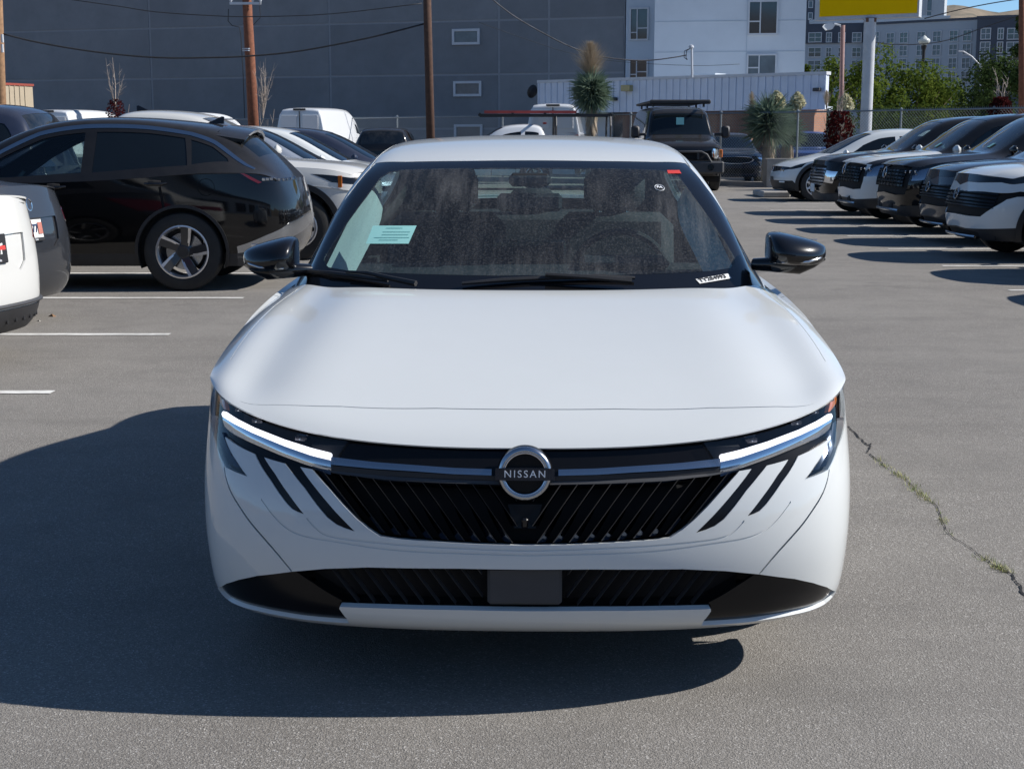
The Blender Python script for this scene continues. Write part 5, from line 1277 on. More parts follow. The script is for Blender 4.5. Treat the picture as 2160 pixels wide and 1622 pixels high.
def van(label, px, Y, top_y, ang, gz=0.0, name='parked_van'):
    p = at(px, 300, Y); ztop = at(px, top_y, Y).z; s = .95
    rt, B, T, _ = car(VAN, name, label, (0, 0, 0), 0, M_vanw, GV, cat='van', step=.14, lod=0)
    c = Vector((0, VAN['L'], 0)); c.rotate(Matrix.Rotation(ang, 3, 'Z').to_euler())
    rt.rotation_euler = (0, 0, ang); rt.location = (p.x - c.x, p.y - c.y, ztop - 2.58)
    MB().box((0, 5.915, 1.45), (.03, .02, 1.9)).build('door_seam', M_trim, rt)
    MB().box((0, 5.90, 2.47), (.5, .05, .07), bev=.02).build('brake_lamp_bar', M_trim, rt)
    for s_ in (-1, 1):
        MB().box((s_ * .86, 5.92, 1.15), (.12, .05, .55), bev=.02).build('tail_light', M_red, rt); MB().box((s_ * .42, 5.91, 1.95), (.62, .02, .62), bev=.01).build('rear_door_panel', M_vanw, rt)
    return rt
van('white van far left with its back doors towards the lot', 105, 56, 229, math.pi - R(14))
van('white van seen side on between the two rear-facing vans', 290, 62, 236, math.pi - R(62))
van('white van behind the fence just right of the red pole', 633, 54, 225, math.pi - R(12))
van('white van standing behind the pickup with ladder rack', 1166, 52, 216, math.pi - R(5))
# lifted black van with roof rack, facing the camera
NV = shifted(VAN, L=6.0, W=1.02, r=.43, axles=(1.05, 4.7), z=[.42, .50, .72, .95, 1.2], zt=1.3, tw=.30, wheel='multi', archk=1.1, ws=(4.1, 6.2), mirror=False,
    st=[(.06, 1.22, .14, .80, 1.21, .25, .93, 1.16), (.20, 1.34, .28, .84, 1.32, .4, .97, 1.25), (.7, 1.42, .8, .86, 1.40, .85, .99, 1.32), (1.15, 1.47, 1.22, .87, 1.45, 1.3, 1.0, 1.36), (1.35, 1.50, 1.42, .87, 1.48, 1.45, 1.0, 1.40),
        (1.52, 1.70, 1.60, .86, 1.68, 1.62, 1.0, 1.42), (1.72, 2.12, 1.80, .82, 2.08, 1.80, 1.0, 1.44), (2.0, 2.32, 2.05, .80, 2.26, 2.05, 1.0, 1.45), (3.0, 2.38, 3.0, .80, 2.31, 3.0, 1.0, 1.45), (5.6, 2.36, 5.6, .80, 2.30, 5.6, .99, 1.45),
        (5.9, 2.3, 5.9, .80, 2.24, 5.9, .985, 1.45), (5.97, 2.0, 5.97, .80, 1.98, 5.97, .98, 1.45), (6.0, 1.5, 6.0, .80, 1.5, 6.0, .93, 1.42)],
    win=[[(5.0, 5.6), (5.5, 4.9), (6.6, 4.2), (7.3, 4.1), (7.3, 5.6)]])
YN_ = 41.5; NS = 1.06
nv, B, T, _ = car(NV, 'parked_van', 'lifted black van with roof rack and steel bumper facing the camera', (at(1450, 300, YN_).x, YN_, 0), R(1), M_black, None, cat='van', step=.09, scale=1.06,
    px=[('grille_back', 'front', [(0, .86), (.62, .86), (.68, 1.12), (0, 1.14)], -.05, M_dark), ('headlight', 'front', [(.70, .90), (.98, .90), (.98, 1.16), (.72, 1.16)], .004, M_chrome, .01)])
MB().box((0, -.13, .66), (1.95, .34, .34), bev=.05).build('steel_bumper', M_trimg, nv)
mb = MB(); mb.tube([(-.62, -.26, .80), (-.5, -.26, 1.0), (-.35, -.26, 1.08), (.35, -.26, 1.08), (.5, -.26, 1.0), (.62, -.26, .80)], .03, 8); mb.build('bull_bar', M_trimg, nv, angle=50)
for s in (-1, 1):
    mb = MB(); mb.lathe([(.0, .0), (.075, .0), (.085, .03)], 16, Matrix.Translation((s * .60, -.31, .66)) @ Matrix.Rotation(R(90), 4, 'X')); mb.build('fog_light', M_tint, nv)
    MB().box((s * .92, .02, 1.03), (.10, .04, .22), bev=.02).build('turn_signal', M_amber, nv)
    MB().box((s * 1.27, 1.45, 1.62), (.24, .14, .34), bev=.05).build('tow_mirror', M_trim, nv, angle=40); MB().box((s * 1.08, 1.45, 1.55), (.25, .06, .08), bev=.02).build('mirror_arm', M_trim, nv)
for x in (-.3, .3): MB().box((x, -.02, 1.0), (.05, .04, .26)).build('grille_post', M_trimg, nv)
mb = MB()
for x in (-.80, .80): mb.tube([(x, 1.7, 2.46), (x, 5.6, 2.46)], .035, 6)
for y in np.linspace(1.7, 5.6, 9): mb.box((0, y, 2.44), (1.6, .07, .03))
mb.box((0, 1.62, 2.45), (1.72, .10, .12), bev=.03)
for x in (-.72, .72):
    for y in (2.0, 3.5, 5.0): mb.box((x, y, 2.39), (.05, .08, .14))
mb.build('roof_rack', M_trim, nv)
MB().box((0, 1.56, 1.92), (.22, .01, .2), M=Matrix.Rotation(R(0), 4, 'X')).build('windshield_notice', M_mint, nv)
# dark minivan and navy SUV behind the fence
def facing(sp, name, label, px, y, Y, rz, pm, cat='car', fts=None, gz=None, step=.1, scale=1.0):
    rt, B, T, _ = car(sp, name, label, (at(px, 300, Y).x, Y, 0), rz, pm, None, cat=cat, px=fts, step=step, scale=scale); return rt, B, T
MINI = shifted(XOVER, L=5.1, W=.99, clad=None, axles=(.98, 4.05), rg=(11.3, 12.8), win=XOVER['win'], st=st_edit(XOVER, lambda i, s: (s[0] * 1.09, s[1] + .03, s[2] * 1.09, s[3] + .06, s[4] + .03, s[5] * 1.09, s[6] + .055, s[7] + .02)))
mini, B, T = facing(MINI, 'parked_van', 'dark navy minivan behind the chain link fence beside the lifted van', 1553, 300, 49.0, R(-3), M_navy, 'minivan', [('headlight', 'front', [(.55, .84), (.80, .88), (.93, .98), (.85, 1.0), (.6, .93)], .006, M_chrome, .01), ('grille_back', 'front', [(0, .68), (.45, .70), (.62, .80), (.5, .88), (0, .88)], -.02, M_dark), ('lower_grille', 'front', [(0, .34), (.6, .34), (.66, .5), (0, .52)], -.02, M_dark)], step=.09, scale=1.03)
mb = MB(); mb.tube([B.pt(*B.near((x, .1, z)), .012) for x, z in ((0, .90), (.3, .90), (.52, .90), (.60, .80), (.46, .69), (.2, .66), (0, .66))], .012, 6)
for i in range(len(mb.v)): pass
o = mb.build('chrome_surround', M_chrome, mini); mb2 = MB(); mb2.tube([Vector((-p.x, p.y, p.z)) for p in [B.pt(*B.near((x, .1, z)), .012) for x, z in ((0, .90), (.3, .90), (.52, .90), (.60, .80), (.46, .69), (.2, .66), (0, .66))]], .012, 6); mb2.build('chrome_surround', M_chrome, mini)
for k, z in enumerate((.72, .56, .40)):
    for s in (-1, 1): MB().box((s * .82, .14 + .0, z), (.08, .04, .05), bev=.01).build('running_lamp', M_chrome, mini)
facing(BIGSUV, 'parked_car', 'blue and black off-road SUV behind the fence by the brick pillar', 1722, 300, 52, R(-4), simple('bright_blue_paint', (.02, .06, .22), .3, coat=1.0), 'car', step=.12)
# low dark car just behind the electric hatchback, row behind the fence line
rt, B, T, _ = car(shifted(EV, wsm=M_tint), 'parked_car', 'black car mostly hidden behind the white electric hatchback', (at(1655, 300, 38.5).x, 38.5, 0), ROWR, M_black, None, step=.1, scale=1.05)
rt, B, T, _ = car(XOVER, 'parked_car', 'dark car with silver roof rails showing above the white hatchback', (at(1850, 300, 44).x, 44, 0), ROWR, M_gun, None, step=.12, scale=1.0)
for s in (-1, 1):
    MB().tube([(s * .56, 2.3, 1.70), (s * .56, 2.5, 1.76), (s * .55, 3.9, 1.74), (s * .54, 4.1, 1.67)], .014, 6).build('roof_rail', M_chrome, rt)
facing(BIGSUV, 'parked_car', 'black SUV seen from behind near the dark wooden pole', 834, 300, 47.5, math.pi, M_black, 'car', [('tail_light', 'rear', [(.80, .9), (.92, .9), (.92, 1.1), (.80, 1.1)], .01, M_red, .01)], step=.12, scale=1.0)
# black sedan part hidden: window sticker cards
# pickup with ladder rack
pk = empty('pickup_truck', (at(902, 300, 44).x, 44, 0), ROWR, 'white pickup truck carrying a black ladder rack with red ladders', 'truck')
cab, B, T, _ = car(PK, 'cab', None, (0, 0, 0), 0, M_vanw, None, cat=None, step=.11); cab.parent = pk
mb = MB(); mb.box((-.95, 4.35, 1.0), (.07, 1.9, .5)); mb.box((.95, 4.35, 1.0), (.07, 1.9, .5)); mb.box((0, 5.32, 1.0), (1.97, .07, .5)); mb.box((0, 4.35, .7), (1.9, 1.9, .1)); mb.build('bed', M_vanw, pk)
MB().box((0, 3.3, 1.83), (.5, .12, .05), bev=.02).build('brake_lamp', M_red, pk)
for s in (-1, 1):
    for y in (3.6, 5.1):
        MB().tube([(s * .93, y, 1.2), (s * .93, y, 1.75), (s * .80, y, 2.02)], .03, 6).build('rack_leg', M_trim, pk)
    MB().box((s * .80, 3.3, 2.05), (.06, 3.7, .06)).build('rack_rail', M_trim, pk)
for y in (1.5, 2.4, 3.3, 4.2, 5.1): MB().box((0, y, 2.08), (1.7, .06, .05)).build('rack_bar', M_trim, pk)
lad = empty('ladder', (0, 0, 0), 0, 'red and grey extension ladder lying on the rack of the white pickup', 'ladder')
lm = MB(); M_ladder = simple('red_ladder', (.42, .06, .05), .5)
for x in (-.42, -.02): lm.box((x, 2.9, 2.15), (.04, 2.6, .07))
lm.build('ladder_rail', M_ladder, lad); lm = MB()
for k in range(8): lm.box((-.22, 1.8 + .31 * k, 2.15), (.4, .035, .035))
lm.build('rung', M_alloy, lad); pk.scale = (1.08,) * 3; lad.matrix_world = Matrix.LocRotScale(pk.location, pk.rotation_euler, pk.scale)
# ---------------------------------------------------------------- buildings behind the lot
M_greywall = simple('grey_concrete_wall', (.225, .235, .248), .85, var=.10, vscale=.5, dirt=((.175, .184, .198), .5), bmp=.15, bscale=8)
M_joint = simple('wall_joint', (.30, .315, .34), .85, var=.06)
M_greywall2 = simple('grey_concrete_dark', (.20, .21, .224), .85, var=.10, vscale=.45, dirt=((.155, .164, .178), .5), bmp=.15, bscale=8)
M_whitewall = simple('white_stucco', (.62, .66, .70), .85, var=.04, vscale=.8)
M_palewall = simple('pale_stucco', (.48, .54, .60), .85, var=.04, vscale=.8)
M_frame = simple('white_window_frame', (.55, .57, .60), .5, var=.04)
M_pane = simple('window_pane', (.02, .035, .05), .05, spec=.9, var=.1)
M_paneb = simple('blind_pane', (.10, .14, .17), .12, spec=.7, var=.2, vscale=2)
M_metal = simple('white_corrugated_metal', (.62, .68, .78), .55, var=.05, vscale=2)
M_brick = None
def brickmat(name, c1, c2, mortar):
    t = NT(name); v = t.n('Mapping', Vector=t.n('TexCoord').outputs['Object'], Rotation=(R(90), 0, 0)).outputs[0]
    b = t.n('TexBrick', Vector=v, Color1=c3(c1), Color2=c3(c2), Mortar=c3(mortar), Scale=1.0); b.inputs['Mortar Size'].default_value = .012; b.inputs['Brick Width'].default_value = .24; b.inputs['Row Height'].default_value = .085
    p = t.n('BsdfPrincipled', **{'Base__Color': b.outputs[0], 'Roughness': .9}); t.t.links.new(bump(t, b.outputs[1], -.5, .01), p.inputs['Normal']); return t.done(p.outputs[0])
M_brick = brickmat('brown_brick', (.20, .105, .07), (.26, .14, .095), (.17, .14, .12))
M_brick2 = brickmat('orange_brick', (.36, .15, .08), (.42, .19, .10), (.26, .2, .16))
M_tan = simple('tan_metal_siding', (.42, .35, .25), .6, var=.05)
M_redtrim = simple('red_trim', (.30, .06, .04), .5)
def wallframe(A, B):
    """frame with x along the wall from A to B, y up, z towards the camera"""
    x = (B - A); x.z = 0; return frame(A, x, (0, 0, 1)), x.length
def upx(A, B, px):
    """where a photo column meets the wall line A-B (distance along it)"""
    d = ray(px, 300); e = (B - A).normalized(); k = d.x * e.y - d.y * e.x
    t = (A.x * e.y - A.y * e.x) / k
    return (Vector((d.x * t, d.y * t, 0)) - Vector((A.x, A.y, 0))).dot(Vector((e.x, e.y, 0)))
def vpx(A, B, px, py):
    u = upx(A, B, px); p = A + (B - A).normalized() * u; return at(px, py, p.y).z
def window(root, Mx, u0, u1, v0, v1, rows=1, split=(), fw=.07, pane=None, dep=.10, name='window', sub=True, hs=()):
    mb = MB()
    for (a, b, c, d) in ((u0 - fw, u1 + fw, v0 - fw, v0), (u0 - fw, u1 + fw, v1, v1 + fw), (u0 - fw, u0, v0, v1), (u1, u1 + fw, v0, v1)):
        mb.box(((a + b) / 2, (c + d) / 2, dep / 2), (b - a, d - c, dep), M=None)
    for s_ in split: mb.box((u0 + (u1 - u0) * s_, (v0 + v1) / 2, dep * .4), (fw * .7, v1 - v0, dep * .7))
    for (h0, h1, s_) in hs: mb.box((u0 + (u1 - u0) * (h0 + h1) / 2, v0 + (v1 - v0) * s_, dep * .38), ((u1 - u0) * (h1 - h0), fw * .7, dep * .6))
    mb.v = [tuple(Mx @ Vector(v)) for v in mb.v]; o = mb.build(name, M_frame, root)
    p = MB(); p.box(((u0 + u1) / 2, (v0 + v1) / 2, .012), (u1 - u0, v1 - v0, .02)); p.v = [tuple(Mx @ Vector(v)) for v in p.v]; p.build('pane', pane or M_pane, o); return o
def slab(root, name, Mx, u0, u1, v0, v1, z0, z1, mat):
    mb = MB(); mb.box(((u0 + u1) / 2, (v0 + v1) / 2, (z0 + z1) / 2), (u1 - u0, v1 - v0, z1 - z0)); mb.v = [tuple(Mx @ Vector(v)) for v in mb.v]; return mb.build(name, mat, root)
# grey windowless hall
gb = empty('building', (0, 0, 0), 0, 'large dark grey concrete building with panel joints behind the vans', 'building')
GA, GB = Vector((at(-220, 300, 81.5).x, 81.5, -.6)), Vector((at(1315, 300, 70).x, 70, -.6)); GM, GL_ = wallframe(GA, GB)
slab(gb, 'wall', GM, 0, GL_, 0, 15.5, -12, 0, M_joint)
uj = [-.02] + [upx(GA, GB, p) for p in (-60, 326, 700, 1053, 1157)] + [GL_]
h1 = vpx(GA, GB, 500, 57) + .6; h2 = vpx(GA, GB, 700, 162) + .6; vj = [0, h2 - (h1 - h2) * 1.02, h2, h1, h1 + (h1 - h2), 15.5]
k = 0
for i in range(len(uj) - 1):
    for j in range(len(vj) - 1):
        if j == 0 and i % 2: pass
        slab(gb, 'wall_panel', GM, uj[i] + .06, uj[i + 1] - .06, vj[j] + .05, vj[j + 1] - .05, -.01, .03, (M_greywall, M_greywall2)[(i * 3 + j * 2) % 5 % 2]); k += 1
for (a, b, c, d) in ((961, 1009, 67, 90), (963, 1012, 177, 199), (964, 1014, 268, 290)):
    M2 = GM @ Matrix.Translation((0, 0, .03)); window(gb, M2, upx(GA, GB, a), upx(GA, GB, b), vpx(GA, GB, (a + b) / 2, d) + .6, vpx(GA, GB, (a + b) / 2, c) + .6, fw=.12, pane=M_paneb)
# white apartment block
wb = empty('building', (0, 0, 0), 0, 'tall white building with paired windows to the right of the grey one', 'building')
WA, WB = Vector((at(1315, 300, 70).x + .02, 69.6, -.6)), Vector((at(1379, 300, 69).x, 69.2, -.6)); WM, WL = wallframe(WA, WB)
slab(wb, 'wall', WM, 0, WL, 0, 17, -10, 0, M_palewall)
WC, WD = Vector((at(1379, 300, 66).x, 66.5, -.6)), Vector((at(1687, 300, 66).x, 65.5, -.6)); XM, XL = wallframe(WC, WD)
slab(wb, 'wall', XM, 0, XL, 0, 17, -12, 0, M_whitewall)
for y in (110, 45, -20):
    v = vpx(WC, WD, 1600, y) + .6; slab(wb, 'wall_joint', XM, 0, XL, v, v + .03, 0, .02, M_palewall)
slab(wb, 'wall_joint', XM, upx(WC, WD, 1570) - .03, upx(WC, WD, 1570), 0, 17, 0, .015, M_palewall)
for (c, d) in ((20, 83), (128, 166)):
    window(wb, WM, upx(WA, WB, 1328), upx(WA, WB, 1362), vpx(WA, WB, 1345, d) + .6, vpx(WA, WB, 1345, c) + .6, split=(.38,), hs=((.38, 1, .36), (0, .38, .22)), fw=.07)
for (c, d) in ((5, 71), (118, 159), (-110, -45)):
    window(wb, XM, upx(WC, WD, 1574), upx(WC, WD, 1630), vpx(WC, WD, 1600, d) + .6, vpx(WC, WD, 1600, c) + .6, split=(.40,), hs=((0, .4, .38),), fw=.08, pane=M_pane if c < 100 else M_paneb)
# low metal-clad shop
lb = empty('building', (0, 0, 0), 0, 'low shop with white corrugated metal fascia above brown brick', 'building')
LA, LB = Vector((at(1136, 300, 64).x, 64, -.6)), Vector((at(1737, 300, 56).x, 56, -.6)); LM, LL = wallframe(LA, LB)
ft, fb = vpx(LA, LB, 1400, 168) + .6, vpx(LA, LB, 1400, 236) + .6
slab(lb, 'fascia', LM, 0, LL, fb, ft, -.3, 0, M_metal); slab(lb, 'roof_edge', LM, -.05, LL + .05, ft, ft + .12, -.36, .06, M_frame); slab(lb, 'roof', LM, 0, LL - 3.2, fb + .1, fb + .3, -8, -.3, M_palewall)
mb = MB(); n = int(LL / .32)
for k in range(n + 1): mb.box((k * LL / n, (fb + ft) / 2, .02), (.06, ft - fb - .02, .05))
mb.v = [tuple(LM @ Vector(v)) for v in mb.v]; tag(mb.build('fascia_rib', M_metal, lb), kind='stuff')
slab(lb, 'shop_wall', LM, 0, upx(LA, LB, 1262), 0, fb, -7.5, -1.1, M_whitewall)
slab(lb, 'brick_wall', LM, upx(LA, LB, 1300), upx(LA, LB, 1572), 0, fb, -5, -.5, M_brick)
slab(lb, 'shop_front', LM, upx(LA, LB, 1262), upx(LA, LB, 1300), 0, fb, -7.5, -1.2, M_pane)
slab(lb, 'shop_front', LM, upx(LA, LB, 1572), upx(LA, LB, 1685), 0, fb, -2.2, -1.6, M_pane)
slab(lb, 'brick_pillar', LM, upx(LA, LB, 1676), upx(LA, LB, 1714), 0, fb, -1.2, -.08, M_brick2)
slab(lb, 'sill', LM, upx(LA, LB, 1258), upx(LA, LB, 1302), .9, 1.05, -1.2, -1.0, M_frame)
for u in (1325,): slab(lb, 'wall_lamp', LM, upx(LA, LB, u - 9), upx(LA, LB, u + 9), ft - .45, ft - .2, .02, .3, simple('old_lamp_cover', (.40, .34, .16), .4))
slab(lb, 'roof_unit', LM @ Matrix.Translation((0, 0, -3)), upx(LA, LB, 1378), upx(LA, LB, 1432), ft, ft + .35, -1, 0, M_palewall)
mb = MB()
for a_, s_ in ((1297, 0), (1722, .2)):
    c = LM @ Vector((upx(LA, LB, a_), fb + .55 + s_, .12)); mb = MB(); mb.box(c, (.16, .35, .13), rz=.6, bev=.02); mb.build('security_camera', M_trimg, lb)
mb = MB(); c = LM @ Vector((-.15, ft - .4, .1)); mb.lathe([(0, 0), (.22, .06), (.30, .16)], 14, Matrix.Translation(c) @ Matrix.Rotation(R(-70), 4, 'X') @ Matrix.Rotation(R(-40), 4, 'Y')); mb.build('satellite_dish', M_trim, lb)
# tan shed at the left
tb = empty('building', (0, 0, 0), 0, 'small tan metal shed with red trim at the far left', 'building')
TA, TB = Vector((at(-90, 300, 62).x, 62, -.6)), Vector((at(75, 300, 66).x, 66, -.6)); TM, TL = wallframe(TA, TB)
t0, t1 = vpx(TA, TB, 40, 226) + .6, vpx(TA, TB, 40, 181) + .6
slab(tb, 'fascia', TM, 0, TL, t0, t1, -5, 0, M_tan); slab(tb, 'trim', TM, -.05, TL + .05, t1, t1 + .10, -5, .04, M_redtrim); slab(tb, 'wall', TM, 0, TL - .1, 0, t0, -5, -.5, simple('cream_block', (.48, .45, .38), .9))
mb = MB()
for k in range(int(TL / .3)): mb.box((k * .3 + .1, (t0 + t1) / 2, .015), (.03, t1 - t0, .03))
mb.v = [tuple(TM @ Vector(v)) for v in mb.v]; tag(mb.build('siding_rib', M_tan, tb), kind='stuff')
# far apartment blocks
M_apt = simple('pale_grey_cladding', (.42, .46, .50), .8, var=.04, vscale=.3)
M_aptd = simple('dark_grey_cladding', (.075, .088, .115), .8, var=.06, vscale=.3)
def far_block(label, x0, x1, ytop, Y0, Y1, mat, wins, top=None, h=None):
    rt = empty('building', (0, 0, 0), 0, label, 'building'); A, B = Vector((at(x0, 300, Y0).x, Y0, -3)), Vector((at(x1, 300, Y1).x, Y1, -3)); M, L = wallframe(A, B)
    xm = (x0 + x1) / 2; H = vpx(A, B, xm, ytop) + 3
    slab(rt, 'wall', M, 0, L, 0, H, -14, 0, mat); slab(rt, 'parapet', M, -.1, L + .1, H, H + .4, -14, .15, M_aptd if mat is M_apt else mat)
    if top: slab(rt, 'upper_wall', M, 0, L, vpx(A, B, xm, top) + 3, H - .01, 0, .3, M_aptd)
    sc_ = Y0 / 3000
    for (cx, cy, w_, hh, kind) in wins:
        u = upx(A, B, cx); v = vpx(A, B, cx, cy) + 3; off = .35 if top and cy < top else .02
        M2 = M @ Matrix.Translation((0, 0, off)); hw, hv = w_ * sc_ / 2, hh * sc_ / 2
        window(rt, M2, u - hw, u + hw, v - hv, v + hv, split=(.5,) if kind else (), hs=((0, 1, .5),) if kind else (), fw=.14, pane=random.choice([M_pane, M_paneb, M_paneb]), dep=.15)
    return rt, M, L, H
wn_ = []
for r_i, cy in enumerate((79, 107, 135, 163)):
    for cx in (1869, 1897, 1933, 1966, 2001, 2029): wn_.append((cx, cy - (cx - 1933) * .012 * (3 - r_i) , 15, 19, 1))
for cy in (79, 107, 135): wn_.append((1840, cy, 10, 19, 1))
far_block('long pale grey apartment block with rows of four-pane windows', 1812, 2049, 48, 258, 246, M_apt, wn_)
wn_ = [(cx, cy, w_, 17, 1) for cy in (80, 111, 138) for cx, w_ in ((1712, 24), (1741, 9), (1768, 12), (1799, 16))]
far_block('apartment block with dark top storey left of the white pole', 1690, 1813, 55, 262, 259, M_apt, wn_, top=92)
wn_ = [(cx, cy, w_, 20, 1) for cy in (72, 101, 129) for cx, w_ in ((2067, 17), (2098, 9), (2126, 24), (2156, 10))] + [(2067, 155, 16, 12, 1)]
far_block('dark grey apartment block at the right edge', 2048, 2300, 36, 243, 236, M_aptd, wn_)
far_block('tower block rising behind the yellow sign', 1690, 1728, -160, 330, 330, M_aptd, [(1700, c, 7, 12, 0) for c in (10, 35)] + [(1716, c, 7, 12, 0) for c in (10, 35)])
rt, M, L, H = far_block('slim grey tower right of the yellow sign', 1920, 1978, -200, 340, 338, M_apt, [(1947, c, 9, 22, 0) for c in (12, 36)])
far_block('low row of rooftops between the towers', 1728, 1990, 38, 300, 300, M_palewall, [(1700 + 0 * k, 42, 2, 2, 0) for k in range(1)])
# hills
mb = MB(); nx, ny = 90, 14; vs = []
prof = [(1500, 120), (1800, 60), (1960, 14), (1995, 10), (2040, 16), (2080, 26), (2100, 27), (2135, 19), (2180, 24), (2300, 10), (2600, -30), (3200, 60)]
for j in range(ny):
    for i in range(nx):
        px = 1500 + 1700 * i / (nx - 1); py = float(np.interp(px, [p[0] for p in prof], [p[1] for p in prof])); Y = 4200 + 180 * j
        top = at(px, py, 6500).z; f = j / (ny - 1); nz = mnoise.fractal(Vector((px * .012, j * .35, 0)), 1, 2, 5)
        vs.append((at(px, 300, Y).x, Y, -30 + (top * (Y / 6500) + 30) * f ** .7 + nz * 45 * (1 - f) * f * 3 + nz * 8))
mb.add(vs, [(j * nx + i, j * nx + i + 1, (j + 1) * nx + i + 1, (j + 1) * nx + i) for j in range(ny - 1) for i in range(nx - 1)])
t = NT('dry_hillside'); v = t.coord((.001, .001, .001)); c = t.ramp(t.noise(v, 9, 8, .7), [(.35, (.10, .10, .075)), (.5, (.22, .18, .13)), (.7, (.30, .24, .17))])
hz = t.mix(.0, c, c); b = t.n('BsdfPrincipled', **{'Base__Color': c, 'Roughness': 1.0}); M_hill = t.done(b.outputs[0])
tag(mb.build('hills', M_hill, None, smooth=True), kind='structure')

mb = MB(); n = 150; vs = []  # unseen ring of hills added to cover the bare horizon in reflections
for j, (rr, hh) in enumerate(((4300, -30), (4900, 190), (5600, 400), (6200, 380))):
    for i in range(n + 1):
        a = R(48) - (R(276)) * i / n; nz = mnoise.fractal(Vector((i * .16, j * .3, 5)), 1, 2, 5); vs.append((rr * math.cos(a), rr * math.sin(a), hh * (1 + .5 * nz) if hh > 0 else hh))
mb.add(vs, [(j * (n + 1) + i, j * (n + 1) + i + 1, (j + 1) * (n + 1) + i + 1, (j + 1) * (n + 1) + i) for j in range(3) for i in range(n)])
tag(mb.build('hills', M_hill, None, smooth=True), kind='structure')

# ---------------------------------------------------------------- sign, poles, wires, lamps
M_yellow = simple('yellow_sign_panel', (1.0, .58, .0), .7, spec=.1, var=.03)
M_polew = simple('white_painted_steel', (.55, .57, .60), .45, var=.06, dirt=((.3, .28, .25), .3))
sg_ = empty('sign', (0, 0, 0), 0, 'yellow sign panel in white frame on a thick white pole', 'sign'); YS = 50
A, B = at(1718, 42, YS + .8), at(1938, 36, YS - .8); A.z = B.z = 0; Ms, Ls = wallframe(A, B); z0 = at(1828, 40, YS).z
slab(sg_, 'frame', Ms, 0, Ls, z0, z0 + 1.75, -.45, 0, M_polew); slab(sg_, 'panel', Ms, .17, Ls - .06, z0 + .12, z0 + 1.63, -.02, .02, M_yellow)
pc = at(1825, 300, YS); mb = MB(); mb.tube([(pc.x, YS, -.6), (pc.x, YS, z0)], .20, 20, cap=False); mb.build('pole', M_polew, sg_, smooth=True)
mb = MB(); mb.box((pc.x, YS, z0 - .05), (.35, .35, .14)); mb.build('bracket', simple('rusty_steel', (.16, .08, .05), .8), sg_)
M_wood = simple('weathered_wood', (.20, .075, .04), .9, var=.25, vscale=8, bmp=.3)
M_woodd = simple('dark_wood', (.085, .045, .03), .9, var=.25, vscale=8, bmp=.3)
M_woodt = simple('tan_wood', (.26, .15, .08), .9, var=.25, vscale=8, bmp=.3)
def pole(label, p0, p1, Y, r0, r1, mat, name='utility_pole'):
    a, b = at(*p0, Y), at(*p1, Y); d = (b - a); a = a - d * ((a.z + .8) / d.z); b = b + d.normalized() * 3
    rt = empty(name, (0, 0, 0), 0, label, 'pole'); mb = MB(); mb.tube([a, a + (b - a) * .5, b], [r0, (r0 + r1) / 2, r1], 14, cap=True); mb.build('post', mat, rt, smooth=True); return rt
YP = 57
p1 = pole('reddish wooden utility pole with white insulators left of centre', (534, 250), (521, 0), YP, .235, .16, M_wood)
ar = at(515, 9, YP); mb = MB(); mb.box(ar + Vector((.05, -.2, 0)), (1.15, .08, .09)); mb.build('cross_arm', M_polew, p1)
for px in (487, 533, 549): 
    c = at(px, 2, YP - .2); mb = MB(); mb.lathe([(.0, .22), (.05, .2), (.07, .12), (.04, .1), (.07, .02), (.04, -.02), (.035, -.15), (0, -.16)], 12, Matrix.Translation(c)); mb.build('insulator', M_polew, p1, smooth=True)
mb = MB(); mb.tube([at(482, 20, YP - .2), at(481, 45, YP - .2), at(490, 55, YP - .2), at(505, 58, YP - .2), at(508, 75, YP - .2), at(513, 160, YP - .2), at(516, 250, YP - .2)], .018, 6); mb.build('conduit', M_trim, p1)
mb = MB(); mb.tube([at(548, 14, YP), at(549, 38, YP), at(534, 54, YP), at(512, 50, YP)], .014, 6); mb.build('jumper_cable', M_trim, p1)
for y in (104, 108): mb = MB(); c = at(523, y, YP); mb.lathe([(.22, -.02), (.22, .02)], 14, Matrix.Translation(c)); mb.build('band', M_polew, p1)
p2 = pole('dark brown wooden pole in front of the grey building', (908, 280), (901, 0), 48, .15, .125, M_woodd)
p3 = pole('tan wooden pole cut by the left edge of the picture', (3, 245), (-2, 100), 46, .17, .15, M_woodt)
for y in (82, 103): c = at(5, y, 45.8); mb = MB(); mb.lathe([(0, .13), (.04, .13), (.045, -.12), (0, -.13)], 10, Matrix.Translation(c)); mb.build('cutout', M_polew, p3)
p4 = pole('brown wooden pole at the right edge of the picture', (2156, 215), (2156, 60), 52, .13, .11, M_wood)
def wire(label, pts, Y, r=.016, mat=None, name='power_line', Yb=None):
    P = []; n = len(pts); 
    for i, p in enumerate(pts): P.append(at(*p, Y + ((Yb or Y) - Y) * i / (n - 1)))
    Q = []
    for i in range(n - 1):
        for t_ in (0, .25, .5, .75): 
            a, b, c, d = P[max(i - 1, 0)], P[i], P[i + 1], P[min(i + 2, n - 1)]
            Q.append(.5 * ((2 * b) + (c - a) * t_ + (2 * a - 5 * b + 4 * c - d) * t_ ** 2 + (3 * b - a - 3 * c + d) * t_ ** 3))
    Q.append(P[-1]); mb = MB(); mb.tube(Q, r, 5); return tag(mb.build(name, mat or M_trim, None, smooth=True), label, 'cable')
wire('black cable sagging from the left edge pole to the dark brown pole', [(6, 72), (80, 90), (200, 110), (330, 122), (450, 122), (540, 118), (640, 107), (780, 80), (895, 51)], 46, .028, Yb=48)
wire('upper thin cable crossing the grey building', [(150, 0), (250, 14), (330, 26), (450, 34), (540, 36), (700, 30), (890, 8)], 55, .018)
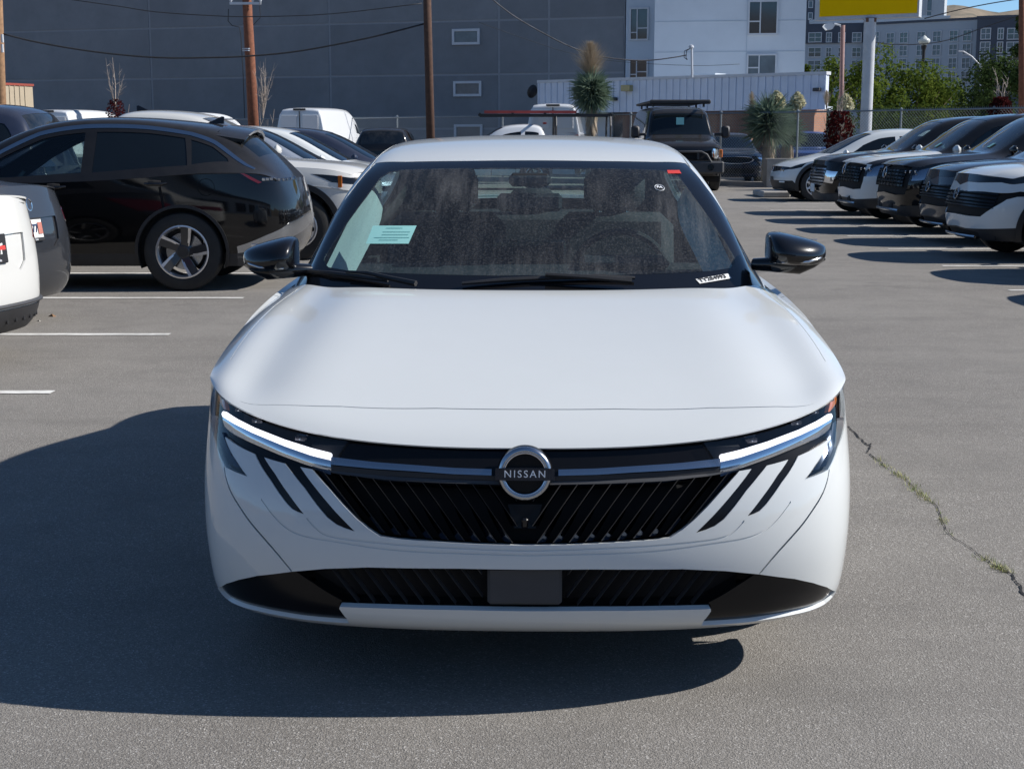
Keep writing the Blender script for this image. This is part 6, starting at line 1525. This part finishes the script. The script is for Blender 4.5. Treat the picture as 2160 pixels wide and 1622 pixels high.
wire('twisted service cable running down to the mast on the low shop roof', [(1036, -2), (1080, 32), (1130, 62), (1200, 98), (1260, 118), (1320, 127), (1370, 128), (1420, 122), (1448, 117)], 57, .024, Yb=59, mat=simple('striped_cable', (.05, .05, .055), .6, var=.9, vscale=3))
wire('faint second cable below the twisted service cable', [(1010, 48), (1100, 80), (1200, 112), (1300, 130), (1460, 139), (1560, 136)], 60, .010, mat=M_trimg)
wire('cable crossing in front of the pale apartment block', [(1838, 88), (1880, 94), (1940, 94), (2000, 85), (2060, 64), (2100, 50), (2160, 30)], 60, .018)
wire('cable running up to the right above the far roofs', [(1950, 40), (2020, 22), (2090, 8), (2160, -3)], 60, .022)
mast = empty('mast', (0, 0, 0), 0, 'thin service mast with weatherhead on the low shop roof', 'mast')
mb = MB(); mb.tube([at(1460, 164, 59), at(1459, 102, 59)], .045, 8); mb.build('pipe', M_polew, mast); mb = MB(); mb.lathe([(0, .12), (.09, .08), (.11, 0), (.05, -.05)], 12, Matrix.Translation(at(1458, 101, 59))); mb.build('weatherhead', M_polew, mast)
for q in (0, 4): 
    mb = MB(); mb.tube([at(1456, 103, 58.9), at(1444 + q, 108, 58.9), at(1443 + q, 122, 58.9), at(1450, 127, 58.9)], .015, 5); mb.build('lead_wire', M_trim, mast)
# cobra-head lamp, acorn lamp, mast arm
cl = empty('street_lamp', (0, 0, 0), 0, 'cobra-head street lamp on a reddish pole left of the white sign pole', 'street lamp')
mb = MB(); a = at(1776, 260, 66); mb.tube([(a.x, 66, -.6), at(1778, 54, 66)], .10, 10); mb.build('pole', simple('reddish_steel', (.22, .12, .11), .7), cl, smooth=True)
mb = MB(); mb.tube([at(1778, 62, 66), at(1772, 54, 66), at(1760, 51, 66)], .04, 8); mb.build('arm', M_polew, cl)
mb = MB(); mb.add([at(1738, 56, 66), at(1742, 51, 66), at(1752, 49, 66), at(1763, 52, 66), at(1756, 62, 66), at(1745, 64, 66)] + [v + Vector((0, .35, 0)) for v in [at(1738, 56, 66), at(1742, 51, 66), at(1752, 49, 66), at(1763, 52, 66), at(1756, 62, 66), at(1745, 64, 66)]], [(0, 1, 2, 3, 4, 5), (11, 10, 9, 8, 7, 6)] + [(i, (i + 1) % 6, 6 + (i + 1) % 6, 6 + i) for i in range(6)]); mb.build('lamp_head', M_polew, cl)
def acorn(label, px, ytop, ybase, Y):
    rt = empty('street_lamp', (0, 0, 0), 0, label, 'street lamp'); c = at(px, ybase, Y); k = (at(px, ytop, Y).z - c.z)
    mb = MB(); mb.lathe([(.05, 0), (.26, .16 * k), (.36, .42 * k), (.33, .6 * k), (.17, .75 * k), (.13, .84 * k), (.05, .95 * k), (0, k)], 16, Matrix.Translation(c)); mb.build('globe', simple('frosted_globe', (.62, .64, .60), .3) if 'frosted_globe' not in MATS else MATS['frosted_globe'], rt, smooth=True)
    mb = MB(); mb.lathe([(.10, -8), (.09, -2.2), (.13, -2.1), (.09, -2.0), (.09, -.3), (.16, -.1), (.18, 0)], 12, Matrix.Translation(c)); mb.build('post', M_trim, rt, smooth=True)
    mb = MB(); mb.tube([c + Vector((-.5, 0, -.95)), c + Vector((.5, 0, -.95))], .035, 6); mb.build('banner_arm', M_trim, rt); return rt
acorn('acorn globe street lamp on a dark post in front of the pale apartments', 1949, 75, 97, 88)
acorn('acorn globe street lamp just above the low shop roof end', 1703, 149, 160, 95)
ml = empty('street_lamp', (0, 0, 0), 0, 'slender mast-arm street light between the pale and dark apartments', 'street lamp')
mb = MB(); mb.tube([at(2070, 230, 120), at(2069, 135, 120)], .12, 8); mb.tube([at(2069, 140, 120), at(2050, 120, 120), at(2032, 109, 120), at(2022, 109, 120)], .06, 6); mb.tube([at(2070, 148, 120), at(2100, 155, 120)], .05, 6); mb.build('mast_arm', M_polew, ml)

# ---------------------------------------------------------------- fence, kerbs, markings
def fence_Y(px): return float(np.interp(px, [-200, 720, 900, 1540, 2160, 2400], [66, 58, 54.5, 47.5, 40, 38]))
fpts = [(px, fence_Y(px)) for px in np.arange(-150, 2420, 10)]
FP = [Vector((at(px, 300, Y).x, Y, 0)) for px, Y in fpts]
FH = 2.30; M_galv = simple('galvanised_steel', (.22, .25, .27), .55, .3, var=.1)
fn = empty('fence', (0, 0, 0), 0, 'chain link fence with top rail running behind the parked cars', 'fence')
mb = MB(); mb.tube([p + Vector((0, 0, FH + .05)) for p in FP], .026, 6); mb.build('top_rail', M_galv, fn)
for px in (60, 250, 440, 640, 838, 1060, 1330, 1520, 1682, 1899, 2095, 2290):
    Y = fence_Y(px); p = at(px, 300, Y); mb = MB(); mb.tube([(p.x, Y + .05, -.1), (p.x, Y + .05, FH + .05)], .035, 8); mb.lathe([(.05, FH + .04), (.05, FH + .1), (0, FH + .14)], 8, Matrix.Translation((p.x, Y + .05, 0))); mb.build('fence_post', M_galv, fn)
dist = [0.0]
for a, b in zip(FP, FP[1:]): dist.append(dist[-1] + (b - a).length)
def along(d):
    d = min(max(d, 0), dist[-1]); i = min(int(np.searchsorted(dist, d)), len(FP) - 1); i = max(i, 1); t_ = (d - dist[i - 1]) / (dist[i] - dist[i - 1]); return FP[i - 1].lerp(FP[i], t_)
mb = MB(); s_ = .10; wv = .0035; n = int(dist[-1] / s_)
for k in range(-24, n):
    for sg2 in (1, -1):
        d0 = k * s_; d1 = d0 + FH
        a0, a1 = (d0, d1) if sg2 > 0 else (d1, d0)
        if max(a0, a1) < 0 or min(a0, a1) > dist[-1]: continue
        za, zb_ = 0, FH
        A_, B_ = along(a0), along(a1)
        o_ = Vector((wv, 0, 0)); mb.add([A_ + o_ + Vector((0, 0, .05)), A_ - o_ + Vector((0, 0, .05)), B_ - o_ + Vector((0, 0, FH + .05)), B_ + o_ + Vector((0, 0, FH + .05))], [(0, 1, 2, 3)])
for k in range(0, int(dist[-1] / .07)):
    p = along(k * .07); mb.add([p + Vector((-.006, 0, FH + .03)), p + Vector((.006, 0, FH + .03)), p + Vector((.014, 0, FH + .12)), p + Vector((.004, 0, FH + .12))], [(0, 1, 2, 3)])
tag(mb.build('chain_link', M_galv, fn), kind='stuff')
def ribbon3(pts, w_, h, name, mat, kind='structure', z0=0.0):
    mb = MB(); m = len(pts)
    vs = []
    for i, p in enumerate(pts):
        t_ = (pts[min(i + 1, m - 1)] - pts[max(i - 1, 0)]).normalized(); n_ = Vector((-t_.y, t_.x, 0)) * w_ / 2
        vs += [p + n_ + Vector((0, 0, z0)), p + n_ + Vector((0, 0, h)), p - n_ + Vector((0, 0, h)), p - n_ + Vector((0, 0, z0))]
    mb.add(vs, [(4 * i + q, 4 * i + q + 1, 4 * i + 5 + q, 4 * i + 4 + q) for i in range(m - 1) for q in range(3)] + [(0, 1, 2, 3), tuple(4 * (m - 1) + q for q in (3, 2, 1, 0))]); return tag(mb.build(name, mat, None), kind=kind)
ribbon3([p + Vector((0, -.25, 0)) for p in FP], .5, .15, 'kerb', M_conc)
# small kerb island and a concrete planter wall by the electric car
mb = MB(); c = gnd(1637, 417); mb.box((c.x, c.y + .7, .08), (.72, 1.6, .16), bev=.03); tag(mb.build('kerb_island', M_conc), kind='structure')
mb = MB(); c = at(1690, 330, 45); mb.box((c.x, 46, .35), (1.9, .8, 1.1)); tag(mb.build('retaining_wall', M_conc), 'low concrete planter wall behind the electric hatchback', 'wall')
# painted stall lines
def stall(px0, px1, y, label=None):
    a, b = gnd(px0, y), gnd(px1, y); Y = (a.y + b.y) / 2; mb = MB(); n = 24; vs = []
    for i in range(n + 1):
        x = a.x + (b.x - a.x) * i / n; j = .006 * math.sin(i * 2.3 + y); vs += [(x, Y - .05 + j, .004), (x, Y + .05 + j * .5, .004)]
    mb.add(vs, [(2 * i, 2 * i + 2, 2 * i + 3, 2 * i + 1) for i in range(n)]); return tag(mb.build('stall_line', M_line), kind='structure')
for (a, b, y) in ((2128, 2900, 613), (1988, 2700, 561.5), (1873, 2600, 525.5), (1787, 2500, 498.5), (1722, 2400, 476.5), (1668, 2300, 458.6), (1625, 2250, 443.5), (1640, 2150, 430)): stall(a, b, y)
for (a, b, y) in ((-700, 112, 828), (-700, 358, 706), (-500, 514, 629), (-400, 640, 577), (-300, 700, 538)): stall(a, b, y)
# crack in the asphalt with weeds
cr = [(1790, 901), (1806, 917), (1821, 932), (1830, 941), (1837, 936), (1835, 947), (1829, 955), (1843, 965), (1857, 974), (1872, 989), (1890, 1000), (1912, 1012), (1930, 1033), (1950, 1050), (1975, 1068), (1983, 1085), (1985, 1098), (1995, 1118), (2008, 1134), (2030, 1146), (2052, 1160), (2076, 1180), (2100, 1195), (2120, 1204), (2137, 1215), (2140, 1225), (2152, 1235), (2155, 1252), (2170, 1262), (2200, 1280)]
rc = random.Random(4); L1 = []
for a, b in zip(cr, cr[1:]):
    for k in range(5): 
        t_ = k / 5; L1.append(gnd(a[0] + (b[0] - a[0]) * t_ + rc.uniform(-1.6, 1.6), a[1] + (b[1] - a[1]) * t_ + rc.uniform(-1, 1)))
vs = []
for i, p in enumerate(L1):
    q = i / len(L1); wv = rc.uniform(.0012, .0048) * (1.0 if q < .25 or q > .72 else .55); t_ = (L1[min(i + 1, len(L1) - 1)] - L1[max(i - 1, 0)]).normalized(); n_ = Vector((-t_.y, t_.x, 0)) * wv; vs += [p + n_ + Vector((0, 0, .0035)), p - n_ + Vector((0, 0, .0035))]
tag(MB().add(vs, [(2 * i, 2 * i + 1, 2 * i + 3, 2 * i + 2) for i in range(len(L1) - 1)]).build('asphalt_crack', M_dark), kind='structure')
M_weed = simple('dry_weeds', (.42, .40, .17), .9, var=.4, vscale=60); M_weedg = simple('green_weeds', (.20, .27, .08), .9, var=.4, vscale=60)
mb = MB()
for i, p in enumerate(L1):
    q = i / len(L1)
    dens_ = int(26 * max(0, mnoise.noise(Vector((i * .23, 3.7, 0))) + .22)) if (.24 < q < .66 or .71 < q < .81) else 0
    for k in range(dens_):
        c = p + Vector((rc.gauss(0, .014), rc.gauss(0, .010), 0)); a = rc.uniform(0, 6.3); h = rc.uniform(.006, .026); d = Vector((math.cos(a), math.sin(a), 0)) * rc.uniform(.005, .02); mb.cm = rc.random() < .35
        s2 = Vector((-d.y, d.x, 0)).normalized() * .0012; mb.add([c - s2, c + s2, c + d + Vector((0, 0, h))], [(0, 1, 2)])
mb.cm = 0
tag(mb.build('weeds', [M_weed, M_weedg]), 'dry weeds growing in the asphalt crack', 'weeds', kind='stuff')
# little litter on the left
for (x, y, s_) in ((110, 668, .035), (82, 678, .018)):
    c = gnd(x, y); mb = MB(); mb.add([c + Vector((-s_, 0, 0)), c + Vector((s_ * .4, -s_ * .5, 0)), c + Vector((s_, s_ * .2, 0)), c + Vector((.1 * s_, s_ * .5, 0)), c + Vector((0, 0, s_ * .7))], [(0, 1, 4), (1, 2, 4), (2, 3, 4), (3, 0, 4)])
    tag(mb.build('pebble' if s_ < .02 else 'crumpled_leaf', M_conc if s_ < .02 else M_woodt), 'small pebble on the asphalt near the crumpled leaf' if s_ < .02 else 'small crumpled dry leaf on the asphalt at the left', 'debris')

# unseen showroom added behind the camera for the cars to mirror
db = empty('building', (0, 0, 0), 0, 'long pale showroom building added unseen behind the camera for the car fronts to mirror', 'building')
DA, DB = Vector((26, -24, 0)), Vector((-30, -27, 0)); DM, DL = wallframe(DA, DB)
slab(db, 'wall', DM, 0, DL, 0, 5.2, -10, 0, M_whitewall); slab(db, 'parapet', DM, -.3, DL + .3, 5.2, 6.1, -10, .5, M_aptd)
for k in range(9): window(db, DM, 3 + 5.8 * k, 7 + 5.8 * k, .5, 3.6, split=(.33, .66), pane=M_pane)
# ---------------------------------------------------------------- plants
def leafmat(name, c1, c2, tr=.3, extra=None):
    t = NT(name); oi = t.n('TexCoord'); n = t.noise(oi.outputs['Object'], 2.2, 4, .6); wn2 = t.n('TexWhiteNoise', Vector=t.n('VectorMath', _operation='SNAP', i0=oi.outputs['Object'], i1=(.25, .25, .25)).outputs[0]).outputs[0]
    st = [(.25, c1), (.75, c2)]
    if extra: st.append((.93, extra))
    c = t.ramp(t.math('ADD', t.math('MULTIPLY', n, .7), t.math('MULTIPLY', wn2, .3)), st)
    d = t.n('BsdfDiffuse', Color=c); tl = t.n('BsdfTranslucent', Color=c); m = t.n('MixShader', Fac=tr); t.t.links.new(d.outputs[0], m.inputs[1]); t.t.links.new(tl.outputs[0], m.inputs[2]); return t.done(m.outputs[0])
M_leaf = leafmat('maple_leaves', (.045, .085, .018), (.16, .20, .035), .45)
M_leafd = leafmat('dark_leaves', (.018, .035, .014), (.06, .09, .03), .3)
M_leafr = leafmat('plum_leaves', (.03, .008, .010), (.11, .022, .020), .3)
M_yucca = leafmat('yucca_blades', (.09, .14, .09), (.30, .38, .28), .2)
M_yuccad = leafmat('dry_yucca_blades', (.30, .24, .17), (.52, .44, .34), .2)
M_flower = leafmat('cream_blossom', (.45, .42, .26), (.70, .68, .50), .3)
M_bark = simple('bark', (.12, .09, .07), .95, var=.3, bmp=.4)
M_twig = simple('bare_twig', (.36, .30, .25), .9, var=.2)
def tree(label, px, Y, ytop, ybot, wpx, mat, n=5200, seed=1, leaf=.16, group=None, name='tree', trunk=True, squash=1.0):
    rg = random.Random(seed); c = at(px, (ytop + ybot) / 2, Y); H = at(px, ytop, Y).z - at(px, ybot, Y).z; Wd = wpx * Y / 3000 / 2 * 1.32; H *= 1.12
    rt = empty(name, (c.x, Y, -.5), 0, label, 'tree', group); cz = c.z + .5
    blobs = []
    for k in range(26):
        a = rg.uniform(0, 6.28); rr = rg.random() ** .6; zz = rg.uniform(-.95, .9); rad = math.sqrt(max(.05, 1 - zz * zz * .85)) * (1 - .25 * max(0, zz))
        blobs.append((Vector((math.cos(a) * rr * Wd * rad * .8, math.sin(a) * rr * Wd * rad * .8, cz + zz * H / 2 * .84)), rg.uniform(.20, .36) * Wd * 1.15))
    vs, fs = [], []
    per = n // len(blobs)
    for bc_, br in blobs:
        for k in range(per):
            d = Vector((rg.gauss(0, 1), rg.gauss(0, 1), rg.gauss(0, 1))).normalized(); p = bc_ + d * br * rg.uniform(.55, 1.12) ** .8
            nrm_ = (d + Vector((rg.uniform(-.8, .8), rg.uniform(-.8, .8), rg.uniform(-.3, .9)))).normalized(); a_ = nrm_.orthogonal().normalized(); a_.rotate(Matrix.Rotation(rg.uniform(0, 6.28), 3, nrm_)); b_ = nrm_.cross(a_); s_ = leaf * rg.uniform(.6, 1.3)
            i = len(vs); vs += [p - a_ * s_ * .5, p + b_ * s_ * .32 + a_ * s_ * .05, p + a_ * s_ * .55, p - b_ * s_ * .32 + a_ * s_ * .05]; fs.append((i, i + 1, i + 2, i + 3))
    MB().add(vs, fs).build('crown', mat, rt)
    mb = MB(); mb.tube([(0, 0, 0), (.05, 0, cz * .45), (0, .05, cz)], [Wd * .09 + .05, Wd * .07 + .03, .04], 8)
    for bc_, br in blobs[:12]: mb.tube([(0, 0, cz * rg.uniform(.35, .8)), (bc_ + Vector((0, 0, cz * .5))) * .5, bc_], [.06, .04, .015], 5)
    mb.build('trunk', M_bark, rt, smooth=True); return rt
GT = 'street trees behind the shop and the fence'
tree('leafy green tree right of the white sign pole, widest of the row', 1925, 82, 148, 300, 165, M_leaf, 7600, 11, .20, GT)
tree('tall leafy tree directly behind the white sign pole', 1840, 80, 108, 290, 120, M_leaf, 6400, 12, .20, GT)
tree('leafy tree between the shop end and the white sign pole', 1742, 84, 130, 250, 92, M_leaf, 4200, 13, .20, GT)
tree('small crown peeking out beside the white building corner', 1696, 92, 138, 200, 34, M_leaf, 1500, 14, .20, GT)
tree('leafy tree at the right end of the green row', 1985, 86, 172, 290, 95, M_leaf, 4200, 15, .20, GT)
tree('large dark evergreen behind the right end of the fence', 2090, 78, 118, 280, 140, M_leafd, 7200, 16, .18, GT)
tree('dark conifer branches entering at the right edge', 2172, 70, 20, 200, 66, M_leafd, 4200, 17, .18, GT)
tree('dark bush between the sign pole and the brick pillar', 1762, 60, 230, 305, 90, M_leafd, 3000, 18, .14, None, 'bush')
tree('low dark hedge behind the white sign pole', 1900, 68, 238, 320, 190, M_leafd, 4200, 19, .15, None, 'hedge')
def twigs(mb, base, h, n, rg, r=.02, spread=.35):
    for k in range(n):
        a = rg.uniform(0, 6.28); l = h * rg.uniform(.45, 1.0); d = Vector((math.cos(a) * spread * rg.random(), math.sin(a) * spread * rg.random(), 1)).normalized()
        p1_ = base + d * l * .5 + Vector((rg.uniform(-.04, .04), 0, 0)); p2_ = base + d * l + Vector((rg.uniform(-.12, .12), 0, 0)); mb.tube([base, p1_, p2_], [r, r * .6, r * .2], 4)
        for q in range(4):
            b0 = base.lerp(p2_, rg.uniform(.35, .9)); mb.tube([b0, b0 + Vector((rg.uniform(-.22, .22), rg.uniform(-.2, .2), rg.uniform(.08, .3)))], [r * .35, r * .12], 3)
def shrub(label, px, Y, ytop, ybot, wpx, seed, mat=None, twig=0, twig_h=1.0, n=1500, leaf=.10, group=None):
    rg = random.Random(seed); c = at(px, ybot, Y); H = at(px, ytop, Y).z - c.z; Wd = wpx * Y / 6000; rt = empty('shrub', (c.x, Y, 0), 0, label, 'shrub', group)
    mb = MB(); twigs(mb, Vector((0, 0, 0)), c.z + H * .95, 9, rg, .03, .25); mb.build('stem', M_twig, rt)
    if mat:
        vs, fs = [], []
        for k in range(n):
            zf = rg.random(); rad = Wd * (.55 + .45 * math.sin(zf * 3.1)) * rg.random() ** .5; a = rg.uniform(0, 6.28); p = Vector((math.cos(a) * rad, math.sin(a) * rad, c.z + zf * H))
            n_ = Vector((rg.gauss(0, 1), rg.gauss(0, 1), rg.gauss(0, 1))).normalized(); a_ = n_.orthogonal().normalized(); b_ = n_.cross(a_); s_ = leaf * rg.uniform(.6, 1.3); i = len(vs)
            vs += [p - a_ * s_ * .5, p + b_ * s_ * .3, p + a_ * s_ * .5, p - b_ * s_ * .3]; fs.append((i, i + 1, i + 2, i + 3))
        MB().add(vs, fs).build('foliage', mat, rt)
    if twig:
        mb = MB(); twigs(mb, Vector((0, 0, c.z + H * .5)), twig_h, twig, rg, .022, .30); mb.build('bare_branch', M_twig, rt)
    return rt
GP = 'dark red plum shrubs along the fence'
shrub('dark red plum shrub with pale bare stem in front of the brick pillar', 1768, 43, 235, 335, 62, 21, M_leafr, 5, 1.6, 1300, .12, GP)
shrub('dark red plum shrub with bare twigs near the right edge', 2108, 41, 206, 262, 50, 22, M_leafr, 6, 1.2, 1500, .10, GP)
shrub('dark red shrub with a tall bare branch above the left van', 245, 55, 210, 262, 42, 23, M_leafr, 7, 2.2, 500, .10, GP)
shrub('bare twiggy shrub right of the reddish utility pole', 556, 55, 200, 300, 30, 24, None, 16, 2.3)
def yucca(label, px, Y, cy, rpx, n, seed, trunk=0.0, mat=None, flowers=(), thatch=False, up=.0):
    rg = random.Random(seed); c = at(px, cy, Y); r = rpx * Y / 3000; rt = empty('yucca', (c.x, Y, 0), 0, label, 'plant')
    vs, fs = [], []
    def blade(p, d, l, w_):
        s_ = d.cross(Vector((0, 0, 1))); s_ = (s_ if s_.length > .1 else Vector((1, 0, 0))).normalized() * w_; i = len(vs); e = p + d * l + Vector((0, 0, -.10 * l * l)); m_ = p + d * l * .5
        vs.extend([p - s_ * .6, p + s_ * .6, m_ + s_, e, m_ - s_]); fs.append((i, i + 1, i + 2, i + 3, i + 4))
    for k in range(n):
        d = Vector((rg.gauss(0, 1), rg.gauss(0, 1), rg.gauss(up, .9))).normalized(); blade(Vector((0, 0, c.z)) + Vector((0, 0, rg.uniform(-.3, .3) * r)), d, r * rg.uniform(.75, 1.1), .018)
    MB().add(vs, fs).build('blades', mat or M_yucca, rt)
    mb = MB(); mb.tube([(0, 0, -.3), (0, 0, c.z)], [.16, .12], 8); mb.build('trunk', M_bark, rt)
    if thatch:
        vs, fs = [], []
        for k in range(420): a = rg.uniform(0, 6.28); z = rg.uniform(.2, c.z - r * .2); blade(Vector((math.cos(a) * .12, math.sin(a) * .12, z)), Vector((math.cos(a) * .25, math.sin(a) * .25, -1)).normalized(), .5, .02)
        MB().add(vs, fs).build('dry_skirt', M_yuccad, rt)
    for (fx, fy0, fy1, wpx, kind) in flowers:
        a = at(fx, fy1, Y - .1); b = at(fx, fy0, Y - .1); base = Vector((a.x - c.x, 0, a.z)); top = Vector((b.x - c.x, 0, b.z)); mb = MB(); mb.tube([Vector((base.x * .5, 0, c.z)), base, top], [.03, .025, .01], 6); o = mb.build('flower_stalk', M_yuccad, rt)
        vs2, fs2 = [], []; L_ = (top - base).length; W_ = wpx * Y / 6000
        for k in range({'flower': 900, 'dry': 500, 'spike': 1700}[kind]):
            t_ = rg.random(); rad = W_ * math.sin(max(.05, t_) ** .8 * 3.0) * rg.random() ** .5 if kind != 'spike' else W_ * (1 - t_) ** .6 * rg.random() ** .6; a_ = rg.uniform(0, 6.28); p = base.lerp(top, t_) + Vector((math.cos(a_) * rad, math.sin(a_) * rad, rg.uniform(-.04, .04)))
            if kind == 'flower': s_ = rg.uniform(.03, .06); n_ = Vector((rg.gauss(0, 1), rg.gauss(0, 1), rg.gauss(0, 1))).normalized(); u_ = n_.orthogonal().normalized(); w2 = n_.cross(u_); i = len(vs2); vs2 += [p - u_ * s_, p + w2 * s_, p + u_ * s_, p - w2 * s_]; fs2.append((i, i + 1, i + 2, i + 3))
            else: q0 = base.lerp(top, t_ * .95); i = len(vs2); s_ = Vector((.008, 0, 0)); e = q0 + Vector((math.cos(a_) * rad * 1.2, math.sin(a_) * rad, abs(rad) * rg.uniform(.6, 1.4))); vs2 += [q0 - s_, q0 + s_, e]; fs2.append((i, i + 1, i + 2))
        MB().add(vs2, fs2).build('blossom' if kind == 'flower' else 'dry_plume', M_flower if kind == 'flower' else M_yuccad, o)
    return rt
yucca('tall yucca ball with dry plume on top in front of the low shop', 1248, 50, 194, 50, 1500, 31, flowers=[(1246, 86, 165, 90, 'spike')], thatch=True)
GY = None
yucca('spiky yucca clump with tall dry stalk and cream blossoms left of the brick pillar', 1622, 47, 258, 62, 1000, 32, up=.35, flowers=[(1587, 192, 240, 22, 'dry'), (1640, 195, 235, 38, 'flower'), (1618, 205, 240, 20, 'dry')], thatch=True)
yucca('yucca clump with two cream blossoms over the brick pillar', 1662, 49, 280, 46, 600, 33, up=.3, flowers=[(1684, 197, 232, 34, 'flower'), (1668, 222, 242, 36, 'flower')], thatch=True)
yucca('yucca with a large cream blossom above the plum shrub', 1775, 48, 270, 34, 500, 34, up=.3, flowers=[(1785, 200, 240, 36, 'flower'), (1745, 190, 228, 20, 'dry')])
# hazy far air is thin: nothing else stands beyond the hills
